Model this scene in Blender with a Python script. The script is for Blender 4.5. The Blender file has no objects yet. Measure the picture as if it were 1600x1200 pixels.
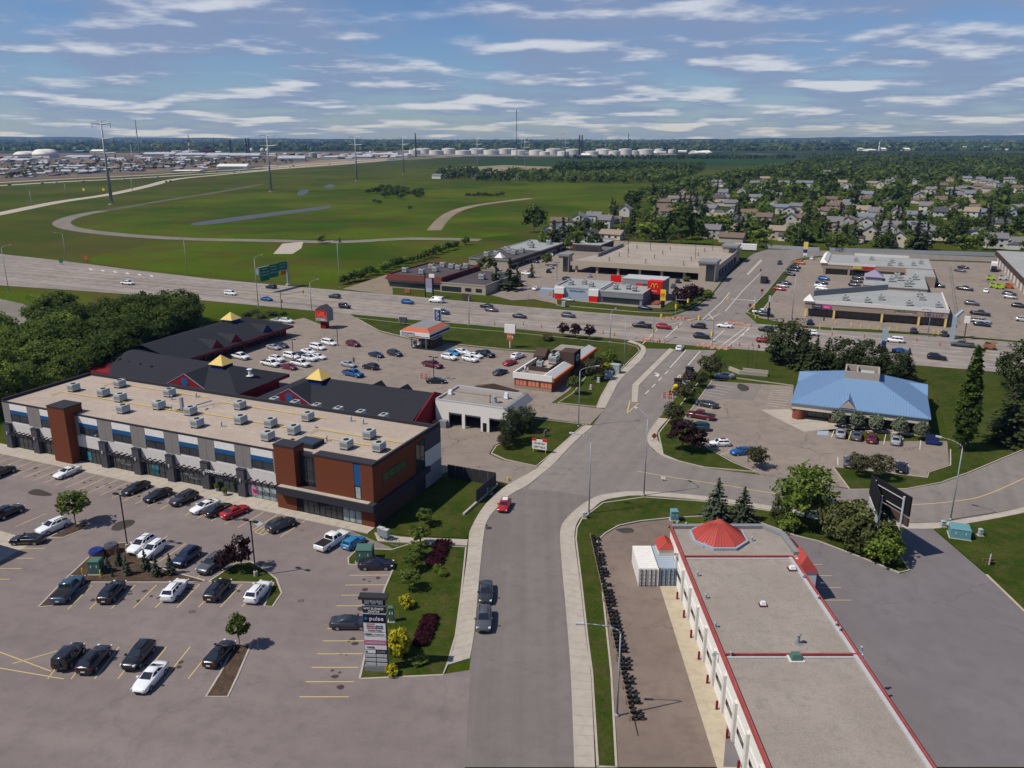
import bpy, bmesh, math, random
import numpy as np
from mathutils import Vector, Matrix
from mathutils.geometry import tessellate_polygon
R = math.radians
SA = -23.5
rng = random.Random(7)
nrng = np.random.default_rng(7)
scn = bpy.context.scene
COL = scn.collection

# ------------------------------------------------------------------ camera
F = 1280.0; YH = 215.0; H = 55.0            # focal length in photo pixels, horizon row, drone height
PITCH = math.atan((600 - YH) / F); sP, cP = math.sin(PITCH), math.cos(PITCH)
cam = bpy.data.cameras.new('camera'); camo = bpy.data.objects.new('camera', cam); COL.objects.link(camo)
camo.location = (0, 0, H); camo.rotation_euler = (math.pi / 2 - PITCH, 0, 0)
cam.sensor_width = 36; cam.lens = 36 * F / 1600; cam.clip_start = 1; cam.clip_end = 60000
scn.camera = camo

# ------------------------------------------------------------------ light
SUN_EL = 53.0; SUN_DIR = (-0.95, -0.30)      # horizontal direction towards the sun
scn.view_settings.view_transform = 'Standard'; scn.view_settings.look = 'None'
scn.view_settings.gamma = 1; scn.view_settings.exposure = -0.22
sun = bpy.data.lights.new('sun', 'SUN'); sun.energy = 5.0; sun.angle = R(0.53); sun.color = (1, .93, .82)
suno = bpy.data.objects.new('sun', sun); COL.objects.link(suno); suno.location = (-200, -60, 300)
sd = Vector((SUN_DIR[0], SUN_DIR[1], 0)).normalized() * math.cos(R(SUN_EL)) + Vector((0, 0, math.sin(R(SUN_EL))))
suno.rotation_euler = sd.to_track_quat('Z', 'Y').to_euler()

def world():
    w = bpy.data.worlds.new('World'); scn.world = w; w.use_nodes = True
    nt = w.node_tree; N = nt.nodes; L = nt.links; N.clear()
    out = N.new('ShaderNodeOutputWorld'); bg = N.new('ShaderNodeBackground'); L.new(bg.outputs[0], out.inputs[0])
    sky = N.new('ShaderNodeTexSky'); sky.sky_type = 'NISHITA'; sky.sun_disc = False
    sky.sun_elevation = R(SUN_EL); sky.sun_rotation = math.atan2(SUN_DIR[0], SUN_DIR[1]); sky.altitude = 700
    sky.air_density = 1.0; sky.dust_density = 0.6; sky.ozone_density = 1.6
    sc = N.new('ShaderNodeVectorMath'); sc.operation = 'SCALE'; sc.inputs['Scale'].default_value = 0.10
    L.new(sky.outputs[0], sc.inputs[0])
    tint = N.new('ShaderNodeMix'); tint.data_type = 'RGBA'; tint.blend_type = 'MULTIPLY'; tint.inputs[0].default_value = 1
    L.new(sc.outputs[0], tint.inputs[6]); tint.inputs[7].default_value = (.58, .74, 1.03, 1)
    # broken cumulus on a flat deck, so they crowd together towards the horizon and open up overhead
    tc = N.new('ShaderNodeTexCoord'); sx = N.new('ShaderNodeSeparateXYZ'); L.new(tc.outputs['Generated'], sx.inputs[0])
    def mth(op, a, b=None, clamp=False):
        m = N.new('ShaderNodeMath'); m.operation = op; m.use_clamp = clamp
        for i, v in enumerate((a, b)):
            if v is None: continue
            if isinstance(v, (int, float)): m.inputs[i].default_value = v
            else: L.new(v, m.inputs[i])
        return m.outputs[0]
    def deck(dz):
        z = mth('ADD', mth('MAXIMUM', sx.outputs['Z'], 0.0), .085 + dz); cb = N.new('ShaderNodeCombineXYZ')
        L.new(mth('DIVIDE', sx.outputs['X'], z), cb.inputs[0]); L.new(mth('DIVIDE', sx.outputs['Y'], z), cb.inputs[1]); return cb.outputs[0]
    def noise(vec, scale, detail, rough, w):
        n = N.new('ShaderNodeTexNoise'); n.noise_dimensions = '4D'; n.inputs['W'].default_value = w; n.inputs['Scale'].default_value = scale; n.inputs['Detail'].default_value = detail
        n.inputs['Roughness'].default_value = rough; L.new(vec, n.inputs[0]); return n.outputs['Fac']
    def ramp(v, a, b, lo=0.0, hi=1.0):
        r = N.new('ShaderNodeMapRange'); r.interpolation_type = 'SMOOTHSTEP'; r.inputs[1].default_value = a; r.inputs[2].default_value = b; r.inputs[3].default_value = lo; r.inputs[4].default_value = hi; L.new(v, r.inputs[0]); return r.outputs[0]
    d0 = deck(0); here = noise(d0, 1.25, 8, .52, 2.3); above = noise(deck(.010), 1.25, 8, .52, 2.3); big = noise(d0, .42, 3, .5, 7.7)
    dens = mth('ADD', here, mth('MULTIPLY', mth('SUBTRACT', big, .5), .5))
    el = ramp(sx.outputs['Z'], .02, .55, 0.0, .13)
    cover = ramp(mth('SUBTRACT', dens, el), .345, .565)
    lit = ramp(mth('ADD', mth('MULTIPLY', mth('SUBTRACT', here, above), 2.6), mth('MULTIPLY', noise(d0, 3.2, 6, .6, 11.0), .8)), .36, .82)
    shade = N.new('ShaderNodeMix'); shade.data_type = 'RGBA'; shade.inputs[6].default_value = (.27, .355, .56, 1); shade.inputs[7].default_value = (.78, .81, .90, 1); L.new(lit, shade.inputs[0])
    m2 = N.new('ShaderNodeMix'); m2.data_type = 'RGBA'; L.new(tint.outputs[2], m2.inputs[6]); L.new(shade.outputs[2], m2.inputs[7]); L.new(mth('MULTIPLY', cover, .84), m2.inputs[0])
    L.new(m2.outputs[2], bg.inputs[0]); bg.inputs[1].default_value = 1.0
world()
scn.cycles.volume_bounces = 0; scn.cycles.max_bounces = 5; scn.cycles.diffuse_bounces = 2; scn.cycles.glossy_bounces = 2
scn.cycles.transmission_bounces = 2; scn.cycles.transparent_max_bounces = 4
scn.cycles.use_denoising = True

# ------------------------------------------------------------------ placing: photo position -> point on the ground plane
def G(px, py, z=0.0):
    u = (px - 800) / F; v = (py - 600) / F; t = (H - z) / (sP + v * cP)
    return Vector((u * t, (cP - v * sP) * t, z))
def HT(bx, by, ty):                          # height of a vertical thing standing at (bx, by) that reaches row ty
    p = G(bx, by); v = (ty - 600) / F
    k = (sP + v * cP) / (cP - v * sP)
    return H - k * p.y
SC, SS = math.cos(R(SA)), math.sin(R(SA))     # the town grid
def S(e, n, z=0.0): return Vector((e * SC - n * SS, e * SS + n * SC, z))

# ------------------------------------------------------------------ materials
MATS = {}
def base_mat(name):
    m = bpy.data.materials.new(name); m.use_nodes = True
    b = m.node_tree.nodes['Principled BSDF']; return m, m.node_tree.nodes, m.node_tree.links, b
def pm(name, c, var=.12, scale=3.0, rough=.75, metal=0.0, bump=0.0, spec=.15, c2=None, coat=0.0, world_pos=False):
    """principled colour with two octaves of noise in value, fine relief"""
    if name in MATS: return MATS[name]
    m, N, L, b = base_mat(name)
    tc = N.new('ShaderNodeTexCoord'); src = tc.outputs['Object']
    if world_pos:
        g = N.new('ShaderNodeNewGeometry'); src = g.outputs['Position']
    n1 = N.new('ShaderNodeTexNoise'); n1.inputs['Scale'].default_value = scale; n1.inputs['Detail'].default_value = 6; n1.inputs['Roughness'].default_value = .65
    L.new(src, n1.inputs[0])
    r = N.new('ShaderNodeValToRGB'); e = r.color_ramp.elements
    lo = [max(0, x * (1 - var)) for x in c]; hi = [x * (1 + var) for x in (c2 or c)]
    e[0].position = .3; e[0].color = (*lo, 1); e[1].position = .7; e[1].color = (*hi, 1)
    L.new(n1.outputs['Fac'], r.inputs[0]); L.new(r.outputs[0], b.inputs['Base Color'])
    b.inputs['Roughness'].default_value = rough; b.inputs['Metallic'].default_value = metal
    b.inputs['Specular IOR Level'].default_value = spec
    if coat: b.inputs['Coat Weight'].default_value = coat; b.inputs['Coat Roughness'].default_value = .06
    if bump:
        bn = N.new('ShaderNodeBump'); bn.inputs['Strength'].default_value = bump; bn.inputs['Distance'].default_value = .05
        n2 = N.new('ShaderNodeTexNoise'); n2.inputs['Scale'].default_value = scale * 5; L.new(src, n2.inputs[0])
        L.new(n2.outputs['Fac'], bn.inputs['Height']); L.new(bn.outputs[0], b.inputs['Normal'])
    MATS[name] = m; return m

def ground_mat(name, cols, scales, cracks=0.0, crack_scale=.12, rough=.92, speck=0.1, speck_scale=9, bump=.2, stain=0.0, streak=None):
    """ground: three colours blended by broad and mid noise, fine grain, optional crack lines and oil stains"""
    m, N, L, b = base_mat(name)
    g = N.new('ShaderNodeNewGeometry'); pos = g.outputs['Position']
    def noise(s, det=5, ro=.6, vec=pos):
        n = N.new('ShaderNodeTexNoise'); n.inputs['Scale'].default_value = s; n.inputs['Detail'].default_value = det; n.inputs['Roughness'].default_value = ro
        L.new(vec, n.inputs[0]); return n.outputs['Fac']
    def ramp(src, a, bb):
        r = N.new('ShaderNodeMapRange'); r.inputs[1].default_value = a; r.inputs[2].default_value = bb; L.new(src, r.inputs[0]); return r.outputs[0]
    def mix(f, a, bcol, mode='MIX'):
        x = N.new('ShaderNodeMix'); x.data_type = 'RGBA'; x.blend_type = mode
        if isinstance(f, float): x.inputs[0].default_value = f
        else: L.new(f, x.inputs[0])
        for i, v in ((6, a), (7, bcol)):
            if isinstance(v, tuple): x.inputs[i].default_value = (*v, 1)
            else: L.new(v, x.inputs[i])
        return x.outputs[2]
    c = mix(ramp(noise(scales[0], 5), .41, .59), cols[0], cols[1])
    c = mix(ramp(noise(scales[1], 6), .45, .75), c, cols[2])
    fine = ramp(noise(speck_scale, 3, .7), .25, .75)
    gr = N.new('ShaderNodeMapRange'); gr.inputs[3].default_value = 1 - speck; gr.inputs[4].default_value = 1 + speck; L.new(fine, gr.inputs[0])
    v = N.new('ShaderNodeVectorMath'); v.operation = 'SCALE'; L.new(c, v.inputs[0]); L.new(gr.outputs[0], v.inputs['Scale']); c = v.outputs[0]
    if streak:                                # wheel paths worn along the lanes
        mp = N.new('ShaderNodeMapping'); mp.inputs['Rotation'].default_value = (0, 0, -R(streak[0])); mp2 = N.new('ShaderNodeMapping'); mp2.inputs['Scale'].default_value = (.006, streak[2], 1)
        L.new(pos, mp.inputs[0]); L.new(mp.outputs[0], mp2.inputs[0])
        sr = N.new('ShaderNodeMapRange'); sr.inputs[1].default_value = .3; sr.inputs[2].default_value = .7; sr.inputs[3].default_value = 1 - streak[1]; sr.inputs[4].default_value = 1 + streak[1]; L.new(noise(1.0, 4, .6, mp2.outputs[0]), sr.inputs[0])
        v = N.new('ShaderNodeVectorMath'); v.operation = 'SCALE'; L.new(c, v.inputs[0]); L.new(sr.outputs[0], v.inputs['Scale']); c = v.outputs[0]
    if cracks:
        dn = N.new('ShaderNodeTexNoise'); dn.inputs['Scale'].default_value = .5; dn.inputs['Detail'].default_value = 4; L.new(pos, dn.inputs[0])
        ad = N.new('ShaderNodeVectorMath'); ad.operation = 'MULTIPLY_ADD'; ad.inputs[1].default_value = (4, 4, 0); L.new(dn.outputs['Color'], ad.inputs[0]); L.new(pos, ad.inputs[2])
        vo = N.new('ShaderNodeTexVoronoi'); vo.feature = 'DISTANCE_TO_EDGE'; vo.inputs['Scale'].default_value = crack_scale; L.new(ad.outputs[0], vo.inputs[0])
        f = N.new('ShaderNodeMapRange'); f.inputs[1].default_value = .004; f.inputs[2].default_value = .010; f.inputs[3].default_value = cracks; f.inputs[4].default_value = 0
        L.new(vo.outputs['Distance'], f.inputs[0])
        gate = ramp(noise(.05, 2), .42, .58)
        mu = N.new('ShaderNodeMath'); mu.operation = 'MULTIPLY'; L.new(f.outputs[0], mu.inputs[0]); L.new(gate, mu.inputs[1])
        c = mix(mu.outputs[0], c, (.03, .03, .032))
    if stain:
        s = ramp(noise(.33, 5, .7), .63, .72); mu = N.new('ShaderNodeMath'); mu.operation = 'MULTIPLY'; mu.inputs[1].default_value = stain; L.new(s, mu.inputs[0])
        c = mix(mu.outputs[0], c, tuple(x * .45 for x in cols[0]))
    L.new(c, b.inputs['Base Color']); b.inputs['Roughness'].default_value = rough; b.inputs['Specular IOR Level'].default_value = .03
    if bump:
        bn = N.new('ShaderNodeBump'); bn.inputs['Strength'].default_value = bump; bn.inputs['Distance'].default_value = .04
        L.new(noise(speck_scale * .6, 4), bn.inputs['Height']); L.new(bn.outputs[0], b.inputs['Normal'])
    MATS[name] = m; return m

def foliage_mat(name, c1, c2, trans=.25):
    m, N, L, b = base_mat(name)
    at = N.new('ShaderNodeAttribute'); at.attribute_name = 'tint'
    oi = N.new('ShaderNodeObjectInfo')
    ad = N.new('ShaderNodeMath'); ad.operation = 'MULTIPLY_ADD'; ad.inputs[1].default_value = .45; ad.inputs[2].default_value = -.22; L.new(oi.outputs['Random'], ad.inputs[0])
    s = N.new('ShaderNodeMath'); s.operation = 'ADD'; s.use_clamp = True; L.new(at.outputs['Fac'], s.inputs[0]); L.new(ad.outputs[0], s.inputs[1])
    x = N.new('ShaderNodeMix'); x.data_type = 'RGBA'; L.new(s.outputs[0], x.inputs[0]); x.inputs[6].default_value = (*c1, 1); x.inputs[7].default_value = (*c2, 1)
    L.new(x.outputs[2], b.inputs['Base Color']); b.inputs['Roughness'].default_value = .7; b.inputs['Specular IOR Level'].default_value = .08
    t = N.new('ShaderNodeBsdfTranslucent'); L.new(x.outputs[2], t.inputs[0])
    mx = N.new('ShaderNodeMixShader'); mx.inputs[0].default_value = trans
    L.new(b.outputs[0], mx.inputs[1]); L.new(t.outputs[0], mx.inputs[2]); L.new(mx.outputs[0], N['Material Output'].inputs[0])
    MATS[name] = m; return m
def M(n): return MATS[n]

def land_mat():
    """the open land: mown verge and meadow near, fields, and wooded and built-up tracts miles out"""
    m = ground_mat('land', [(.032, .06, .004), (.064, .086, .006), (.085, .06, .02)], (.009, .035), speck=.28, speck_scale=1.6, bump=.5)
    N = m.node_tree.nodes; L = m.node_tree.links; b = N['Principled BSDF']
    near = b.inputs['Base Color'].links[0].from_socket
    g = N.new('ShaderNodeNewGeometry'); sx = N.new('ShaderNodeSeparateXYZ'); L.new(g.outputs['Position'], sx.inputs[0])
    mp = N.new('ShaderNodeMapping'); mp.inputs['Scale'].default_value = (.0042, .0011, 1); L.new(g.outputs['Position'], mp.inputs[0])
    n = N.new('ShaderNodeTexNoise'); n.inputs['Scale'].default_value = 1; n.inputs['Detail'].default_value = 8; n.inputs['Roughness'].default_value = .68; L.new(mp.outputs[0], n.inputs[0])
    r = N.new('ShaderNodeValToRGB'); e = r.color_ramp.elements
    e[0].position = .30; e[0].color = (.012, .026, .014, 1); e[1].position = .52; e[1].color = (.026, .046, .018, 1)
    for p, c in ((.60, (.05, .075, .03)), (.655, (.14, .13, .09)), (.70, (.03, .05, .022))):
        k = e.new(p); k.color = (*c, 1)
    L.new(n.outputs['Fac'], r.inputs[0])
    mr = N.new('ShaderNodeMapRange'); mr.inputs[1].default_value = 1500; mr.inputs[2].default_value = 2400; L.new(sx.outputs['Y'], mr.inputs[0])
    x = N.new('ShaderNodeMix'); x.data_type = 'RGBA'; L.new(mr.outputs[0], x.inputs[0]); L.new(near, x.inputs[6]); L.new(r.outputs[0], x.inputs[7])
    # patches of dry and mown grass, tens of metres across
    n4 = N.new('ShaderNodeTexNoise'); n4.inputs['Scale'].default_value = .006; n4.inputs['Detail'].default_value = 5; L.new(g.outputs['Position'], n4.inputs[0])
    r4 = N.new('ShaderNodeMapRange'); r4.inputs[1].default_value = .5; r4.inputs[2].default_value = .68; r4.inputs[4].default_value = .55; L.new(n4.outputs['Fac'], r4.inputs[0])
    x2 = N.new('ShaderNodeMix'); x2.data_type = 'RGBA'; L.new(r4.outputs[0], x2.inputs[0]); L.new(x.outputs[2], x2.inputs[6]); x2.inputs[7].default_value = (.072, .055, .02, 1)
    L.new(x2.outputs[2], b.inputs['Base Color'])
land_mat()
ground_mat('lawn', [(.028, .05, .006), (.046, .064, .010), (.075, .064, .024)], (.11, .55), speck=.35, speck_scale=3.2, bump=.6)
ground_mat('meadow', [(.03, .064, .002), (.07, .104, .004), (.085, .06, .016)], (.008, .03), speck=.25, speck_scale=.8, bump=.4)
ground_mat('darkfield', [(.020, .05, .012), (.028, .06, .015), (.03, .05, .02)], (.004, .02), speck=.2, speck_scale=.2, bump=0)
ground_mat('dirt', [(.22, .18, .13), (.27, .22, .165), (.17, .15, .10)], (.02, .1), speck=.15, speck_scale=1, bump=0)
ground_mat('asphalt_lot', [(.20, .166, .158), (.22, .183, .173), (.172, .145, .14)], (.05, .5), cracks=.10, crack_scale=.05, speck=.13, speck_scale=8, stain=.22, streak=(-14, .07, .3))
ground_mat('asphalt_street', [(.205, .182, .166), (.23, .203, .184), (.18, .161, .15)], (.06, .4), cracks=.2, crack_scale=.05, speck=.1, speck_scale=8, streak=(66, .09, .5))
ground_mat('asphalt_new', [(.172, .152, .142), (.188, .167, .155), (.155, .138, .13)], (.08, .5), cracks=.08, crack_scale=.05, speck=.1, speck_scale=8, streak=(89, .08, .55))
ground_mat('stain', [(.06, .052, .047), (.07, .06, .055), (.05, .044, .04)], (.3, 1.2), speck=.12, speck_scale=8)
ground_mat('asphalt_dark', [(.165, .15, .155), (.18, .163, .168), (.148, .135, .14)], (.08, .4), cracks=.2, crack_scale=.08, speck=.12, speck_scale=8, stain=.2)
ground_mat('asphalt_highway', [(.25, .218, .195), (.285, .25, .222), (.20, .178, .163)], (.03, .25), cracks=.0, speck=.08, speck_scale=4, streak=(SA, .2, .33))
ground_mat('asphalt_old', [(.24, .20, .17), (.27, .226, .19), (.195, .166, .146)], (.04, .35), cracks=.55, crack_scale=.1, speck=.14, speck_scale=6, stain=.35)
ground_mat('earth', [(.13, .095, .07), (.19, .15, .115), (.075, .065, .055)], (.004, .012), speck=.3, speck_scale=.06, bump=0)
ground_mat('gravel_dark', [(.11, .098, .075), (.13, .115, .09), (.09, .085, .05)], (.02, .1), speck=.2, speck_scale=1)
ground_mat('yard', [(.19, .148, .122), (.215, .168, .14), (.155, .122, .104)], (.06, .5), cracks=.3, speck=.12, speck_scale=7, stain=.35)
ground_mat('concrete', [(.40, .355, .30), (.44, .39, .33), (.335, .30, .255)], (.2, 1.1), speck=.08, speck_scale=7, stain=.15)
ground_mat('concrete_tan', [(.42, .36, .26), (.46, .40, .29), (.36, .30, .22)], (.2, 1.1), speck=.08, speck_scale=7, stain=.2)
ground_mat('mulch', [(.075, .05, .036), (.10, .068, .048), (.05, .035, .026)], (.8, 2.5), speck=.4, speck_scale=7, bump=.8)
ground_mat('gravel', [(.19, .17, .145), (.23, .205, .175), (.15, .135, .115)], (.05, .3), speck=.3, speck_scale=2)
ground_mat('roof_gravel', [(.39, .318, .265), (.425, .35, .29), (.335, .272, .23)], (.15, 1.2), speck=.22, speck_scale=5, stain=.2)
ground_mat('roof_gravel_grey', [(.285, .25, .215), (.315, .278, .24), (.24, .21, .182)], (.15, 1.2), speck=.2, speck_scale=5, stain=.3)
ground_mat('roof_grey', [(.30, .31, .305), (.34, .35, .345), (.25, .26, .258)], (.12, .8), speck=.06, speck_scale=5, stain=.25)
ground_mat('roof_dark', [(.085, .073, .078), (.10, .086, .09), (.065, .058, .062)], (.12, .8), speck=.1, speck_scale=5, stain=.2)
ground_mat('deck', [(.34, .295, .25), (.38, .33, .28), (.28, .24, .205)], (.06, .5), speck=.08, speck_scale=5, stain=.3)
ground_mat('rubble', [(.42, .24, .16), (.5, .33, .24), (.36, .32, .28)], (.4, 1.6), speck=.3, speck_scale=6, bump=.8)
for n, c, k in [('white', (.72, .70, .66), {}), ('house_white', (.50, .48, .45), dict(scale=1.0)), ('house_off', (.40, .37, .335), dict(scale=1.0)), ('offwhite', (.60, .575, .54), {}), ('cream', (.58, .53, .43), {}), ('beige', (.40, .34, .265), {}),
                ('tan_wall', (.30, .235, .185), {}), ('taupe', (.215, .185, .165), {}), ('grey_panel', (.215, .195, .185), {}), ('mid_grey', (.22, .225, .235), {}),
                ('slate', (.072, .07, .08), {}), ('charcoal', (.035, .034, .042), {}), ('black', (.012, .012, .014), {}), ('light_grey', (.43, .44, .45), {}),
                ('brown_panel', (.15, .045, .02), dict(var=.08)), ('brown_dark', (.075, .048, .038), {}), ('maroon', (.11, .028, .024), {}),
                ('red_metal', (.41, .072, .058), dict(rough=.5, var=.1)), ('red_coping', (.36, .075, .07), dict(var=.2, scale=.8)), ('red_sign', (.62, .015, .012), dict(var=.03, rough=.4)), ('red_dark', (.19, .013, .019), {}),
                ('orange', (.42, .10, .025), dict(var=.06)), ('orange_pale', (.58, .21, .125), dict(var=.12, scale=1.2)), ('orange_roof', (.46, .135, .075), dict(var=.15)), ('brick', (.23, .07, .042), dict(var=.25, scale=9)),
                ('yellow', (.70, .50, .05), dict(var=.1)), ('yellow_roof', (.68, .50, .16), dict(var=.08)), ('line_yellow', (.56, .42, .16), dict(var=.25, scale=.9)), ('line_white', (.62, .60, .57), dict(var=.25, scale=.9)),
                ('blue_panel', (.014, .085, .22), dict(var=.06)), ('blue_deep', (.015, .035, .17), {}), ('blue_roof', (.165, .268, .425), dict(rough=.45, var=.08)), ('blue_pale', (.30, .37, .44), {}), ('purple_grey', (.26, .24, .33), {}),
                ('green_box', (.07, .15, .115), {}), ('green_dark', (.02, .10, .06), {}), ('teal_box', (.12, .27, .30), {}), ('sage_box', (.30, .37, .35), {}), ('sign_green', (.005, .13, .085), dict(var=.06)), ('lime', (.30, .46, .03), {}),
                ('shingle', (.024, .025, .032), dict(var=.35, scale=6)), ('shingle_brown', (.16, .115, .09), dict(var=.25, scale=4)), ('shingle_grey', (.17, .165, .17), dict(var=.25, scale=4)), ('shingle_dark', (.075, .075, .085), dict(var=.25, scale=4)), ('shingle_red', (.26, .11, .065), dict(var=.25, scale=4)), ('shingle_tan', (.27, .22, .165), dict(var=.25, scale=4)), ('shingle_blue', (.16, .185, .22), dict(var=.25, scale=4)),
                ('fence_wood', (.30, .32, .34), dict(var=.2)), ('bark', (.085, .065, .05), dict(var=.3, scale=5)), ('wood', (.22, .15, .09), {}), ('pink', (.55, .18, .30), {}), ('purple', (.10, .05, .22), {}), ('magenta', (.65, .05, .28), {}), ('cyan', (.04, .20, .24), dict(var=.5, scale=2)), ('navy', (.012, .015, .05), {}), ('stone', (.36, .32, .27), {}), ('rust', (.28, .12, .06), dict(var=.4)), ('dk_glassy', (.03, .05, .06), {})]:
    pm(n, c, **{**dict(var=.1, rough=.8, bump=.05), **k})
pm('galv', (.30, .33, .36), rough=.5, metal=.25, var=.12)
pm('steel_dark', (.06, .06, .065), rough=.5, metal=.3)
pm('ac_metal', (.43, .46, .44), rough=.55, metal=.15, var=.12)
pm('white_metal', (.72, .73, .75), rough=.4, var=.08)
pm('tank', (.58, .57, .55), rough=.6, var=.05, scale=.2)
pm('shed_roof', (.40, .42, .46), rough=.55, var=.15, scale=.1)
pm('rubber', (.03, .03, .032), rough=.85)
pm('rim', (.38, .38, .40), rough=.35, metal=.6)
pm('lamp_clear', (.75, .76, .78), rough=.1, spec=.8)
pm('lamp_red', (.32, .012, .01), rough=.2)
pm('car_glass', (.014, .018, .024), rough=.03, spec=1.0, var=.02)
pm('glass', (.022, .032, .038), rough=.06, spec=.85, var=.3, scale=.4)
pm('glass_green_reflection', (.055, .10, .045), rough=.2, spec=.3, var=.1, scale=.4)  # green of a reflection put into the pane colour
pm('glass_lit', (.30, .35, .34), rough=.15, var=.35, scale=1.2)
pm('trim_black', (.02, .02, .022), rough=.6)
pm('water', (.07, .07, .065), rough=.45, spec=.2, var=.1, scale=.05)
PAINT = {}
for n, c in dict(black=(.007, .007, .009), white=(.78, .79, .80), silver=(.36, .37, .39), grey=(.085, .09, .10), charcoal=(.028, .03, .035), red=(.36, .008, .012), maroon=(.13, .006, .016), blue=(.012, .10, .32), navy=(.008, .016, .055), teal=(.008, .045, .055), orange=(.55, .12, .02), skyblue=(.02, .20, .42), steel=(.03, .075, .13), purple=(.012, .008, .016)).items():
    PAINT[n] = pm('paint_' + n, c, var=.03, rough=.28, metal=.15 if n in ('silver', 'grey', 'blue', 'steel') else 0, coat=.8, spec=.5)
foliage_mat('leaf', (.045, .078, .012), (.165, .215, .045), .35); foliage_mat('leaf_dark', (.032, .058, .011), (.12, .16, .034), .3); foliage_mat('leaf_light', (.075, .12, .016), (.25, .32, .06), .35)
foliage_mat('needle', (.022, .034, .012), (.085, .108, .038), .2); foliage_mat('needle_blue', (.035, .05, .03), (.12, .145, .095), .2); foliage_mat('leaf_purple', (.014, .006, .008), (.055, .026, .026), .12); foliage_mat('leaf_plum', (.04, .042, .018), (.125, .125, .06), .25)
foliage_mat('leaf_sage', (.09, .12, .075), (.24, .27, .17), .1); foliage_mat('leaf_yellow', (.20, .20, .012), (.52, .46, .03), .2); foliage_mat('leaf_olive', (.055, .068, .022), (.16, .175, .06), .25); foliage_mat('leaf_maroon', (.02, .004, .008), (.06, .012, .02), .1)

# ------------------------------------------------------------------ mesh helpers
class MB:
    def __init__(s): s.v = []; s.f = []; s.m = []
    def add(s, vs, fs, m=0):
        o = len(s.v); s.v += [tuple(v) for v in vs]; s.f += [tuple(i + o for i in f) for f in fs]; s.m += [m] * len(fs); return s
    def box(s, x0, x1, y0, y1, z0, z1, m=0):
        return s.add([(x0, y0, z0), (x1, y0, z0), (x1, y1, z0), (x0, y1, z0), (x0, y0, z1), (x1, y0, z1), (x1, y1, z1), (x0, y1, z1)],
                     [(0, 3, 2, 1), (4, 5, 6, 7), (0, 1, 5, 4), (1, 2, 6, 5), (2, 3, 7, 6), (3, 0, 4, 7)], m)
    def quad(s, *p, m=0): return s.add(p, [tuple(range(len(p)))], m)
    def prism(s, pts, z0, z1, m=0, mt=None, inset=None):
        n = len(pts); a = [(p[0], p[1], z0) for p in pts]; b = [(p[0], p[1], z1) for p in (inset or pts)]
        s.add(a + b, [(i, (i + 1) % n, n + (i + 1) % n, n + i) for i in range(n)], m)
        tri = tessellate_polygon([[Vector(q) for q in b]])
        fs = []
        for t in tri:
            p, q, r = (Vector(b[i]) for i in t)
            fs.append(tuple(t) if (q - p).cross(r - p).z > 0 else tuple(reversed(t)))
        return s.add(b, fs, m if mt is None else mt)
    def cyl(s, cx, cy, z0, z1, r, n=10, r2=None, m=0):
        r2 = r if r2 is None else r2; A = [2 * math.pi * i / n for i in range(n)]
        vs = [(cx + r * math.cos(a), cy + r * math.sin(a), z0) for a in A] + [(cx + r2 * math.cos(a), cy + r2 * math.sin(a), z1) for a in A]
        return s.add(vs, [(i, (i + 1) % n, n + (i + 1) % n, n + i) for i in range(n)] + [tuple(range(n, 2 * n)), tuple(reversed(range(n)))], m)
    def tube(s, p, q, r, n=6, r2=None, m=0):
        p, q = Vector(p), Vector(q); d = (q - p).normalized(); r2 = r if r2 is None else r2
        u = d.orthogonal().normalized(); w = d.cross(u); A = [2 * math.pi * i / n for i in range(n)]
        vs = [p + (u * math.cos(a) + w * math.sin(a)) * r for a in A] + [q + (u * math.cos(a) + w * math.sin(a)) * r2 for a in A]
        return s.add(vs, [(i, (i + 1) % n, n + (i + 1) % n, n + i) for i in range(n)] + [tuple(range(n, 2 * n)), tuple(reversed(range(n)))], m)
    def path(s, pts, r, n=6, r2=None, m=0):
        r2 = r if r2 is None else r2; k = len(pts) - 1
        for i in range(k): s.tube(pts[i], pts[i + 1], r + (r2 - r) * i / k, n, r + (r2 - r) * (i + 1) / k, m)
        return s
    def loft(s, rings, m=0, caps=True):
        n = len(rings[0])
        fs = []
        for i in range(len(rings) - 1):
            for j in range(n):
                k = (j + 1) % n; fs.append((i * n + j, i * n + k, (i + 1) * n + k, (i + 1) * n + j))
        if caps: fs += [tuple(reversed(range(n))), tuple(range((len(rings) - 1) * n, len(rings) * n))]
        return s.add([v for r in rings for v in r], fs, m)
    def mesh(s, name, mats, smooth=False):
        me = bpy.data.meshes.new(name); me.from_pydata(s.v, [], s.f)
        for m in (mats if isinstance(mats, (list, tuple)) else [mats]): me.materials.append(M(m) if isinstance(m, str) else m)
        me.polygons.foreach_set('material_index', s.m)
        if smooth: me.polygons.foreach_set('use_smooth', [True] * len(s.f))
        me.update(); return me
    def obj(s, name, mats, parent=None, smooth=False):
        return link(name, s.mesh(name, mats, smooth), parent)
def link(name, me, parent=None, loc=None, rot=None, scale=None):
    o = bpy.data.objects.new(name, me); COL.objects.link(o)
    if parent is not None: o.parent = parent
    if loc is not None: o.location = loc
    if rot is not None: o.rotation_euler = (0, 0, rot) if isinstance(rot, (int, float)) else rot
    if scale is not None: o.scale = (scale,) * 3 if isinstance(scale, (int, float)) else scale
    return o
def tag(o, label, cat, group=None, kind=None):
    o['label'] = label; o['category'] = cat
    if group: o['group'] = group
    if kind: o['kind'] = kind
    return o
def thing(name, label, cat, loc=(0, 0, 0), rot=0.0, group=None, scale=None):
    o = link(name, None, None, loc, rot, scale); o.empty_display_size = .3; return tag(o, label, cat, group)
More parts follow.
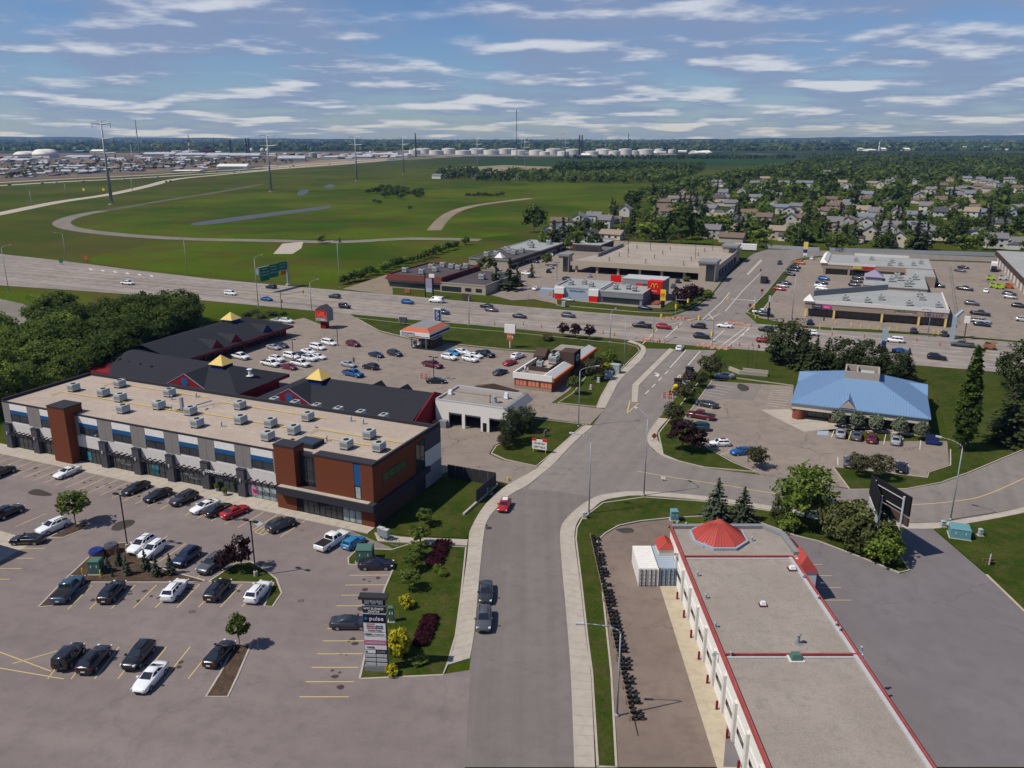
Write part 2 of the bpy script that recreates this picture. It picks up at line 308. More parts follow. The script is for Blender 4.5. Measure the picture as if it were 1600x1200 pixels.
def part(name, mat, parent, f, smooth=False):
    b = MB(); f(b); return b.obj(name, mat, parent, smooth)
def boxp(name, mat, parent, *a): return MB().box(*a).obj(name, mat, parent)
def text(name, s, mat, parent, loc, size, rot=(math.pi / 2, 0, 0), width=None, ext=.02):
    cu = bpy.data.curves.new(name, 'FONT'); cu.body = s; cu.size = size; cu.extrude = ext; cu.align_x = 'CENTER'; cu.align_y = 'CENTER'; cu.resolution_u = 2
    t = bpy.data.objects.new('tmp', cu); COL.objects.link(t); bpy.context.view_layer.update()
    me = bpy.data.meshes.new_from_object(t.evaluated_get(bpy.context.evaluated_depsgraph_get())); bpy.data.objects.remove(t)
    me.materials.clear(); me.materials.append(M(mat)); o = link(name, me, parent, loc, rot)
    if width:
        xs = [v.co.x for v in me.vertices]; w = max(xs) - min(xs); o.scale = (width / w, 1, 1)
    return o
def smooth_poly(pts, n=6, closed=False):
    """Catmull-Rom through ground points"""
    P = [Vector(p) for p in pts]; out = []; k = len(P)
    rngi = range(k if closed else k - 1)
    for i in rngi:
        a, b, c, d = (P[(i + j) % k] if closed else P[min(max(i + j, 0), k - 1)] for j in (-1, 0, 1, 2))
        for t in (j / n for j in range(n)):
            out.append(.5 * ((2 * b) + (c - a) * t + (2 * a - 5 * b + 4 * c - d) * t * t + (3 * b - a - 3 * c + d) * t ** 3))
    if not closed: out.append(P[-1])
    return out
def gp(pts): return [G(*p) for p in pts]
ZL = [0.012]; LH = [0.0]
def sheet(name, pts, mat, label, cat, z=None, world=False, smooth=0):
    """a flat sheet lying a few millimetres above the one below"""
    P = pts if world else gp(pts)
    if smooth: P = smooth_poly(P, smooth, True)
    if z is None: ZL[0] += .004; z = ZL[0]
    P = [Vector((p[0], p[1], 0)) for p in P]
    b = MB(); tri = tessellate_polygon([P]); fs = []
    for t in tri:
        p, q, r = (P[i] for i in t); fs.append(tuple(t) if (q - p).cross(r - p).z > 0 else tuple(reversed(t)))
    b.add([(p.x, p.y, z) for p in P], fs)
    o = b.obj(name, mat); tag(o, label, cat, kind='structure'); o['z'] = z; return o
def ribbon_sides(P, w):
    P = [Vector((p[0], p[1], 0)) for p in P]; Lp, Rp = [], []
    for i, p in enumerate(P):
        d = (P[min(i + 1, len(P) - 1)] - P[max(i - 1, 0)]).normalized(); nrm = Vector((-d.y, d.x, 0)) * w / 2
        Lp.append(p + nrm); Rp.append(p - nrm)
    return Lp, Rp
def ribbon(name, pts, w, mat, label, cat, z=None, world=False, sm=6):
    P = smooth_poly(pts if world else gp(pts), sm); l, r = ribbon_sides(P, w)
    return sheet(name, l + r[::-1], mat, label, cat, z, True)
def strip_box(b, P, w, z0, z1, m=0, closed=False):
    if closed: P = list(P) + [P[0]]
    l, r = ribbon_sides(P, w); n = len(P)
    vs = [(p.x, p.y, z0) for p in l] + [(p.x, p.y, z0) for p in r] + [(p.x, p.y, z1) for p in l] + [(p.x, p.y, z1) for p in r]
    fs = []
    for i in range(n - 1):
        fs += [(2 * n + i, 3 * n + i, 3 * n + i + 1, 2 * n + i + 1), (i, 2 * n + i, 2 * n + i + 1, i + 1), (n + i, n + i + 1, 3 * n + i + 1, 3 * n + i)]
    fs += [(0, n, 3 * n, 2 * n), (n - 1, 3 * n - 1, 4 * n - 1, 2 * n - 1)]
    b.add(vs, fs, m)
def lawn(name, pts, label, mat='lawn', h=.12, sm=0, kerb_w=.22, cat='lawn', world=False, kerb=True):
    """raised planted ground with its concrete kerb round it"""
    P = pts if world else gp(pts)
    if sm: P = smooth_poly(P, sm, True)
    LH[0] += .0025; h += LH[0]
    b = MB(); b.prism([(p[0], p[1]) for p in P], .0, h)
    o = b.obj(name, mat); tag(o, label, cat, kind='structure')
    if kerb:
        k = MB(); strip_box(k, P, kerb_w, 0.0, h + .025, closed=True); k.obj('kerb', 'concrete', o)
    return o
LINE_MESH = {}
def lines(parent, segs, mat, w=.12, z=None, name='painted_line', world=False):
    """painted stripes, each a thin piece of its own on the pavement below"""
    z = (parent['z'] if z is None else z) + .004
    if mat not in LINE_MESH: LINE_MESH[mat] = MB().quad((-.5, -.5, 0), (.5, -.5, 0), (.5, .5, 0), (-.5, .5, 0)).mesh('painted_line', mat)
    for a, b in segs:
        p = Vector(a) if world else G(*a); q = Vector(b) if world else G(*b); d = q - p
        o = link(name, LINE_MESH[mat], parent, ((p.x + q.x) / 2, (p.y + q.y) / 2, z), math.atan2(d.y, d.x)); o.scale = (d.xy.length, w, 1)
def rows(a0, b0, a1, b1, n):
    A0, B0, A1, B1 = G(*a0), G(*b0), G(*a1), G(*b1)
    return [(A0.lerp(A1, i / (n - 1)), B0.lerp(B1, i / (n - 1))) for i in range(n)]
# ------------------------------------------------------------------ the land
gs = MB(); X = [-9000, -3000, -1200, -500, 0, 500, 1200, 3000, 9000]; Y = [-300, 0, 100, 250, 500, 1000, 2500, 6000, 14000]
gs.add([(x, y, 0) for y in Y for x in X], [(j * 9 + i, j * 9 + i + 1, (j + 1) * 9 + i + 1, (j + 1) * 9 + i) for j in range(8) for i in range(8)])
tag(gs.obj('ground', 'land'), 'open grassland running out to the horizon', 'ground', kind='structure')
def hills():
    b = MB(); n = 120; rr = random.Random(3); k1, k2 = [], []
    for i in range(n + 1):
        x = -8800 + 17600 * i / n; px = 800 + F * x / 12400
        t = px / 1600
        h = 70 - 46 * min(1, max(0, t) * 2.2) if t < .5 else 24 + 85 * max(0, (t - .62)) * 2.2
        h = max(16, min(h, 118)) + rr.uniform(-4, 4) + 3 * math.sin(i * .9)
        k1.append((x, 11600, -2)); k2.append((x, 12600 + rr.uniform(-60, 60), h))
    b.add(k1 + k2, [(i, i + 1, n + 2 + i, n + 1 + i) for i in range(n)])
    k3 = [(p[0], 13700, -2) for p in k1]
    b.add(k2 + k3, [(i, i + 1, n + 2 + i, n + 1 + i) for i in range(n)])
    tag(b.obj('hills', 'land', smooth=True), 'low wooded rise along the skyline', 'hills', kind='structure')
hills()
sheet('meadow', [(120, 345), (300, 312), (450, 296), (640, 283), (800, 284), (1010, 290), (960, 320), (880, 345), (760, 371), (520, 374), (300, 371), (160, 360)], 'meadow', 'bright green meadow inside the loop of the gravel road', 'meadow', smooth=5)
sheet('meadow', [(300, 378), (600, 377), (740, 378), (720, 386), (560, 440), (440, 440), (260, 424), (140, 405)], 'meadow', 'green verge between the gravel road and the highway', 'meadow', smooth=5)
sheet('meadow', [(0, 455), (180, 467), (330, 478), (480, 493), (500, 505), (455, 503), (380, 494), (330, 500), (250, 480), (0, 475)], 'meadow', 'mown grass bank below the highway near the plaza', 'meadow')
sheet('field', [(750, 250), (1000, 246), (1240, 247), (1240, 258), (1010, 262), (745, 264)], 'darkfield', 'dark green crop field before the white tanks', 'field')
sheet('field', [(690, 263), (790, 258), (872, 261), (866, 266), (800, 268), (700, 267)], 'dirt', 'bare tan field strip beyond the tree belts', 'field')
sheet('field', [(395, 262), (520, 249), (610, 247), (600, 252), (520, 259), (430, 265)], 'dirt', 'bare earth yard beside the far highway', 'field')
sheet('gravel_lot', [(-60, 452), (0, 467), (50, 478), (92, 485), (62, 500), (0, 514), (-60, 520)], 'gravel', 'pale gravel clearing beside the dense grove', 'gravel lot')
tag(sheet('creek', [(300, 349), (345, 342), (400, 335), (450, 329), (500, 323), (517, 322), (512, 326), (460, 333), (400, 341), (350, 348), (310, 352)], 'water', 'narrow creek winding through the meadow', 'creek', smooth=4), 'narrow creek winding through the meadow', 'creek', kind='structure')
sheet('pond', [(464, 303), (470, 297), (482, 297), (480, 302), (470, 305)], 'water', 'small curved pond in the meadow upstream of the creek', 'pond', smooth=4)
sheet('pond', [(506, 292), (514, 288), (524, 290), (516, 294)], 'water', 'tiny pond furthest up the meadow', 'pond', smooth=4)
ribbon('gravel_road', [(410, 288), (330, 302), (260, 313), (190, 325), (150, 331)], 9, 'gravel_dark', 'dark overgrown arm of the gravel loop', 'road')
ribbon('gravel_road', [(160, 330), (135, 334), (108, 341), (96, 349), (112, 357), (160, 364), (230, 370), (310, 374), (420, 376), (530, 378), (640, 373), (750, 375)], 11, 'gravel', 'gravel road looping round the meadow', 'road')
ribbon('dirt_track', [(678, 360), (692, 343), (712, 330), (750, 320), (828, 310)], 9, 'dirt', 'worn dirt track climbing across the meadow', 'track')
ribbon('ramp_road', [(-60, 345), (0, 334), (90, 316), (170, 304), (230, 291), (275, 280), (345, 273), (420, 266)], 13, 'concrete', 'curving highway ramp of pale concrete', 'road')
for k, (dy, lab) in enumerate(((0, 'near carriageway of the distant highway'), (-3.6, 'far carriageway of the distant highway'))):
    ribbon('far_highway', [(-60, 293 + dy * 1.5), (0, 290 + dy * 1.3), (100, 284 + dy * 1.2), (200, 279 + dy * 1.1), (300, 273 + dy), (400, 266.5 + dy * .9), (500, 258.5 + dy * .8), (600, 251 + dy * .6), (720, 244.5 + dy * .4)], 16, 'concrete', lab, 'road')
sheet('concrete_pad', [(427, 397), (441, 381), (474, 378), (471, 388), (457, 397)], 'concrete', 'small concrete pad with a low wall in the verge', 'pad')
# dry ground under the far industry
sheet('industrial_yard', [(-100, 288), (0, 284), (100, 279), (200, 274.5), (330, 265), (480, 254), (640, 245), (640, 236), (400, 238), (0, 240), (-100, 241)], 'earth', 'brown industrial yards before the refinery', 'yard', z=.008)
sheet('industrial_yard', [(640, 244), (1010, 244.5), (1060, 241), (1020, 236.5), (640, 236)], 'gravel', 'graded ground under the white tank farm', 'yard')

# ------------------------------------------------------------------ highway and streets
hw_up = [(-250, 373), (0, 397), (100, 408), (200, 421), (320, 435), (460, 448), (640, 463), (800, 478), (920, 488), (1000, 494), (1180, 506), (1240, 511), (1300, 517), (1485, 528), (1600, 538), (1750, 551)]
hw_lo = [(-250, 428), (0, 446), (100, 453), (200, 460), (320, 470), (480, 485), (620, 498), (800, 513), (928, 526), (1000, 534), (1180, 548), (1430, 571), (1600, 585), (1750, 599)]
hwy = sheet('highway', hw_up + hw_lo[::-1], 'asphalt_highway', 'six-lane highway crossing behind the plazas', 'road')
street_w = [(728, 1200), (733, 1052), (740, 987), (746, 922), (751, 870), (755, 836), (760, 815), (775, 795), (796, 774), (820, 761), (860, 730), (896, 692), (926, 666), (945, 638), (956, 616), (972, 590), (990, 574), (1008, 556), (1010, 545)]
street_e = [(899, 1200), (893, 1052), (886, 961), (880, 896), (876, 844), (878, 823), (889, 808), (907, 792), (928, 779), (954, 772), (1006, 769)]
side_lo = [(1040, 770), (1104, 777), (1192, 790), (1290, 806), (1392, 817), (1449, 818), (1509, 811), (1600, 793), (1750, 755)]
side_up = [(1750, 640), (1600, 702), (1557, 720), (1514, 738), (1470, 754), (1416, 764), (1327, 765), (1197, 744), (1100, 732), (1060, 722), (1034, 712), (1020, 704), (1013, 692), (1014, 678), (1030, 654), (1050, 630), (1075, 600), (1100, 570), (1120, 548)]
street = sheet('street', street_w + side_up[::-1] + side_lo[::-1] + street_e[::-1], 'asphalt_street', 'grey street bending past the business centre', 'road')
nstreet = sheet('street', [(1050, 495), (1080, 484), (1100, 472), (1116, 458), (1140, 427), (1162, 408), (1178, 396), (1200, 390), (1300, 392), (1600, 404), (1750, 411), (1750, 417), (1600, 411), (1282, 400), (1250, 404), (1240, 407), (1223, 424), (1195, 459), (1165, 490), (1185, 508)], 'asphalt_street', 'street running on from the crossing to the houses', 'road')
def hline(n, e0, e1, dash=None):
    if not dash: return [(S(e0, n), S(e1, n))]
    out = []; e = e0
    while e < e1: out.append((S(e, n), S(e + dash[0], n))); e += sum(dash)
    return out
segs = []
for n in (224.3, 228.0, 231.6): segs += hline(n, -330, -62, (3, 6)) + hline(n, -25, 60, (3, 6))
for n in (241.0, 244.7, 248.4): segs += hline(n, -330, -60, (3, 6)) + hline(n + 2, -22, 60, (3, 6))
lines(hwy, segs, 'line_white', .16, name='lane_dash', world=True)
lines(hwy, hline(235.6, -330, -64) + hline(237.0, -330, -64) + hline(237, -22, 60), 'line_yellow', .16, name='median_line', world=True)
lines(hwy, hline(220.6, -330, -70) + hline(252.4, -330, -70), 'line_white', .14, name='edge_line', world=True)
lines(hwy, [((140 + k * 19, 420 + k * 2.1), (144 + k * 19, 422 + k * 2.1)) for k in range(6)], 'line_white', .9, name='chevron_mark')
lines(street, [((1047, 575), (1072, 547)), ((1075, 571), (1094, 549)), ((1057, 592), (1062, 586))] + [((1039 - 10.3 * k, 585 + 10.3 * k), (1044 - 10 * k, 580 + 10.2 * k)) for k in range(4)], 'line_white', .22, name='lane_line')
lines(street, [((1024, 588), (1029, 585)), ((1023, 583), (1029, 585)), ((1029, 586), (1027, 589))], 'line_white', .5, name='turn_arrow')
lines(street, [((984, 627), (980, 646)), ((980, 646), (998, 630))], 'line_yellow', .2, name='median_line')
cl = smooth_poly(gp([(996, 737), (1060, 748), (1140, 760), (1218, 773), (1310, 784), (1423, 789), (1498, 783), (1540, 774), (1600, 748), (1700, 702)]), 4)
lines(street, list(zip(cl, cl[1:])), 'line_yellow', .16, name='centre_line', world=True)
lines(nstreet, [((1097, 500), (1128, 472)), ((1128, 472), (1140, 457)), ((1107, 490), (1115, 500)), ((1104, 500), (1126, 490)), ((1133, 487), (1160, 455)), ((1160, 455), (1190, 425))], 'line_white', .22, name='lane_line')
lines(hwy, [((1004, 538), (1030, 512)), ((1030, 512), (1064, 503)), ((1040, 528), (1066, 504)), ((1110, 536), (1132, 516)), ((1128, 540), (1165, 512)), ((1138, 541), (1172, 513)), ((1159, 526), (1170, 512))], 'line_white', .22, z=hwy['z'] + .02, name='crossing_line')
med = lawn('median_island', [(1046, 545), (1053, 547), (998, 603), (996, 629), (987, 629), (988, 602)], 'narrow concrete median in the street by the crossing', 'concrete', .16, cat='median', kerb=False)
lawn('median_island', [(1166, 429), (1188, 406), (1192, 407), (1170, 430)], 'concrete median on the street beside the beige garage', 'concrete', .16, cat='median', kerb=False)

# pavements laid in separate slabs
def slabs(name, left, right, n, label, h=.13, mat='concrete', sub=1):
    def resample(px, k):
        P = smooth_poly([p if isinstance(p, Vector) else G(*p) for p in px], 5); d = [0]
        for a, b in zip(P, P[1:]): d.append(d[-1] + (b - a).length)
        out = []
        for i in range(k + 1):
            t = d[-1] * i / k; j = 0
            while j < len(d) - 2 and d[j + 1] < t: j += 1
            out.append(P[j].lerp(P[j + 1], (t - d[j]) / max(1e-6, d[j + 1] - d[j])))
        return out
    A, B = resample(left, n), resample(right, n)
    base = MB(); poly = [(p.x, p.y) for p in A] + [(p.x, p.y) for p in reversed(B)]
    base.prism(poly, 0, h - .03); o = base.obj(name, 'concrete'); tag(o, label, 'sidewalk', kind='structure')
    for i in range(n):
        a0, a1, b0, b1 = A[i], A[i + 1], B[i], B[i + 1]; c = (a0 + a1 + b0 + b1) / 4
        q = [c + (p - c) * (1 - .02) for p in (a0, b0, b1, a1)]
        m = MB(); m.prism([(p.x, p.y) for p in q], h - .031, h + rng.uniform(0, .012)); m.obj('paving_slab', mat, o)
    k = MB(); strip_box(k, B, .18, 0, h + .02); k.obj('kerb', 'concrete', o)
    return o
slabs('sidewalk', [(700, 1040), (713, 995), (721, 935), (730, 870), (732.6, 841), (735, 828), (752, 797), (775, 771), (796, 757), (818, 744)], [(733, 1030), (740, 987), (746, 922), (751, 870), (755, 836), (760, 815), (775, 795), (796, 774), (820, 761), (840, 746)], 40, 'slab sidewalk along the business centre lawn')
slabs('sidewalk', [(840, 730), (860, 712), (896, 680), (914, 664)], [(858, 732), (868, 722), (896, 692), (926, 666)], 14, 'slab sidewalk in front of the white garage')
slabs('sidewalk', [(930, 1200), (923, 1052), (916, 1000), (906, 909), (901, 870), (898, 844), (899, 826), (907, 810), (925, 797), (941, 784), (967, 778), (1006, 775), (1104, 783), (1192, 796), (1300, 814), (1396, 824)], [(899, 1200), (893, 1052), (886, 961), (880, 896), (878, 870), (876, 844), (878, 823), (889, 808), (907, 792), (928, 779), (954, 772), (1006, 769), (1104, 777), (1192, 790), (1300, 807), (1396, 817)], 76, 'slab sidewalk beside the tyre-lined yard')
slabs('sidewalk', [(932, 638), (940, 620), (954, 596), (972, 578), (990, 560), (1001, 548), (998, 540), (980, 534)], [(945, 638), (956, 616), (966, 598), (978, 584), (998, 566), (1008, 552), (1006, 541), (985, 532)], 26, 'slab sidewalk round the burger restaurant corner')
slabs('sidewalk', [(1044, 655), (1027, 676), (1030, 692), (1042, 704), (1062, 712)], [(1030, 654), (1014, 677), (1013, 692), (1034, 712), (1060, 721)], 14, 'curved slab sidewalk at the mouth of the side road')
slabs('sidewalk', [(1405, 827), (1460, 827), (1506, 820), (1600, 802), (1720, 772)], [(1392, 818), (1449, 819), (1509, 812), (1600, 794), (1720, 762)], 24, 'slab sidewalk past the teal transformer')

# ------------------------------------------------------------------ lots
lot = sheet('parking_lot', [S(-185, 90.2), S(-66, 90.2), G(612, 857), G(618, 884), G(603, 919), G(566, 1047), G(563, 1060), G(690, 1055), G(735, 1048), G(727, 1200), Vector((-8, 40, 0)), Vector((-150, 40, 0)), Vector((-200, 60, 0))], 'asphalt_lot', 'asphalt parking lot before the business centre', 'parking lot', world=True)
lines(lot, [(S(e, 84.2), S(e, 90.0)) for e in [-139.2 + 2.55 * k for k in range(27)] if not -93.5 < e < -91], 'line_yellow', world=True)
lines(lot, rows((144, 916), (106, 953), (412, 913), (378, 949), 9), 'line_yellow', world=True)
lines(lot, rows((262, 838), (222, 866), (352, 876), (305, 905), 4), 'line_yellow', world=True)
lines(lot, rows((112, 1012), (75, 1062), (334, 1012), (294, 1062), 7), 'line_yellow', world=True)
lines(lot, rows((546, 900), (607, 899.5), (468, 1090), (545, 1090), 11), 'line_yellow', world=True)
lines(lot, rows((70, 858), (12, 858), (15, 906), (-55, 906), 4) + rows((73, 803), (24, 824), (100, 812), (55, 833), 2), 'line_yellow', world=True)
lines(lot, [((398, 832), (430, 812)), ((398, 832), (411, 837)), ((411, 837), (428, 822)), ((406, 834), (422, 818)), ((413, 836), (430, 818))] + [((20, 1038), (90, 1018)), ((0, 1020), (80, 1050)), ((0, 1045), (100, 1062))], 'line_yellow')
sheet('accessible_bay', [(395, 818), (405, 815), (412, 819), (403, 823)], 'blue_pale', 'faded blue accessible parking mark on the lot', 'road marking', z=lot['z'] + .006)
walk = slabs('sidewalk', [S(-150, 93.7), S(-62.0, 93.7)], [S(-150, 90.2), S(-62.0, 90.2)], 46, 'pale walk along the shopfronts of the business centre')
slabs('path', [(585, 833), (630, 840), (680, 842), (731, 844)], [(590, 846), (622, 848), (680, 850), (730, 853)], 16, 'concrete path from the shopfronts to the street')
lawn('lawn', [(562, 1062), (572, 1018), (588, 967), (601, 921), (616, 886), (580, 885), (545, 883), (544, 873), (560, 858), (612, 860), (640, 851), (728, 856), (720, 935), (712, 995), (700, 1036), (692, 1056)], 'mown strip with small trees beside the business centre lot')
lawn('lawn', [(592, 832), (640, 838), (730, 842), (735, 826), (752, 795), (775, 769), (794, 757), (740, 746), (700, 738), (640, 760)], 'lawn at the shaded end of the business centre', kerb=False)
bed1 = lawn('planting_bed', [(60, 950), (100, 908), (140, 871), (185, 850), (209, 848), (222, 872), (258, 891), (322, 909), (300, 911), (142, 911), (82, 948)], 'mulched bed with young conifers in the parking lot', 'mulch', cat='planting bed')
lawn('planting_bed', [(326, 910), (368, 882), (392, 879), (415, 892), (432, 906), (440, 928), (426, 949), (413, 948), (428, 912)], 'mulched bed with plum trees in the parking lot', 'lawn', cat='planting bed')
lawn('planting_bed', [(367, 1009), (392, 1009), (372, 1056), (356, 1090), (322, 1090), (345, 1052)], 'narrow kerbed bed with a single young tree', 'mulch', cat='planting bed')
lawn('planting_bed', [(76, 841), (110, 824), (134, 816), (140, 820), (128, 830), (98, 841)], 'kerbed strip under the lone round tree', 'mulch', cat='planting bed')
back = sheet('service_lane', [S(-150, 111), S(-62, 111), G(690, 742), G(740, 744), G(796, 757), G(842, 730), G(785, 720), G(764, 710), G(772, 697), G(800, 683), G(800, 655), S(-60, 137), S(-76, 137), S(-78, 128), S(-170, 128), S(-178, 150), S(-190, 170), S(-200, 150), S(-185, 111)], 'asphalt_old', 'worn asphalt lane behind the business centre', 'lane', world=True)
plot = sheet('parking_lot', [(300, 615), (350, 545), (440, 505), (475, 497), (500, 507), (512, 510), (494, 488), (546, 491), (556, 497), (592, 519), (640, 531), (700, 539), (800, 549), (870, 556), (910, 586), (888, 612), (862, 630), (945, 640), (922, 664), (838, 653), (790, 640), (700, 640), (560, 650), (420, 620)], 'asphalt_old', 'cracked lot before the dark-roofed plaza', 'parking lot')
lawn('lawn', [(556, 497), (640, 507), (800, 520), (928, 533), (980, 538), (996, 543), (999, 549), (990, 558), (972, 576), (954, 594), (940, 618), (932, 636), (872, 630), (895, 615), (915, 590), (890, 560), (870, 550), (800, 547), (700, 537), (640, 529), (592, 517)], 'lawn round the burger restaurant and gas bar')
lawn('lawn', [(820, 652), (838, 655), (912, 664), (896, 679), (860, 711), (838, 729), (790, 719), (768, 709), (775, 698), (805, 684)], 'corner lawn beside the white garage', sm=0)
blot = sheet('parking_lot', [(1112, 596), (1240, 604), (1236, 650), (1330, 690), (1480, 690), (1483, 727), (1449, 738), (1449, 746), (1301, 731), (1327, 764), (1197, 744), (1144, 721), (1104, 698), (1068, 656)], 'asphalt_old', 'weathered lot of the blue-roofed bank', 'parking lot')
lines(blot, rows((1116, 601), (1145, 606), (1098, 617), (1128, 622), 5) + rows((1097, 628), (1120, 632), (1070, 657), (1098, 661), 4), 'line_white', .1, world=True)
lines(blot, rows((1204, 610), (1236, 612), (1196, 634), (1228, 638), 8), 'line_white', .1, world=True)
lines(blot, rows((1304, 671), (1299, 684), (1439, 685), (1437, 703), 6), 'line_white', .12, world=True)
lines(blot, [((1309, 715), (1309, 728)), ((1419, 727), (1420, 743)), ((1122, 712), (1150, 704))], 'line_white', .12)
sheet('accessible_bay', [(1278, 672), (1295, 673), (1294, 681), (1276, 680)], 'blue_pale', 'light blue accessible bay before the bank', 'road marking', z=blot['z'] + .006)
slabs('sidewalk', [(1232, 640), (1300, 660), (1380, 668), (1440, 682)], [(1189, 641), (1268, 680), (1272, 668), (1330, 672)], 6, 'concrete apron at the corner of the blue-roofed bank')
lawn('lawn', [(1303, 731), (1330, 734), (1449, 748), (1451, 739), (1485, 728), (1484, 703), (1472, 650), (1455, 600), (1432, 574), (1600, 588), (1740, 601), (1740, 645), (1600, 704), (1557, 722), (1514, 740), (1470, 756), (1416, 765), (1328, 766)], 'broad lawn between the bank and the side road', kerb=False)
lawn('lawn', [(1123, 564), (1145, 554), (1180, 551), (1240, 556), (1430, 574), (1453, 600), (1440, 610), (1240, 602), (1150, 590), (1114, 593), (1108, 585)], 'lawn with flagpoles behind the bank', kerb=False)
lawn('planting_bed', [(1036, 711), (1029, 678), (1046, 656), (1066, 630), (1096, 592), (1112, 596), (1068, 657), (1104, 700), (1144, 723), (1196, 744), (1180, 738), (1100, 731), (1060, 721)], 'planted strip of plum shrubs along the bank lot', 'lawn', cat='planting bed')
for pts_, l_ in [([(1485, 703), (1485, 728), (1451, 739), (1449, 747), (1330, 733), (1302, 731), (1327, 765)], 'kerb round the bank stalls'), ([(1740, 645), (1600, 703), (1557, 721), (1514, 739), (1470, 755), (1416, 765), (1328, 766)], 'kerb along the outer bend of the side road'), ([(1112, 595), (1150, 591), (1240, 603)], 'kerb behind the striped bank stalls')]:
    k = MB(); strip_box(k, gp(pts_), .2, 0, .19); tag(k.obj('kerb', 'concrete'), 'pale concrete ' + l_, 'kerb', kind='structure')
yard = sheet('yard', [(936, 846), (946, 836), (967, 824), (1001, 817), (1050, 812), (1120, 1080), (1140, 1200), (966, 1200), (957, 1052)], 'yard', 'brown paved yard west of the red-roofed shop', 'yard')
sheet('concrete_apron', [Vector((18.6, 55, 0)), Vector((21.4, 55, 0)), Vector((21.4, 93, 0)), Vector((18.9, 93, 0))], 'concrete_tan', 'tan concrete apron along the bay doors', 'apron', world=True)
elot = sheet('parking_lot', [(1160, 830), (1250, 840), (1280, 848), (1358, 878), (1405, 898), (1423, 893), (1409, 872), (1397, 830), (1405, 825), (1454, 825), (1540, 899), (1600, 957), (1760, 1080), (1760, 1200), (1130, 1200)], 'asphalt_dark', 'dark grey lot east of the red-roofed shop', 'parking lot')
lines(elot, rows((1262, 883), (1285, 883), (1288, 939), (1330, 939), 4), 'line_yellow', .1, world=True)
lawn('lawn', [(1460, 828), (1508, 820), (1600, 803), (1760, 765), (1760, 1075), (1600, 954), (1542, 898)], 'sloping lawn with the teal transformer', kerb=False)
k = MB(); strip_box(k, gp([(1541, 899), (1600, 956), (1700, 1030)]), .3, 0, .17); tag(k.obj('kerb', 'concrete_tan'), 'pale concrete kerb at the edge of the dark lot', 'kerb', kind='structure')
lawn('lawn', [(934, 1200), (925, 1052), (918, 1000), (908, 909), (900, 844), (901, 827), (909, 812), (942, 787), (1006, 778), (1104, 785), (1192, 798), (1290, 814), (1393, 824), (1408, 872), (1421, 892), (1405, 896), (1358, 877), (1280, 847), (1247, 839), (1180, 815), (1130, 806), (1050, 810), (1001, 815), (967, 822), (946, 834), (933, 846), (955, 1052), (963, 1200)], 'lawn in front of the red-roofed shop')
sheet('mulch_bed', [(1285, 845), (1330, 850), (1380, 862), (1408, 874), (1419, 892), (1405, 895), (1358, 876)], 'mulch', 'brown mulch under the shrubs by the black sign', 'planting bed', z=.128)
rlot = sheet('parking_lot', [(1185, 484), (1205, 465), (1236, 427), (1256, 407), (1284, 402), (1600, 413), (1760, 418), (1760, 548), (1600, 534), (1485, 524), (1300, 513), (1240, 508), (1185, 497)], 'asphalt_old', 'lot of the tan strip plaza across the highway', 'parking lot')
lawn('verge', [(1167, 488), (1197, 458), (1225, 423), (1242, 408), (1252, 406), (1235, 428), (1207, 464), (1184, 494)], 'grass strip between the street and the strip plaza', cat='verge')
lawn('verge', [(1300, 513), (1360, 515), (1485, 524), (1600, 534), (1740, 546), (1740, 550), (1600, 537.5), (1485, 527.5), (1300, 517)], 'grass strip along the highway below the strip plaza', cat='verge')
sheet('parking_lot', [(765, 461), (800, 470), (835, 468), (880, 478), (1000, 488), (1060, 486), (1096, 470), (1114, 457), (1138, 426), (1156, 408), (1150, 392), (960, 376), (880, 376), (740, 400), (760, 420)], 'asphalt_old', 'lot between the fast food restaurant and the beige garage', 'parking lot')
sheet('driveway', [(535, 452), (612, 427), (614, 462), (560, 455)], 'dirt', 'bare side yard beside the maroon-roofed building', 'driveway')
lawn('verge', [(870, 477), (1000, 488), (1050, 490), (1078, 482), (1096, 471), (1112, 457), (1090, 452), (1050, 470), (1030, 482), (990, 480), (870, 468)], 'grass strip in front of the fast food restaurant', cat='verge')

sheet('street_patch', [(726, 1200), (733, 1052), (740, 987), (746, 922), (751, 870), (755, 836), (760, 815), (775, 795), (796, 774), (812, 765), (870, 768), (930, 778), (907, 792), (889, 808), (878, 823), (876, 844), (880, 896), (886, 961), (893, 1052), (899, 1200)], 'asphalt_new', 'newer darker asphalt on the near end of the street', 'road', z=street['z'] + .004)
sheet('lot_patch', [(1112, 598), (1190, 602), (1178, 627), (1093, 621)], 'asphalt_street', 'grey patch of newer asphalt in the bank lot', 'road', z=blot['z'] + .002)
for k_, (pts_, l_) in enumerate([([(44, 770), (56, 765), (70, 768), (82, 774), (70, 776), (50, 774)], 'dark oval on the lot near the shopfronts'), ([(174, 828), (182, 818), (200, 813), (211, 815), (206, 822), (186, 830)], 'dark oval beside the black lamp post'), ([(1155, 600), (1168, 604), (1170, 610), (1160, 612), (1152, 606)], 'dark oil stain in the bank lot'), ([(962, 828), (985, 826), (990, 832), (975, 834)], 'dark stain at the head of the brown yard')]):
    sheet('stain', pts_, 'stain', l_, 'stain', z=.13 if k_ == 9 else ([lot, lot, blot, yard][k_]['z'] + .005), smooth=4)  # flat dark patches laid on the paving
t_pad = sheet('concrete_pad', [(-40, 848), (0, 830), (40, 842), (46, 852), (0, 878), (-40, 880)], 'concrete', 'pale concrete strip at the corner of the next building', 'pad', z=lot['z'] + .003)

sheet('driveway_apron', [(786, 757), (840, 729), (864, 729), (842, 748), (818, 765), (798, 772)], 'concrete', 'concrete apron where the service lane meets the street', 'apron', z=.062)

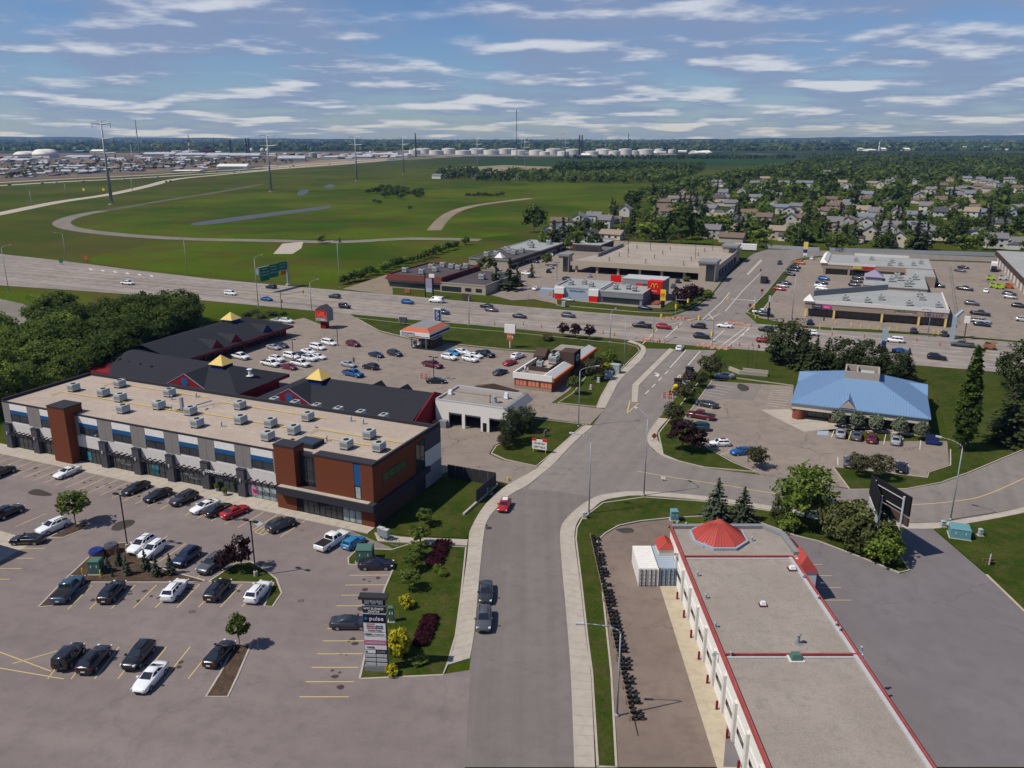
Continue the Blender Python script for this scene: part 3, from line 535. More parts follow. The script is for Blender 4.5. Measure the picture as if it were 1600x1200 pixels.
b = MB(); rr = random.Random(5)
for P_, n_ in ((rows((161, 932), (161, 934), (395, 931), (395, 933), 8), 3), (rows((100, 1035), (100, 1037), (320, 1035), (320, 1037), 7), 3), ([(S(-138 + 2.55 * k, 87), 0) for k in range(27)], 2), (rows((520, 1075), (521, 1075), (572, 908), (573, 908), 10), 2)):
    for q in P_:
        for i in range(n_):
            x, y, r_ = q[0].x + rr.gauss(0, .7), q[0].y + rr.gauss(0, .9), rr.uniform(.12, .42)
            b.prism([(x + r_ * rr.uniform(.6, 1.2) * math.cos(a), y + r_ * rr.uniform(.6, 1.2) * math.sin(a)) for a in [2 * math.pi * k / 9 for k in range(9)]], lot['z'] + .001, lot['z'] + .0022 + .0004 * i)
o = b.obj('oil_stains', 'stain', lot); o['kind'] = 'stuff'
for x, y, l_ in [(300, 957, 'square drain grate in the middle aisle of the lot'), (470, 940, 'square drain grate by the curved bed'), (930, 940, 'square drain grate in the brown yard'), (1430, 960, 'square drain grate in the dark lot'), (764, 826, 'kerb drain grate on the street bend')]:
    p = G(x, y); t = thing('drain_grate', l_, 'drain', (p.x, p.y, .085), R(10)); part('frame', 'steel_dark', t, lambda b: b.box(-.4, .4, -.4, .4, 0, .012)); part('bars', 'black', t, lambda b: [b.box(-.32 + i * .16, -.26 + i * .16, -.34, .34, .012, .018) for i in range(5)])
# ------------------------------------------------------------------ buildings
SR = R(SA)
def bld(name, label, e, n, cat='building', rot=SR, group=None): return thing(name, label, cat, S(e, n), rot, group)
def window(parent, mat, x0, x1, z0, z1, y, name='window', frame='trim_black', mull=1, fw=.08, axis='y', hb=0):
    """a window set in its frame; y is the outer face, axis says which way the wall faces"""
    def place(b, a0, a1, c0, c1, d0, d1):
        if axis == 'y': b.box(a0, a1, y + d0, y + d1, c0, c1)
        else: b.box(y + d0, y + d1, a0, a1, c0, c1)
    sg = -1 if axis in ('y', '-x') else 1
    f = MB(); lo, hi = sorted((0, sg * .06))
    xs = [x0 + (x1 - x0) * i / mull for i in range(mull + 1)]
    for x in xs: place(f, x - fw / 2, x + fw / 2, z0, z1, lo, hi)
    place(f, x0, x1, z1 - fw, z1, *sorted((0, sg * .055))); place(f, x0, x1, z0, z0 + fw, *sorted((0, sg * .055)))
    if hb: place(f, x0, x1, hb - fw / 2, hb + fw / 2, *sorted((0, sg * .055)))
    w = f.obj(name, frame, parent)
    for a, c in zip(xs, xs[1:]):
        g = MB(); place(g, a + fw / 2, c - fw / 2, z0 + fw, z1 - fw, *sorted((0, sg * .02))); g.obj('pane', mat, w)
    return w
def marks(parent, mat, x0, x1, zc, h, y, axis='y'):
    '''a line of lettering too small to read in the photograph: uneven strokes'''
    b = MB(); x = x0; rr = random.Random(int(x0 * 97 + zc * 13))
    while x < x1:
        w = h * rr.uniform(.45, .75); k = rr.choice((0, 1, 2)); s = h * .16
        def bar(a, c, d, e):
            if axis == 'y': b.box(a, c, y - .02, y, d, e)
            else: b.box(y, y + .02, a, c, d, e)
        bar(x, x + s, zc - h / 2, zc + h / 2)
        if k != 1: bar(x + s, x + w, zc - h / 2, zc - h / 2 + s)
        if k != 0: bar(x + s, x + w, zc + h / 2 - s, zc + h / 2)
        if k == 2: bar(x + w - s, x + w, zc - h / 2 + s, zc + h / 2 - s)
        x += w + h * .22
    return b.obj('lettering', mat, parent)
def flat_roof(parent, x0, x1, y0, y1, z, mat, pz=.5, pw=.35, pmat='charcoal', name='roof'):
    z += .03
    r = boxp(name, mat, parent, x0 + pw, x1 - pw, y0 + pw, y1 - pw, z - .3, z)
    b = MB(); b.box(x0, x1, y0, y0 + pw, z - .35, z + pz); b.box(x0, x1, y1 - pw, y1, z - .35, z + pz); b.box(x0, x0 + pw, y0 + pw, y1 - pw, z - .35, z + pz); b.box(x1 - pw, x1, y0 + pw, y1 - pw, z - .35, z + pz)
    b.obj('parapet', pmat, r); return r

def business_centre():
    t = bld('business_centre', 'long two-storey business centre with brown, grey and white panels and a gravel roof', -139.05, 92.1)
    y = 1.5; x0, x1, yb = -3.5, 77, 20.6
    part('wall', 'offwhite', t, lambda b: (b.box(x0, 59.5, y, yb, 0, 8.6), b.box(59.5, x1, 1.6, yb - .01, 0, 8.58)))
    part('wall', 'brown_dark', t, lambda b: (b.box(59.5, x1, .12, 1.6, 0, 4.1), b.box(77.0, 77.05, 1.6, 15.2, 0, 3.9)))
    r = part('roof', 'roof_gravel', t, lambda b: (b.box(x0 + .4, 59.6, y + .12, yb - .4, 8.6, 8.8), b.box(59.6, x1 - .35, 1.6, yb - .4, 8.6, 8.8)))
    part('parapet', 'charcoal', r, lambda b: (b.box(x0, x0 + .4, y, yb, 8.5, 9.35), b.box(x0, x1, yb - .4, yb + .02, 8.5, 9.35), b.box(x1 - .35, x1 + .03, .1, yb + .03, 8.5, 9.95), b.box(x0, 59.4, y - .05, y + .12, 8.6, 8.95)))
    # strips of walkway pads and yellow gas lines on the roof
    for (a, b2, c, d) in [(0, 75, 12.6, 13.3), (6, 74, 6.3, 6.9), (57.6, 58.3, 3, 13), (34, 34.6, 12, 19)]: boxp('walkway_pad', 'concrete', r, a, b2, c, d, 8.8, 8.83)
    for (a, b2, c) in [(2, 33, 9.7), (6, 30, 17.9), (36, 56, 10.6), (59, 75, 11.9), (34, 57, 16.8), (60, 76, 8.9)]: part('gas_line', 'yellow', r, lambda b: (b.tube((a, c, 8.98), (b2, c, 8.98), .06), b.tube((a, c, 8.98), (a, c - 2.4, 8.98), .05)))
    # upper storey
    bays = [(-1.6, 3.0), (6.3, 10.9), (16.0, 20.5), (23.9, 28.2), (31.5, 35.7), (38.9, 43.0), (46.4, 50.5), (53.7, 58.0)]
    edges = [x0] + [v for b2 in bays for v in b2] + [59.4]
    for a, c in zip(edges[0::2], edges[1::2]): 
        if c - a > .1:
            k = max(1, round((c - a) / 1.7))
            for i in range(k): boxp('grey_panel', 'grey_panel', t, a + (c - a) * i / k + .02, a + (c - a) * (i + 1) / k - .02, y - .09, y, 5.02, 8.62)
    for a, c in bays:
        boxp('white_panel', 'white', t, a + .01, c - .01, y - .06, y, 7.42, 8.62); boxp('blue_panel', 'blue_panel', t, a + .01, c - .01, y - .1, y, 6.66, 7.4)
        window(t, 'glass', a + .05, c - .05, 5.3, 6.64, y - .02, mull=2)
    boxp('white_band', 'offwhite', t, x0, 59.45, y - .05, y, 2.9, 4.98)
    # towers in brown panel
    for (a, c, d, zt) in [(10.9, 15.1, 3.2, 10.2), (59.5, 63.3, 2.4, 10.35)]:
        k = part('tower', 'brown_panel', t, lambda b: b.box(a, c, -.35 if a < 20 else .0, d, 0 if a < 20 else 4.1, zt))
        boxp('cap', 'charcoal', k, a - .06, c + .06, (-.41 if a < 20 else -.06), d + .06, zt, zt + .25)
    boxp('brown_wall', 'brown_panel', t, 67, 73.85, 0, 1.6, 4.1, 9.9); boxp('brown_wall', 'brown_panel', t, 75.0, 77.02, 0, 1.6, 4.1, 9.9)
    boxp('brown_wall', 'brown_panel', t, 77.0, 77.12, 0, 15.2, 3.9, 9.6); boxp('parapet_cap', 'charcoal', t, 66.95, 77.2, -.08, 1.7, 9.9, 10.12)
    boxp('blue_panel', 'blue_panel', t, 73.85, 75, .05, .9, 6.3, 9.7); window(t, 'glass_lit', 73.95, 74.9, 4.2, 6.25, .06)
    window(t, 'glass', 63.4, 66.9, 4.3, 9.0, 1.2, mull=3, hb=6.6)
    boxp('spandrel', 'charcoal', t, 63.35, 66.95, 1.15, 1.6, 9.0, 9.4)
    # canopy and ground floor of the end block
    boxp('canopy', 'charcoal', t, 60.2, 77.6, -1.0, .1, 2.95, 4.1); boxp('canopy_top', 'concrete', t, 60.4, 76.6, -.8, .0, 4.1, 4.16)
    boxp('canopy', 'charcoal', t, 77.02, 77.62, .1, 16, 2.95, 3.9)
    boxp('brown_pier', 'brown_panel', t, 59.5, 63.1, -.02, .14, 0, 2.95); boxp('brown_pier', 'brown_panel', t, 74.9, 77.06, -.02, .14, 0, 2.95)
    boxp('recess_shade', 'black', t, 63.1, 64.2, .06, .14, 0, 2.95)  # flat black panel, the shade of a recess put into its colour
    window(t, 'glass', 64.3, 67.2, .15, 2.9, .1, 'storefront', mull=3, hb=2.2); window(t, 'glass', 67.3, 71.4, .15, 2.9, .1, 'storefront', mull=4, hb=2.2); window(t, 'glass_lit', 71.5, 74.8, .15, 2.9, .1, 'storefront', mull=3, hb=2.2)
    # shopfronts under pergola beams between dark piers
    piers = [-3.2, 4.0, 20.9, 28.6, 36.1, 43.6, 51.0]
    for p in piers:
        k = boxp('pier', 'slate', t, p, p + 1.5, y - .75, y, 0, 4.75); boxp('cap', 'charcoal', k, p - .05, p + 1.55, y - .8, y, 4.75, 4.85); boxp('wall_lamp', 'light_grey', k, p + .62, p + .86, y - .9, y - .75, 2.75, 3.25)
    spans = [(-1.7, 4.0), (5.5, 10.9), (15.1, 20.9), (22.4, 28.6), (30.1, 36.1), (37.6, 43.6), (45.1, 51.0), (52.5, 59.5)]
    for i, (a, c) in enumerate(spans):
        window(t, 'glass_lit' if i == 7 else 'glass', a, c, .1, 2.9, y - .02, 'storefront', mull=5 if i != 2 else 6, hb=2.25)
        if i != 2:
            k = boxp('pergola_beam', 'charcoal', t, a, c, y - 1.15, y - .95, 2.95, 3.25)
            for j in range(5):
                x = a + (c - a) * (j + .6) / 5.2; boxp('pergola_slat', 'charcoal', k, x, x + .14, y - 1.35, y - .04, 3.25, 3.42)
    # window graphics and signs
    text('lettering', 'CONCRETE', 'white', t, (46.9, y - 1.3, 3.72), .62, width=3.6, ext=.06)
    for x in (25.6, 40.8): marks(t, 'light_grey', x - 1.6, x + .2, 1.75, .16, y - .085); marks(t, 'white', x - .6, x + 1.7, 1.3, .3, y - .085)
    boxp('window_graphic', 'cyan', t, 32.2, 33.6, y - .095, y - .082, .7, 2.2); boxp('window_graphic', 'cyan', t, 17.0, 17.9, y - .095, y - .082, .6, 2.2); boxp('window_graphic', 'pink', t, 53.0, 54.4, y - .095, y - .082, .5, 2.1)
    # east face
    e = x1 + .12
    window(t, 'glass_green_reflection', 2.6, 9.4, 6.2, 7.6, e, mull=4, axis='x', fw=.05)
    boxp('glazed_bay', 'charcoal', t, 77.0, 77.1, 12.2, 15.0, .2, 9.5); window(t, 'glass', 12.3, 15.0, 3.0, 9.0, e + .01, mull=2, axis='x', hb=6)
    for z0, z1, m in ((6.5, 9.3, 'slate'), (3.6, 6.45, 'offwhite'), (0, 3.55, 'mid_grey')): boxp('grey_panel', m, t, 77.0, 77.1, 15.25, 20.6, z0, z1)
    # skylight
    k = boxp('skylight', 'charcoal', t, 60.0, 63.6, 4.2, 7.2, 8.8, 9.5); boxp('pane', 'glass', k, 60.3, 63.3, 4.5, 6.9, 9.5, 9.53)
    return t
business_centre()
def ac_unit(sz=1.0):
    return dict(case=MB().box(-.75, .75, -.75, .75, .25, 1.55).mesh('casing', 'ac_metal'), curb=MB().box(-.7, .7, -.7, .7, 0, .25).mesh('curb', 'charcoal'),
                fan=MB().cyl(0, 0, 1.55, 1.63, .42, 12).mesh('fan_ring', 'trim_black'), louv=MB().box(-.78, -.75, -.6, .6, .5, 1.3).box(-.6, .6, -.78, -.75, .6, 1.2).mesh('louvre', 'mid_grey'), hood=MB().add([(.75, -.5, 1.4), (.75, .5, 1.4), (1.1, .5, .9), (1.1, -.5, .9), (.75, -.5, .9), (.75, .5, .9)], [(0, 1, 2, 3), (3, 2, 5, 4), (0, 3, 4), (1, 5, 2)]).mesh('hood', 'ac_metal'))
AC = ac_unit()
def put_ac(loc, rot, label, group, s=1.0, sy=None):
    t = thing('rooftop_unit', label, 'air conditioner', loc, rot, group, (s, sy or s, s))
    for n, k in (('casing', 'case'), ('curb', 'curb'), ('fan_ring', 'fan'), ('louvre', 'louv'), ('hood', 'hood')): link(n, AC[k], t)
    return t
for x, yy in [(3.2, 10.4), (9.2, 15.7), (11.1, 10.3), (16.5, 9.3), (22.3, 4.7), (22.4, 15.2), (26.4, 8.8), (33.9, 8.6), (39.6, 4.2), (39.6, 14.5), (45.1, 8.4), (50.8, 9.1), (56.5, 7.9), (54.5, 3.9), (54.5, 14.2), (68.9, 11.0), (68.1, 5.8), (73.3, 6.9)]:
    put_ac(S(-139.05 + x, 92.1 + yy + .9, 8.8), SR + R(rng.uniform(-2, 2)), 'grey-green air conditioner on the tan gravel roof of the business centre', 'air conditioners on the business centre roof', .95, 1.2)
def vent_pipe(loc, h, label, group, r=.12, mat='galv'):
    t = thing('roof_vent', label, 'roof vent', loc, 0, group); part('pipe', mat, t, lambda b: b.cyl(0, 0, 0, h, r)); part('cap', mat, t, lambda b: b.cyl(0, 0, h, h + .14, r * 1.9, r2=r * .6)); part('flashing', mat, t, lambda b: b.cyl(0, 0, 0, .06, r * 2.6)); return t
for x, yy in [(27.5, 17.5), (24.4, 14.6), (61.5, 17.7), (64.2, 17.3), (29.0, 9.9), (43.2, 6.8), (63.4, 8.1)]: vent_pipe(S(-139.05 + x, 92.1 + yy, 8.8), .8, 'small vent pipe on the business centre roof', 'vent pipes on the business centre roof')
boxp_t = thing('roof_duct', 'tall grey duct with an arm on the business centre roof', 'duct', S(-139.05 + 31.3, 92.1 + 10.2, 8.8), SR)
part('duct', 'galv', boxp_t, lambda b: b.box(-.25, .25, -.25, .25, 0, 2.6)); part('base', 'charcoal', boxp_t, lambda b: b.box(-1, 1, -.5, .5, 0, .3)); part('arm', 'galv', boxp_t, lambda b: b.tube((.2, 0, .5), (1.6, 5.5, .6), .12))
# screen fence east of the business centre
t = bld('screen_fence', 'black panelled screen fence round the loading corner of the business centre', -61.0, 110.0, 'fence')
for i in range(6): boxp('fence_panel', 'charcoal', t, i * 1.5 + .04, (i + 1) * 1.5 - .04, 3.0, 3.1, .1, 2.4)
for i in range(5): boxp('fence_panel', 'charcoal', t, 9.02, 9.12, -4.6 + i * 1.5, -3.2 + i * 1.5, .1, 2.4)
boxp('base_wall', 'concrete', t, 8.9, 9.25, -9, 3.2, 0, .45)

def red_shop():
    t = thing('auto_shop', 'white shop with red metal trim, flat gravel roof and an octagonal red cone', 'building', (21.1, 60, 0)); Y0 = -26
    W = 13.5; D = 39; z = 5.3
    oct_ = [(0, 0), (W, 0), (W + 1.2, 31), (14.6, 36.6), (12.2, 39.2), (0, 39.2)]
    part('wall', 'white', t, lambda b: b.prism([(0, Y0), (W, Y0), (W, 30.4), (14.6, 30.5), (14.4, 36.4), (12.2, 38.9), (0, 38.9)], 0, z))
    part('roof', 'roof_gravel_grey', t, lambda b: b.prism([(.3, Y0 + .3), (W - .3, Y0 + .3), (W - .3, 30.6), (14.2, 30.8), (14.1, 36.2), (12.0, 38.5), (.3, 38.5)], z - .1, z + .1))
    for pts, m, w, z1, nm in [([(0, Y0), (0, 38.9)], 'red_coping', .16, z + .42, 'red_coping'), ([(W, Y0), (W, 30.6)], 'red_coping', .15, z + .42, 'red_coping'), ([(W - .34, Y0), (W - .34, 30.4)], 'light_grey', .34, z + .3, 'flashing'),
                              ([(.2, 30.6), (W - .1, 30.6)], 'red_coping', .14, z + .38, 'red_coping'), ([(.3, 30.25), (W - .5, 30.25)], 'light_grey', .22, z + .2, 'flashing'), ([(.2, 10.6), (W - .1, 10.6)], 'red_coping', .14, z + .38, 'red_coping'), ([(.3, 10.25), (W - .5, 10.25)], 'light_grey', .22, z + .2, 'flashing'),
                              ([(.1, 38.6), (12.1, 38.6), (14.1, 36.2), (14.2, 31.2)], 'mid_grey', .7, z + .55, 'flashing')]:
        k = MB(); strip_box(k, [Vector((*p, 0)) for p in pts], w, z - .3, z1 + rng.uniform(0, .006)); k.obj(nm, m, t)
    # octagonal cone
    cx, cy, zb, za, r = 5.6, 35.8, z + .45, z + 2.75, 3.5
    A = [R(22.5 + 45 * i) for i in range(8)]
    part('cone_base', 'blue_pale', t, lambda b: b.prism([(cx + (r + .28) * math.cos(a), cy + (r + .28) * math.sin(a)) for a in A], z, zb))
    cone = part('cone_roof', 'red_metal', t, lambda b: b.add([(cx + r * math.cos(a), cy + r * math.sin(a), zb) for a in A] + [(cx, cy, za)], [(i, (i + 1) % 8, 8) for i in range(8)]))
    for i in range(8):
        p, q = Vector((cx + r * math.cos(A[i]), cy + r * math.sin(A[i]), zb)), Vector((cx + r * math.cos(A[(i + 1) % 8]), cy + r * math.sin(A[(i + 1) % 8]), zb)); ap = Vector((cx, cy, za))
        for j in range(6):
            s = p.lerp(q, j / 6); f = 1 - abs(j / 6 - .5) * 1.1 if j else 1.0
            b = MB(); b.tube(s + Vector((0, 0, .03)), s.lerp(ap.lerp(p.lerp(q, j / 6), 0), min(.97, .97)) + Vector((0, 0, .03)), .045, 4); b.obj('roof_seam', 'red_metal', cone)
    # small red hip roofs on the two front corners and the red skirt
    def hip(x0, x1, y0, y1, z0, z1, nm):
        k = part(nm, 'red_metal', t, lambda b: b.add([(x0, y0, z0), (x1, y0, z0), (x1, y1, z0), (x0, y1, z0), ((x0 + x1) / 2, y0 + (y1 - y0) * .15, z1), ((x0 + x1) / 2, y1 - (y1 - y0) * .15, z1)], [(0, 1, 4), (1, 2, 5, 4), (2, 3, 5), (3, 0, 4, 5)]))
        n = 7
        for i in range(1, n): MB().tube((x0, y0 + (y1 - y0) * i / n, z0 + .03), ((x0 + x1) / 2, y0 + (y1 - y0) * (.15 + .7 * i / n), z1 + .03), .04, 4).obj('roof_seam', 'red_metal', k); MB().tube((x1, y0 + (y1 - y0) * i / n, z0 + .03), ((x0 + x1) / 2, y0 + (y1 - y0) * (.15 + .7 * i / n), z1 + .03), .04, 4).obj('roof_seam', 'red_metal', k)
    hip(-2.1, .3, 36.0, 38.9, 3.5, 4.5, 'corner_roof'); boxp('corner_wall', 'cream', t, -1.9, 0, 36.1, 38.8, 0, 3.6)
    hip(13.4, 16.3, 29.0, 32.6, 4.2, 6.2, 'corner_roof'); boxp('corner_wall', 'white', t, 13.6, 16.1, 29.1, 32.5, 0, 4.2)
    k = part('red_skirt', 'red_metal', t, lambda b: b.add([(14.6, 32.6, 5.6), (16.2, 32.6, 4.3), (16.0, 37.2, 4.3), (14.5, 36.7, 5.6), (12.4, 39.1, 5.6), (13.1, 40.6, 4.3), (0, 39.2, 5.6), (0, 40.7, 4.3)], [(0, 1, 2, 3), (3, 2, 5, 4), (4, 5, 7, 6)]))
    # bay doors, piers and lamps on the west wall
    for i in range(-4, 8):
        y0 = 1.4 + i * 4.1
        d = boxp('bay_door', 'offwhite', t, -.06, .0, y0, y0 + 2.9, 0, 3.4)
        for j in range(4): boxp('door_panel', 'white', d, -.1, -.06, y0 + .05, y0 + 2.85, .06 + j * .84, .84 * (j + 1))
        boxp('pane', 'glass', d, -.125, -.1, y0 + .3, y0 + 2.6, 1.75, 2.4)
        boxp('pier', 'offwhite', t, -.28, 0, y0 + 3.2, y0 + 3.75, 0, 4.4); boxp('bollard', 'red_dark', t, -.7, -.5, y0 - .45, y0 - .25, 0, 1.1)
    for y0 in (14, 24.5): boxp('red_door', 'red_dark', t, -.09, 0, y0 + 1.55, y0 + 2.45, 0, 2.1)
    for y0 in (12, 33): part('wall_lamp', 'galv', t, lambda b: (b.tube((0, y0, 4.6), (-.5, y0, 4.7), .06), b.cyl(-.55, y0, 4.45, 4.7, .22, r2=.1)))
    part('front_glass', 'glass', t, lambda b: b.box(2, 12, 38.9, 38.95, .6, 3.2))
    return t
red_shop()
for p in [(1090, 900), (1103, 935), (1118, 980), (1142, 1026), (1058, 822), (1072, 823), (1103, 848), (1118, 848), (1175, 845), (1255, 905), (1278, 938), (1306, 980), (1312, 988), (1346, 1018), (1347, 1030)]:
    vent_pipe(G(p[0], p[1], 5.4), .55, 'short galvanised vent on the gravel roof of the red-trimmed shop', 'vents on the red-trimmed shop roof', .09)
vent_pipe(G(1247, 1005, 5.4), 1.0, 'tall dark flue on the gravel roof of the red-trimmed shop', None, .16, 'mid_grey')
def roof_box(loc, a, b, c, mat, label, rot=0, base='maroon'):
    t = thing('roof_hatch', label, 'roof vent', loc, rot); part('curb', base, t, lambda m: m.box(-a * .75, a * .75, -b * .75, b * .75, 0, .15)); part('hood', mat, t, lambda m: m.prism([(-a / 2, -b / 2), (a / 2, -b / 2), (a / 2, b / 2), (-a / 2, b / 2)], .15, c, inset=[(-a * .4, -b * .35), (a * .4, -b * .35), (a * .4, b * .35), (-a * .4, b * .35)]))
    part('lip', mat, t, lambda m: m.box(-a * .55, a * .55, -b * .55, b * .55, .15, .22)); return t
roof_box(G(1192, 946, 5.4), .55, .5, .5, 'white_metal', 'white roof vent on a rust-brown curb mid-roof of the red-trimmed shop'); roof_box(G(1238, 890, 5.4), .7, .6, .5, 'white_metal', 'white roof vent beside the red corner roof'); roof_box(G(1243, 1030, 5.4), 1, .9, .7, 'green_box', 'green roof vent on the red-trimmed shop', base='offwhite'); roof_box(G(1105, 852, 5.4), 1, .8, .45, 'blue_pale', 'pale blue roof hatch below the red cone', base='galv')

def bank():
    ob = (56.79, 157.77); t = thing('bank', 'low brick and beige bank with a blue standing-seam hip roof', 'building', (*ob, 0), SR)
    W, D, ze, za = 24.9, 24.5, 3.7, 7.6
    part('wall', 'taupe', t, lambda b: b.box(2.2, W - .5, 2.4, D - 1.5, 0, 3.4)); boxp('fascia', 'cream', t, 0, W, 0, D, 2.35, ze)
    part('brick_pier', 'brick', t, lambda b: b.cyl(1.25, 1.2, 0, 2.45, 1.15, 18)); part('brick_pier', 'brick', t, lambda b: b.box(W - 1.4, W - .3, .4, 1.6, 0, 2.45))
    for x in (7.6, 12.2, 16.8, 21.4): boxp('brick_pier', 'brown_dark', t, x - .5, x + .5, .6, 1.6, 0, 2.45)
    for i in range(6): window(t, 'glass', 3 + i * 3.5, 6 + i * 3.5, .3, 2.4, 2.38, mull=2)
    cx0, cx1, cy0, cy1 = 9.0, 15.6, 8.6, 14.6; ov = .35
    E4 = [(-ov, -ov), (W + ov, -ov), (W + ov, D + ov), (-ov, D + ov)]; C4 = [(cx0, cy0), (cx1, cy0), (cx1, cy1), (cx0, cy1)]
    roof = part('roof', 'blue_roof', t, lambda b: (b.add([(*p, ze) for p in E4] + [(*p, za) for p in C4], [(0, 1, 5, 4), (1, 2, 6, 5), (2, 3, 7, 6), (3, 0, 4, 7), (4, 5, 6, 7)]), b.box(-ov, W + ov, -ov, D + ov, ze - .18, ze)))
    def face(a, b2, c, d, n):
        a, b2, c, d = (Vector(v) for v in (a, b2, c, d))
        for i in range(1, n):
            e0 = a.lerp(b2, i / n); dirn = (c - d).normalized(); edge = (b2 - a)
            # run straight up the slope from the eave until it meets a hip
            x = (e0 - a).dot(edge.normalized()); L0 = (d - a).dot(edge.normalized()); L1 = edge.length - (c - b2).dot(-edge.normalized()) 
            f = min(1, x / max(L0, 1e-3), (edge.length - x) / max(edge.length - L1, 1e-3))
            up = (d - a) - edge.normalized() * L0
            MB().tube(e0 + Vector((0, 0, .03)), e0 + up * f + Vector((0, 0, .03)), .06, 4).obj('roof_seam', 'blue_roof', roof)
    Z3 = lambda p, z: (p[0], p[1], z)
    face(Z3(E4[0], ze), Z3(E4[1], ze), Z3(C4[1], za), Z3(C4[0], za), 52); face(Z3(E4[1], ze), Z3(E4[2], ze), Z3(C4[2], za), Z3(C4[1], za), 40); face(Z3(E4[3], ze), Z3(E4[0], ze), Z3(C4[0], za), Z3(C4[3], za), 40)
    # gablets on three sides
    def gab(p, q, back, top):
        p, q, back = Vector(p), Vector(q), Vector(back); ap = (p + q) / 2 + Vector((0, 0, top))
        k = part('gablet_roof', 'blue_roof', t, lambda b: b.add([p, q, ap, back + Vector((0, 0, top))], [(0, 2, 3), (2, 1, 3)]))
        part('gablet_wall', 'beige', k, lambda b: b.add([p + (ap - p) * .06, q + (ap - q) * .06, ap + (Vector((0, 0, -.25)))], [(0, 1, 2)]))
    gab((8.8, -ov - .1, ze + .05), (12.0, -ov - .1, ze + .05), (10.4, 5.2, ze + .05), 2.0)
    gab((-ov - .05, 15.5, ze + .05), (-ov - .05, 22.5, ze + .05), (5.5, 19, ze + .05), 1.5); gab((W + ov + .05, 22.5, ze + .05), (W + ov + .05, 15.5, ze + .05), (W - 5.5, 19, ze + .05), 1.5)
    # open louvred box at the apex
    k = part('roof_monitor', 'stone', t, lambda b: (b.box(cx0, cx1, cy0, cy0 + .3, za - .3, 9.1), b.box(cx0, cx1, cy1 - .3, cy1, za - .3, 9.1), b.box(cx0, cx0 + .3, cy0 + .3, cy1 - .3, za - .3, 9.1), b.box(cx1 - .3, cx1, cy0 + .3, cy1 - .3, za - .3, 9.1)))
    boxp('inner_deck', 'charcoal', k, cx0 + .3, cx1 - .3, cy0 + .3, cy1 - .3, za - .2, za + .2); boxp('inner_unit', 'ac_metal', k, cx0 + 3, cx1 - 1, cy0 + 1.5, cy1 - 1.5, za + .2, za + .9); boxp('cross_beam', 'stone', k, cx0 + 2.2, cx0 + 2.5, cy0 + .3, cy1 - .3, 8.6, 8.95)
bank()

def garage():
    t = bld('repair_garage', 'white block garage with three open vehicle bays and a flat roof', -75.5, 135.6)
    L, D, z = 15.6, 9.7, 5.2
    bays = [(2.9, 5.8), (6.45, 9.9), (11.7, 15.2)]
    part('wall', 'white', t, lambda b: ([b.box(a, c, 0, .3, 0, 3.1) for a, c in ((0, 2.9), (5.8, 6.45), (9.9, 11.7), (15.2, L))], b.box(0, L, 0, .3, 3.1, z), b.box(0, .3, .3, D, 0, z), b.box(L - .3, L, .3, D, 0, z), b.box(.3, L - .3, D - .3, D, 0, z), b.box(.3, L - .3, 6.6, 6.8, 0, z)))
    part('floor', 'asphalt_dark', t, lambda b: b.box(.3, L - .3, .3, 6.6, .02, .08))
    r = boxp('roof', 'roof_gravel_grey', t, .3, L - .3, .3, D - .3, z - .3, z); part('parapet', 'light_grey', r, lambda b: (b.box(0, .3, .3, D, z, z + .4), b.box(0, L, 0, .3, z, z + .3), b.box(.3, L, D - .3, D, z, z + .5)))
    part('mansard', 'mid_grey', t, lambda b: b.add([(L, -.3, z + .5), (L + 1.3, -.3, z - .7), (L + 1.3, D + .4, z - .7), (L, D + .4, z + .5), (L - .9, -.3, z + .5), (L - .9, D + .4, z + .5)], [(0, 1, 2, 3), (4, 0, 3, 5), (1, 0, 4)]))
    part('gable_sign', 'brown_dark', t, lambda b: b.prism([(3.2, D + .1), (13, D + .1), (13, D + .5), (3.2, D + .5)], z - .6, z + .1)); part('gable_sign', 'brown_dark', t, lambda b: b.add([(3.2, D + .05, z + .1), (13, D + .05, z + .1), (8.1, D + .05, z + 1.7), (3.2, D + 2.5, z + .1), (13, D + 2.5, z + .1), (8.1, D + .3, z + 1.7)], [(0, 1, 2), (1, 4, 5, 2), (3, 0, 2, 5)]))
    boxp('side_door', 'black', t, 10.35, 11.15, -.04, .0, 0, 1.9)
    for a, c in bays: boxp('door_header', 'light_grey', t, a, c, .31, .5, 2.7, 3.1); boxp('tool_bench', 'red_dark', t, a + .3, c - .3, 5.8, 6.4, .08, 1.1)
    roof_box(S(-75.5 + 12.5, 135.6 + 6.5, z), .8, .8, 1.2, 'white_metal', 'white vent box on the white garage roof', SR, 'galv'); roof_box(S(-75.5 + 1.0, 135.6 + 4.5, z), .8, .8, 1.0, 'white_metal', 'pale vent at the plaza end of the white garage roof', SR, 'galv')
    vent_pipe(S(-75.5 + 11.6, 135.6 + 3.2, z), 1.3, 'conical metal vent on the white garage roof', None, .3); vent_pipe(S(-75.5 + 10.6, 135.6 + 2.9, z), 1.5, 'thin dark flue on the white garage roof', None, .08, 'steel_dark')
garage()
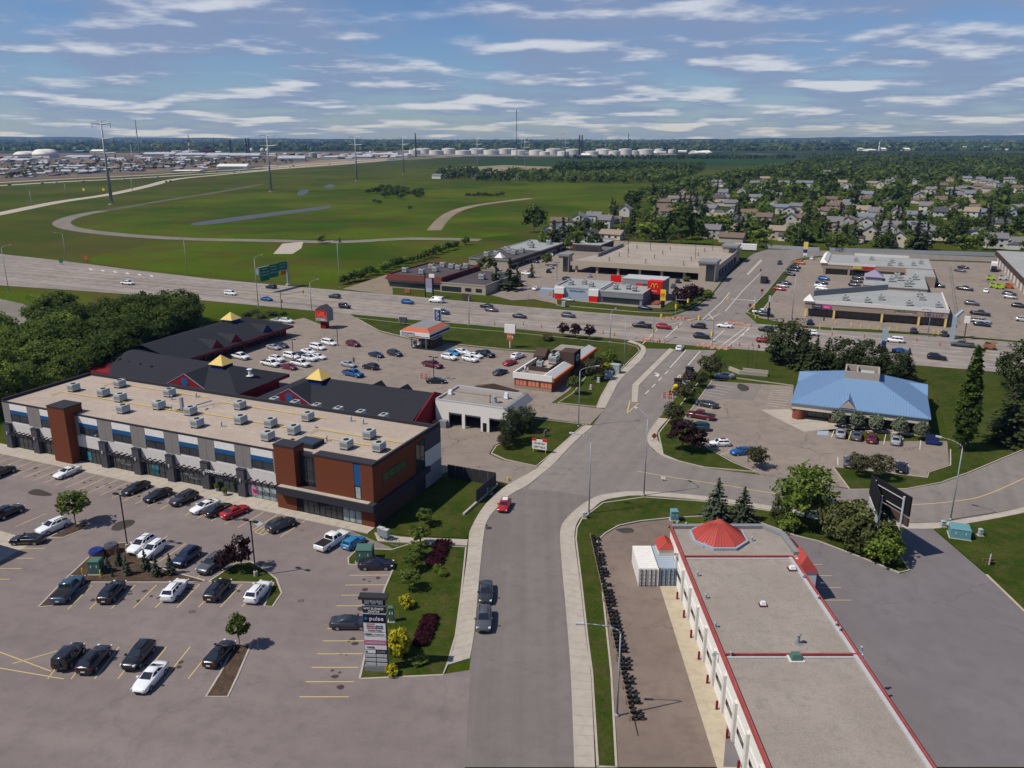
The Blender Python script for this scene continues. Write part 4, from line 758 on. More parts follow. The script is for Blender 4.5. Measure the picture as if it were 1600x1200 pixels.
def burger():
    t = bld('burger_restaurant', 'burger restaurant with orange fascia band, white parapet and black logo tower', -71.4, 164.6)
    L, D, z = 9.6, 31.5, 3.9
    part('wall', 'brick', t, lambda b: b.box(.3, L - .3, .3, D, 0, 2.6)); boxp('base_course', 'tan_wall', t, .25, L - .25, .22, .3, 0, .8)
    for i in range(3): window(t, 'orange_pale', .6 + i * 3.05, 3.3 + i * 3.05, .85, 2.4, .29, mull=3, frame='brick')
    boxp('white_fascia', 'white', t, 0, L, 0, .35, 2.55, z); boxp('white_fascia', 'white', t, -.02, .35, .35, 15, 2.55, z)
    for a, c in ((.02, 13.4), (17.6, D)): boxp('orange_fascia', 'orange', t, L - .02, L + .45, a, c, 2.5, 3.2)
    boxp('orange_fascia', 'orange', t, 7.5, L + .45, D, D + .4, 2.5, 3.2)
    part('sloped_roof', 'light_grey', t, lambda b: b.add([(L, .4, 3.2), (L, D, 3.2), (7.7, D, z), (7.7, .4, z)], [(0, 1, 2, 3)]))
    boxp('parapet', 'white', t, 7.4, 7.7, .35, 13, 3.2, z)
    r = boxp('roof', 'roof_gravel_grey', t, .3, 7.5, .35, D - .2, 3.0, 3.3)
    for (a, c, d, e2) in ((1.9, 7.2, 4.8, 5.1), (1.9, 2.2, 5.1, 21), (6.9, 7.2, 5.1, 13), (1.9, 7.2, 21, 21.3)): boxp('roof_screen', 'brown_dark', r, a, c, d, e2, 3.3, 4.3)
    boxp('inner_deck', 'roof_gravel', r, 2.2, 6.9, 5.1, 21, 3.3, 3.42)
    boxp('logo_tower', 'brown_dark', t, 6.4, L + .5, 13.4, 17.6, 0, 6.2); boxp('logo_panel', 'black', t, L + .5, L + .62, 13.3, 17.7, 2.2, 6.3)
    part('logo_oval', 'light_grey', t, lambda b: b.loft([[(L + .63 + d, 15.5 + 1.25 * math.cos(a), 4.6 + .85 * math.sin(a)) for a in [2 * math.pi * i / 20 for i in range(20)]] for d in (0, .05)]))
    text('lettering', 'A&W', 'black', t, (L + .7, 15.5, 4.6), .75, (math.pi / 2, 0, math.pi / 2))
    part('roof_gable', 'brown_dark', t, lambda b: b.add([(-.6, 14, 2.6), (2.4, 14, 2.6), (2.4, 18.4, 2.6), (-.6, 18.4, 2.6), (-.6, 14, 4.4), (2.4, 14, 4.4), (2.4, 18.4, 4.4), (-.6, 18.4, 4.4), (-.6, 16.2, 5.9), (2.4, 16.2, 5.9)], [(0, 1, 5, 4), (1, 2, 6, 9, 5), (2, 3, 7, 6), (3, 0, 4, 8, 7), (4, 5, 9, 8), (6, 7, 8, 9)]))
    for x, y, s in ((3.4, 8.4, .9), (5.4, 12, 1.3), (4.4, 14.5, 1.1), (5.6, 16, 1.2)): put_ac(S(-71.4 + x, 164.6 + y, 3.42), SR, 'rooftop unit inside the brown screen of the burger restaurant', 'units on the burger restaurant roof', s)
    d = thing('satellite_dish', 'white satellite dish on the burger restaurant roof', 'dish', S(-71.4 + 1.6, 164.6 + 3.4, 3.3), SR)
    part('mast', 'galv', d, lambda b: b.cyl(0, 0, 0, .7, .05)); part('dish', 'white_metal', d, lambda b: b.loft([[(-.1 + .25 * rr * rr + .15 * rr * math.sin(a) * -1, .6 * rr * math.cos(a), .8 + .6 * rr * math.sin(a)) for a in [2 * math.pi * i / 14 for i in range(14)]] for rr in (.05, .5, .8, 1.0)]), True)
burger()

def dark_plaza():
    """three wings of the shingled plaza"""
    def cup(t, x, y, zb=5.2, w=2.05, za=8.5):
        k = boxp('cupola', 'blue_deep', t, x - w * .82, x + w * .82, y - w * .82, y + w * .82, zb - 1.2, zb + 1.35)
        part('cupola_roof', 'yellow_roof', k, lambda b: b.add([(x - w, y - w, zb + 1.35), (x + w, y - w, zb + 1.35), (x + w, y + w, zb + 1.35), (x - w, y + w, zb + 1.35), (x, y, za)], [(0, 1, 4), (1, 2, 4), (2, 3, 4), (3, 0, 4), (3, 2, 1, 0)]))
    def shops(t, x0, x1, y, axis, n):
        for i in range(n): 
            a = x0 + (x1 - x0) * i / n; window(t, 'glass', a + .3, a + (x1 - x0) / n - .3, .2, 2.4, y, 'storefront', mull=3, axis=axis)
    # north-south wing
    t = bld('plaza_wing', 'shingled plaza wing with red trim running back towards the highway', -172, 150)
    W, D, ze, zr = 22, 37, 3.0, 6.2
    part('wall', 'red_dark', t, lambda b: b.box(1, W - 2.4, -6, D - .6, 0, ze)); shops(t, 0, D - 2, W - 2.4, 'x', 9)
    part('fascia', 'red_dark', t, lambda b: (b.box(W - .12, W, -2, D, ze - .5, ze - .02), b.box(0, W, D - .12, D, ze - .5, ze - .02)))
    part('roof', 'shingle', t, lambda b: b.add([(-1, -2, ze), (W, -7, ze), (W, D, ze), (-1, D, ze), (10.5, -7, zr), (10.5, D - 7, zr)], [(0, 1, 4), (1, 2, 5, 4), (2, 3, 5), (3, 0, 4, 5), (3, 2, 1, 0)]))
    for yy in (7.5, 14.5, 27): part('dormer', 'shingle', t, lambda b: b.add([(W - 1.2, yy - 2, ze + .3), (W - 1.2, yy + 2, ze + .3), (W - 1.2, yy, ze + 2.2), (13, yy, ze + 2.2)], [(2, 0, 3), (1, 2, 3)])); part('dormer_face', 'red_dark' if yy < 20 else 'blue_deep', t, lambda b: b.add([(W - 1.15, yy - 1.8, ze + .3), (W - 1.15, yy + 1.8, ze + .3), (W - 1.15, yy, ze + 1.95)], [(0, 1, 2)]))
    for yy in (2, 16, 31): part('porch_post', 'maroon', t, lambda b: b.box(W - .7, W - .3, yy, yy + .4, 0, ze - .5))
    cup(t, 10.5, 24.5)
    # east-west wing
    t = bld('plaza_wing', 'shingled plaza wing with a red gable and yellow cupola', -168, 128)
    W, D = 49, 17.5
    part('wall', 'red_dark', t, lambda b: b.box(3, W - 1.5, 1.2, D - 2, 0, ze)); shops(t, 24, W - 2, D - 2, 'x' if False else 'y', 1)
    part('fascia', 'red_dark', t, lambda b: (b.box(W - .12, W, 0, D, ze - .7, ze - .02), b.box(14, W, -.02, .1, ze - .7, ze - .02)))
    part('roof', 'shingle', t, lambda b: b.add([(12, 0, ze), (W, 0, ze), (W, D, ze), (22, D, ze), (-1, 22, ze), (-1, 12, ze), (8, 10.5, zr), (W - 10, 8.7, zr)], [(0, 1, 7, 6), (1, 2, 7), (2, 3, 6, 7), (3, 4, 6), (4, 5, 6), (5, 0, 6), (5, 4, 3, 2, 1, 0)]))
    def gable(t, x, w, h):
        part('gable', 'shingle', t, lambda b: b.add([(x - w, .4, ze + .05), (x + w, .4, ze + .05), (x, .4, ze + h), (x, 8.5, ze + h)], [(2, 0, 3), (1, 2, 3)])); f = part('gable_face', 'red_dark', t, lambda b: b.add([(x - w * .93, .35, ze + .05), (x + w * .93, .35, ze + .05), (x, .35, ze + h * .92)], [(0, 1, 2)]))
        part('round_window', 'blue_panel', f, lambda b: b.loft([[(x + .95 * math.cos(a), .33 - d, ze + h * .36 + .95 * math.sin(a)) for a in [2 * math.pi * i / 14 for i in range(14)]] for d in (0, .06)])); part('gable_coping', 'purple_grey', f, lambda b: (b.tube((x - w, .35, ze + .05), (x, .35, ze + h), .1, 4), b.tube((x + w, .35, ze + .05), (x, .35, ze + h), .1, 4)))
    gable(t, 34.5, 5.4, 2.9); cup(t, 37.5, 8.7)
    # south-east wing
    t = bld('plaza_wing', 'shingled plaza wing with a red end wall beside the white garage', -114, 128)
    W, D = 37.5, 18
    part('wall', 'red_dark', t, lambda b: b.box(1.2, W - .3, 1.2, D - 4, 0, ze)); shops(t, 3, W - 3, 0, 'y', 1)
    part('fascia', 'red_dark', t, lambda b: (b.box(-.02, .1, 0, D, ze - .7, ze - .02)))
    part('roof', 'shingle', t, lambda b: b.add([(0, 0, ze), (W, 0, ze), (W, D, ze), (0, D, ze), (8, 8.7, zr), (W, 8.7, zr)], [(0, 1, 5, 4), (1, 2, 5), (2, 3, 4, 5), (3, 0, 4), (3, 2, 1, 0)]))
    part('end_wall', 'red_dark', t, lambda b: b.add([(W + .02, .8, 0), (W + .02, D - .5, 0), (W + .02, D - .5, ze), (W + .02, 8.7, zr + .3), (W + .02, .8, ze), (W + .3, .8, 0), (W + .3, D - .5, 0), (W + .3, D - .5, ze), (W + .3, 8.7, zr + .35), (W + .3, .8, ze)], [(5, 6, 7, 8, 9), (9, 8, 3, 4), (8, 7, 2, 3), (5, 9, 4, 0)]))
    gable(t, 8.5, 5.4, 2.9); cup(t, 10.5, 8.0)
    for x in (21, 27.5): part('dormer', 'shingle', t, lambda b: b.add([(x - 2, D - 2.4, ze + .1), (x + 2, D - 2.4, ze + .1), (x, D - 2.4, ze + 2.1), (x, D - 7, ze + 2.1)], [(0, 2, 3), (2, 1, 3), (1, 2, 0)]))
    boxp('rear_roof', 'light_grey', t, 4, W - .5, -2.6, .2, 2.6, 2.8)
    for i in range(6): put_ac(S(-114 + 6 + i * 5.2, 128 - 1.3, 2.8), SR, 'condenser behind the shingled wing by the business centre lane', 'condensers behind the plaza wing', .9, 1.2)
    for i in range(5): put_ac(S(-150 + i * 5.0, 127.6, 0), SR, 'condenser unit on the ground below the red gable', 'condensers below the red gable', .85, 1.1)
    for e, n in [(-166, 141), (-163, 138), (-160, 135), (-156, 134), (-152, 133.5), (-148, 133), (-170, 160), (-168, 170), (-94, 134), (-88, 134), (-83, 134), (-99, 134)]:
        vent_pipe(S(e, n, 4.4), .5, 'small black roof vent on the dark shingles', 'shingle roof vents', .22, 'trim_black')
    vent_pipe(S(-123, 137, 4.4), 1.5, 'white turbine vent on the shingled wing', None, .35, 'white_metal')
dark_plaza()

def gas_bar():
    t = bld('gas_station', 'small gas station canopy with orange slopes over two pumps', -113.6, 185.6)
    W, D, z0 = 9, 11.5, 3.8
    part('canopy', 'white', t, lambda b: (b.box(0, W, 0, .12, z0, z0 + 1.45), b.box(0, W, D - .12, D, z0, z0 + 1.45), b.box(0, .12, .12, D - .12, z0, z0 + 1.45), b.box(W - .12, W, .12, D - .12, z0, z0 + 1.45), b.box(.12, W - .12, .12, D - .12, z0, z0 + .15)))
    i = 1.5; z1, z2 = z0 + 1.45, z0 + 2.35
    part('canopy_slope', 'orange_roof', t, lambda b: b.add([(0, 0, z1), (W, 0, z1), (W, D, z1), (0, D, z1), (i, i, z2), (W - i, i, z2), (W - i, D - i, z2), (i, D - i, z2)], [(0, 1, 5, 4), (1, 2, 6, 5), (2, 3, 7, 6), (3, 0, 4, 7)])); boxp('canopy_deck', 'mid_grey', t, i, W - i, i, D - i, z2 - .2, z2 + .01)
    boxp('stripe', 'navy', t, .2, W - .1, -.03, 0, z0 + .2, z0 + .32); boxp('stripe', 'red_sign', t, 4.6, 6.2, -.05, -.03, z0 + .22, z0 + .42); boxp('blue_fascia', 'blue_deep', t, W, W + .03, .2, D - .2, z0 + .2, z0 + .85)
    text('lettering', 'DOMO', 'blue_deep', t, (2.5, -.06, z0 + .85), 1.05, width=4.0)
    for x, y in ((2, 2.5), (2, 9), (6.5, 2.5), (6.5, 9)): boxp('post', 'light_grey', t, x - .15, x + .15, y - .15, y + .15, 0, z0)
    for x, y in ((2.2, 4), (2.2, 7)):
        k = boxp('fuel_pump', 'white', t, x - .35, x + .35, y - .4, y + .4, 0, 1.9); boxp('screen', 'black', k, x - .3, x + .3, y - .43, y - .4, 1.0, 1.6); boxp('island', 'concrete', k, x - .8, x + .8, y - 1.2, y + 1.2, .02, .15)
    boxp('kiosk', 'brown_dark', t, 4.6, 8.2, 3.6, 8.6, 0, 2.7); window(t, 'glass', 4.8, 7.8, .9, 2.3, 3.58, mull=3); boxp('kiosk_roof', 'light_grey', t, 4.4, 8.4, 3.4, 8.8, 2.7, 2.85); boxp('kiosk_door', 'light_grey', t, 4.57, 4.6, 5, 5.9, .05, 2.1)
gas_bar()

def strip_plaza():
    t = bld('strip_plaza_block', 'tan strip plaza block with grey roof facing the highway', -17, 273.4)
    part('wall', 'tan_wall', t, lambda b: (b.prism([(0, 0), (40.8, 0), (40.8, 33), (24, 33), (1.8, 11)], 2.9, 5.0), b.prism([(1, 2.2), (40.2, 2.2), (40.2, 32.5), (24, 32.5), (2.6, 11)], 0, 2.9)))
    r = part('roof', 'roof_grey', t, lambda b: b.prism([(.4, .4), (40.4, .4), (40.4, 32.6), (24, 32.6), (2.1, 10.8)], 4.9, 5.1)); part('parapet', 'offwhite', r, lambda b: (b.box(0, 9, -.12, .3, 4.6, 5.45), b.box(9, 22.8, -.16, .3, 4.6, 5.7), b.box(22.8, 33.5, -.12, .3, 4.6, 5.5), b.box(33.5, 41, -.18, .3, 4.6, 5.75), b.box(40.5, 40.95, .3, 33, 4.6, 5.4)))
    k = MB(); strip_box(k, [Vector((1.6, 10.8, 0)), Vector((12, 21.2, 0)), Vector((24, 33, 0))], .5, 4.8, 6.9); k.obj('roof_screen', 'mid_grey', r)
    for x in (.1, 8.6, 22.5, 32.8, 40.1): boxp('column', 'yellow_roof', t, x, x + .6, .05, .65, 0, 2.9)
    for a, c, n in ((1.2, 8.4, 4), (9.4, 22.2, 6), (23.3, 32.5, 5), (33.6, 39.8, 3)): window(t, 'glass', a, c, .2, 2.6, 2.18, 'storefront', mull=n)
    part('corner_gable', 'white', t, lambda b: b.add([(-.6, -.6, 5.3), (2.8, -.6, 5.3), (2.8, 2.8, 5.3), (-.6, 2.8, 5.3), (1.1, 1.1, 7.4)], [(0, 1, 4), (1, 2, 4), (2, 3, 4), (3, 0, 4)]))
    boxp('sign_panel', 'navy', t, 2.2, 5.3, -.2, -.12, 3.3, 4.3); boxp('sign_panel', 'magenta', t, 5.3, 7.9, -.2, -.12, 3.3, 4.3); marks(t, 'white', 2.7, 4.8, 3.8, .45, -.2); marks(t, 'white', 5.9, 7.4, 3.7, .3, -.2)
    marks(t, 'green_dark', 26, 32, 4.1, .55, -.12); marks(t, 'white', 26.6, 31.4, 3.5, .3, -.12); marks(t, 'purple', 34.4, 39.6, 3.8, 1.0, -.18)
    for x, y in ((11.5, 7), (18, 5.5), (22, 12), (30, 5.5), (34, 17), (38.2, 6), (33.5, 23)): put_ac(S(-17 + x, 273.4 + y, 5.1), SR, 'dark rooftop unit on the grey roof of the strip plaza', 'units on the strip plaza roof', 1.0, 1.2)
    t = bld('strip_plaza_block', 'tan strip plaza block with red and yellow signs behind the courtyard lot', -18, 366)
    part('wall', 'tan_wall', t, lambda b: (b.box(0, 42, 0, 31, 2.7, 4.6), b.box(1, 41.5, 2, 30.8, 0, 2.7), b.box(32, 42.2, -18, 2, 0, 4.2)))
    r = part('roof', 'roof_grey', t, lambda b: (b.box(.4, 41.6, .4, 30.6, 4.4, 4.7), b.box(32.3, 42, -17.7, .4, 4.1, 4.3))); part('parapet', 'offwhite', r, lambda b: (b.box(-.1, 21, -.15, .3, 4.3, 5.1), b.box(12, 34, 30.7, 31.2, 4.3, 5.6), b.box(-.1, .4, .3, 31, 4.3, 5.3)))
    part('corner_gable', 'white', t, lambda b: b.add([(-.6, -.6, 5.0), (2.4, -.6, 5.0), (2.4, 30, 5.0), (-.6, 30, 5.0), (.9, 1, 6.3), (.9, 28.5, 6.3)], [(0, 1, 4), (1, 2, 5, 4), (2, 3, 5), (3, 0, 4, 5)]))
    boxp('sign_panel', 'yellow', t, 12.5, 15.6, -.2, -.15, 3.2, 4.2); boxp('sign_panel', 'red_sign', t, 16, 20.6, -.2, -.15, 3.2, 4.2); marks(t, 'brown_dark', 12.9, 15.3, 3.7, .4, -.2); marks(t, 'maroon', 16.3, 20.3, 3.8, .5, -.2)
    for x in (1.2, 10.6, 21): boxp('column', 'tan_wall', t, x, x + .8, .05, .85, 0, 2.7)
    window(t, 'glass', 2, 10.4, .2, 2.5, 1.98, 'storefront', mull=5); window(t, 'glass', 11.6, 20.8, .2, 2.5, 1.98, 'storefront', mull=5)
    for x, y in ((13, 12), (19, 18), (27, 13), (30, 5), (35, 8), (38, 14), (26, 3)): put_ac(S(-18 + x, 366 + y, 4.7), SR, 'rooftop unit on the rear strip plaza block', 'units on the rear plaza roof', 1.0)
    t = bld('strip_plaza_block', 'low pale-roofed link block with a purple hip pavilion', -.5, 318)
    part('wall', 'tan_wall', t, lambda b: b.box(0, 20.5, 0, 30, 0, 4.0)); part('roof', 'roof_grey', t, lambda b: b.box(-.2, 20.7, -.2, 30.2, 4.0, 4.3)); boxp('brick_front', 'brick', t, -.3, 7.5, -.3, 0, 0, 4.4)
    part('pavilion', 'purple_grey', t, lambda b: b.box(.2, 5.8, 12, 18, 4.0, 5.6)); part('pavilion_roof', 'purple_grey', t, lambda b: b.add([(-.3, 11.5, 5.6), (6.3, 11.5, 5.6), (6.3, 18.5, 5.6), (-.3, 18.5, 5.6), (3, 15, 8)], [(0, 1, 4), (1, 2, 4), (2, 3, 4), (3, 0, 4)]))
    for x, y in ((9, 12), (12, 16), (15, 9), (17, 20), (11, 22), (14, 3)): put_ac(S(-.5 + x, 318 + y, 4.3), SR, 'jumbled rooftop unit beside the purple pavilion', 'units beside the purple pavilion', 1.2)
    t = bld('warehouse', 'long brown-trimmed warehouse with a grey roof beside the truck lot', 53.5, 300)
    part('wall', 'tan_wall', t, lambda b: b.box(0, 45, 0, 138, 0, 3.2)); boxp('fascia', 'brown_dark', t, -.25, 0, -.2, 138.2, 3.2, 5.2); part('roof', 'roof_grey', t, lambda b: b.box(-.2, 45, 0, 138, 4.8, 5.0)); part('upper_wall', 'brown_dark', t, lambda b: b.box(0, 45, -.1, 137.9, 3.2, 4.8))
    for i in range(14): boxp('loading_door', 'offwhite', t, -.08, 0, 8 + i * 9, 12 + i * 9, 0, 2.9)
strip_plaza()

def parkade():
    t = bld('parking_garage', 'beige two-level parking garage with corner stair towers', -116, 329)
    W, D, z = 60, 72, 4.4
    part('deck', 'deck', t, lambda b: b.prism([(0, 0), (W, 0), (W, D), (6, D), (6, 44), (0, 10)], z - .5, z))
    part('edge_beam', 'beige', t, lambda b: (b.box(-.2, W, -.4, 0, z - 1.3, z + .9), b.box(W, W + .4, 0, D, z - 1.3, z + .9), b.box(6, W, D, D + .4, z - 1.3, z + .9)))
    for i in range(7): boxp('column', 'beige', t, 2 + i * 9.2, 2.9 + i * 9.2, .6, 1.5, 0, z - .5)
    for j in range(9): boxp('column', 'beige', t, W - .8, W - .1, 4 + j * 8, 5 + j * 8, 0, z - .5)
    boxp('inner_wall', 'charcoal', t, 3, W - 6, 30, 30.4, 0, z - .5); boxp('ramp_wall', 'mid_grey', t, 0, 6, 44, 44.5, z, z + 1.4); boxp('ramp_wall', 'mid_grey', t, 5.5, 6, 20, 60, z, z + 1.5)
    for x, y, w, d, h in ((W - 5.5, -1.5, 6.5, 9, 8.2), (-5, -1, 4.5, 5, 7.8), (W - 6, 56, 6.4, 9, 7.8)):
        k = boxp('stair_tower', 'beige', t, x, x + w, y, y + d, 0, h - .8); boxp('tower_cap', 'mid_grey', k, x - .5, x + w + .5, y - .5, y + d + .5, h - .8, h); window(k, 'glass', x + w * .45, x + w - .3, .4, h - 1.4, y - .01, mull=2, hb=h * .5)
    for i in range(3):
        for j in range(4): vent_pipe(S(-116 + 14 + i * 16, 329 + 10 + j * 15, z), 1.6, 'short post on the parking garage deck', 'posts on the parking garage deck', .2, 'taupe')
    for i in range(5): boxp('deck_stain', 'taupe', t, 9, W - 6, 8.6 + i * 13, 9.1 + i * 13, z, z + .012)
parkade()
def mcd():
    t = bld('fast_food_restaurant', 'grey fast food restaurant with red sign block and golden arches', -101.2, 270.6)
    part('wall', 'blue_pale', t, lambda b: b.box(0, 17, 0, 16, 0, 4.3)); part('grey_wall', 'mid_grey', t, lambda b: (b.box(17, 32, -.2, 13, 0, 2.2), b.box(17, 32.3, -.5, 13.2, 2.2, 4.0)))
    window(t, 'glass', 18, 31, .3, 1.9, -.22, mull=6)
    flat_roof(t, 0, 17, 0, 16, 4.3, 'roof_grey', .5, .4, 'light_grey'); flat_roof(t, 17.05, 32.3, -.5, 13.2, 4.0, 'roof_grey', .4, .4, 'light_grey')
    boxp('play_block', 'mid_grey', t, 21, 36, 13.3, 22, 0, 6.6); boxp('block_cap', 'light_grey', t, 20.9, 36.1, 13.2, 22.1, 6.6, 6.9)
    boxp('red_block', 'red_sign', t, 31.2, 36.3, 9.5, 13.3, 2.6, 7.0)
    part('golden_arches', 'yellow', t, lambda b: [b.path([(33.7 + sg * (.62 - .6 * math.cos(R(k))) , 9.42, 4.3 + 1.9 * math.sin(R(k))) for k in range(8, 173, 12)], .13, 5) for sg in (-1, 1)])
    text('lettering', 'McCafé', 'white', t, (33.7, 9.42, 3.6), .7, width=1.9)
    boxp('sign_strip', 'red_sign', t, 26, 28.4, 13.2, 13.28, 4.6, 5.3); boxp('sign_strip', 'green_dark', t, 28.4, 31, 13.2, 13.28, 4.6, 5.3)
    for x in (.3, 13.0): boxp('white_canopy', 'white', t, x, x + 3.6, -1.2, 0, 2.2, 4.4); boxp('red_booth', 'red_sign', t, x + .2, x + 3.4, -1.1, 0, 0, 2.2)
    boxp('red_backdrop', 'red_sign', t, 14, 18, 22, 22.3, 3.6, 6.2); text('lettering', "McDonald's", 'black', t, (8.5, -.04, 3.3), .9, width=5.5)
    for x, y in ((4, 6), (8, 9), (12, 5), (21, 5), (25, 7), (28, 4)): put_ac(S(-101.2 + x, 270.6 + y, 4.3), SR, 'rooftop unit on the fast food restaurant', 'units on the fast food roof', 1.0)
    part('brick_stair', 'brick', t, lambda b: b.box(33, 37, 2, 9, 0, .5)); boxp('order_booth', 'blue_pale', t, -6, -1, 1, 4, 0, 3.0); boxp('menu_board', 'orange_pale', t, -2.6, -1.6, .93, 1, .9, 2.2)
mcd()
def brown_building():
    t = bld('office_building', 'low office with a maroon sloped fascia and dark flat roof', -168, 267.3)
    part('wall', 'beige', t, lambda b: b.box(0, 23, 0, 33, 0, 3.2)); part('fascia', 'maroon', t, lambda b: (b.add([(-1, -1, 3.2), (23.6, -1, 3.2), (23, .3, 5.2), (0, .3, 5.2)], [(0, 1, 2, 3)]), b.box(22.6, 23.4, .3, 33, 3.0, 5.2), b.box(0, 22.6, 32.4, 33, 3.2, 5.2), b.box(-.5, 0, .3, 33, 3.2, 5.2)))
    boxp('roof', 'roof_dark', t, 0, 22.6, .3, 32.4, 4.4, 4.7); window(t, 'glass', .6, 22.5, .5, 2.3, -.02, mull=12); boxp('sill_band', 'stone', t, -.1, 23.1, -.3, 0, 2.35, 3.2)
    for x, y in ((3, 8), (8, 20), (10, 26), (13, 14), (15, 24), (19, 22), (11, 7), (20, 27)): put_ac(S(-168 + x, 267.3 + y, 4.7), SR, 'pale rooftop unit on the maroon-edged office roof', 'units on the maroon-edged roof', 1.3)
    t = bld('office_wing', 'beige single-storey wing with a dark roof joined to the maroon-trimmed office', -144.9, 266.5)
    part('wall', 'beige', t, lambda b: b.box(0, 18.6, 0, 33, 0, 3.3)); flat_roof(t, 0, 18.6, 0, 33, 3.3, 'roof_dark', .35, .3, 'stone'); window(t, 'glass', .5, 8.6, .5, 2.3, -.02, mull=5)
    for a in (10.3, 14.6): window(t, 'glass', a, a + 2.4, .9, 2.2, -.02, mull=2)
    for x, y in ((11, 13), (14, 20), (12, 25)): put_ac(S(-144.9 + x, 266.5 + y, 3.3), SR, 'white rooftop unit on the beige office wing', 'units on the beige wing', 1.4)
    t = bld('long_shop_row', 'long dark-fronted shop row with a grey membrane roof behind the office', -163.5, 328)
    part('wall', 'stone', t, lambda b: b.box(0, 20, 0, 72, 0, 3.4)); flat_roof(t, 0, 20.5, -.3, 34, 3.6, 'roof_dark', .3, .3, 'mid_grey'); flat_roof(t, 0, 20.5, 34.1, 72, 3.6, 'roof_grey', .3, .3, 'light_grey'); boxp('dark_front', 'brown_dark', t, 20, 20.4, -.2, 72, 2, 3.2)
    for i in range(10): window(t, 'glass', 2 + i * 7, 7.5 + i * 7, .2, 2, 20.01, 'storefront', mull=3, axis='x')
    part('tent_vent', 'white', t, lambda b: b.add([(10, 5, 3.65), (14, 5, 3.65), (14, 9, 3.65), (10, 9, 3.65), (12, 7, 6)], [(0, 1, 4), (1, 2, 4), (2, 3, 4), (3, 0, 4)]))
    for x, y in ((5, 8), (8, 12), (14, 18), (15, 25), (10, 22), (6, 28), (12, 44), (8, 52), (15, 60)): put_ac(S(-163.5 + x, 328 + y, 3.6), SR, 'rooftop unit on the long shop row', 'units on the long shop row', 1.4)
    t = bld('flat_shop', 'small dark-walled shop with a pale flat roof near the fence', -138, 394); part('wall', 'brown_dark', t, lambda b: b.box(0, 15, 0, 22, 0, 3.6)); flat_roof(t, 0, 15, 0, 22, 3.6, 'roof_grey', .3, .3, 'light_grey'); window(t, 'glass', 2, 13, .4, 2.4, -.02, mull=5)
brown_building()
# ------------------------------------------------------------------ vegetation
def leaf_mesh(name, C, Nn, size, mat, tint, long=1.0):
    n = len(C); rv = nrng.normal(size=(n, 3))
    Nn = Nn / np.maximum(1e-6, np.linalg.norm(Nn, axis=1, keepdims=True))
    U = np.cross(Nn, rv); U /= np.maximum(1e-6, np.linalg.norm(U, axis=1, keepdims=True)); V = np.cross(Nn, U)
    s = np.asarray(size).reshape(-1, 1) * np.ones((n, 1))
    P = np.stack([C - U * s * .5 - V * s * .38 * long, C + U * s * .5 - V * s * .3 * long, C + U * s * .42 + V * s * .38 * long, C - U * s * .5 + V * s * .3 * long], 1).reshape(-1, 3)
    me = bpy.data.meshes.new(name); me.vertices.add(4 * n); me.vertices.foreach_set('co', P.astype(np.float32).ravel())
    me.loops.add(4 * n); me.loops.foreach_set('vertex_index', np.arange(4 * n, dtype=np.int32))
    me.polygons.add(n); me.polygons.foreach_set('loop_start', np.arange(0, 4 * n, 4, dtype=np.int32)); me.polygons.foreach_set('loop_total', np.full(n, 4, dtype=np.int32))
    a = me.attributes.new('tint', 'FLOAT', 'FACE'); a.data.foreach_set('value', np.clip(tint, 0, 1).astype(np.float32))
    me.materials.append(M(mat)); me.update(); me.validate(); return me
def crown_pts(clumps, per, rx, rz, cz, rc, shape='round', hollow=.5):
    """leaf positions in clumps through an ellipsoid; returns centres, normals, tints"""
    C = []; T = []
    k = 0
    while k < clumps:
        v = nrng.normal(size=3); v /= np.linalg.norm(v); r = nrng.uniform(hollow, 1) ** .7
        p = v * r; 
        if shape == 'round' and p[2] < -.75: continue
        if shape == 'vase': p[:2] *= .55 + .5 * (p[2] + 1) / 2
        if shape == 'cone': p[:2] *= 1.15 - .95 * (p[2] + 1) / 2
        c = np.array([p[0] * rx, p[1] * rx, cz + p[2] * rz]); jr = rc * nrng.uniform(.65, 1.25)
        q = nrng.normal(size=(per, 3)); q /= np.linalg.norm(q, axis=1, keepdims=True); q *= (nrng.uniform(.3, 1, size=(per, 1)) ** .5) * jr; q[:, 2] *= .75
        C.append(c + q); T.append(np.full(per, nrng.uniform(.15, .75)) + nrng.uniform(-.28, .28, per)); k += 1
    C = np.concatenate(C); T = np.concatenate(T); Nn = C - np.array([0, 0, cz - rz * .3]); Nn /= np.linalg.norm(Nn, axis=1, keepdims=True)
    return C, Nn + nrng.normal(size=C.shape) * .75 + np.array([0, 0, .35]), T
def trunk_mesh(h, r, limbs, spread, top, mat='bark'):
    b = MB(); rr = random.Random(int(h * 100)); b.path([(0, 0, -.1), (.03 * h * rr.uniform(-1, 1), .03 * h * rr.uniform(-1, 1), h * .5), (0, 0, h)], r, 7, r * .55)
    for i in range(limbs):
        a = 2 * math.pi * i / limbs + rr.uniform(-.4, .4); z0 = h * rr.uniform(.45, .95); L = spread * rr.uniform(.6, 1)
        b.path([(0, 0, z0), (L * .5 * math.cos(a), L * .5 * math.sin(a), z0 + (top - z0) * .35), (L * math.cos(a), L * math.sin(a), z0 + (top - z0) * .62)], r * .45, 5, r * .12)
    return b.mesh('trunk', mat)
TREE = {}
def decid(key, mat, clumps, per, rx, rz, cz, rc, leaf, shape='round', limbs=6, tr=.16, th=None):
    C, Nn, T = crown_pts(clumps, per, rx, rz, cz, rc, shape)
    TREE.setdefault(key, []).append((leaf_mesh('crown', C, Nn, leaf * nrng.uniform(.7, 1.25, len(C)), mat, T), trunk_mesh(th or max(.4, cz - rz * .35), tr, limbs, rx * .75, cz + rz * .6)))
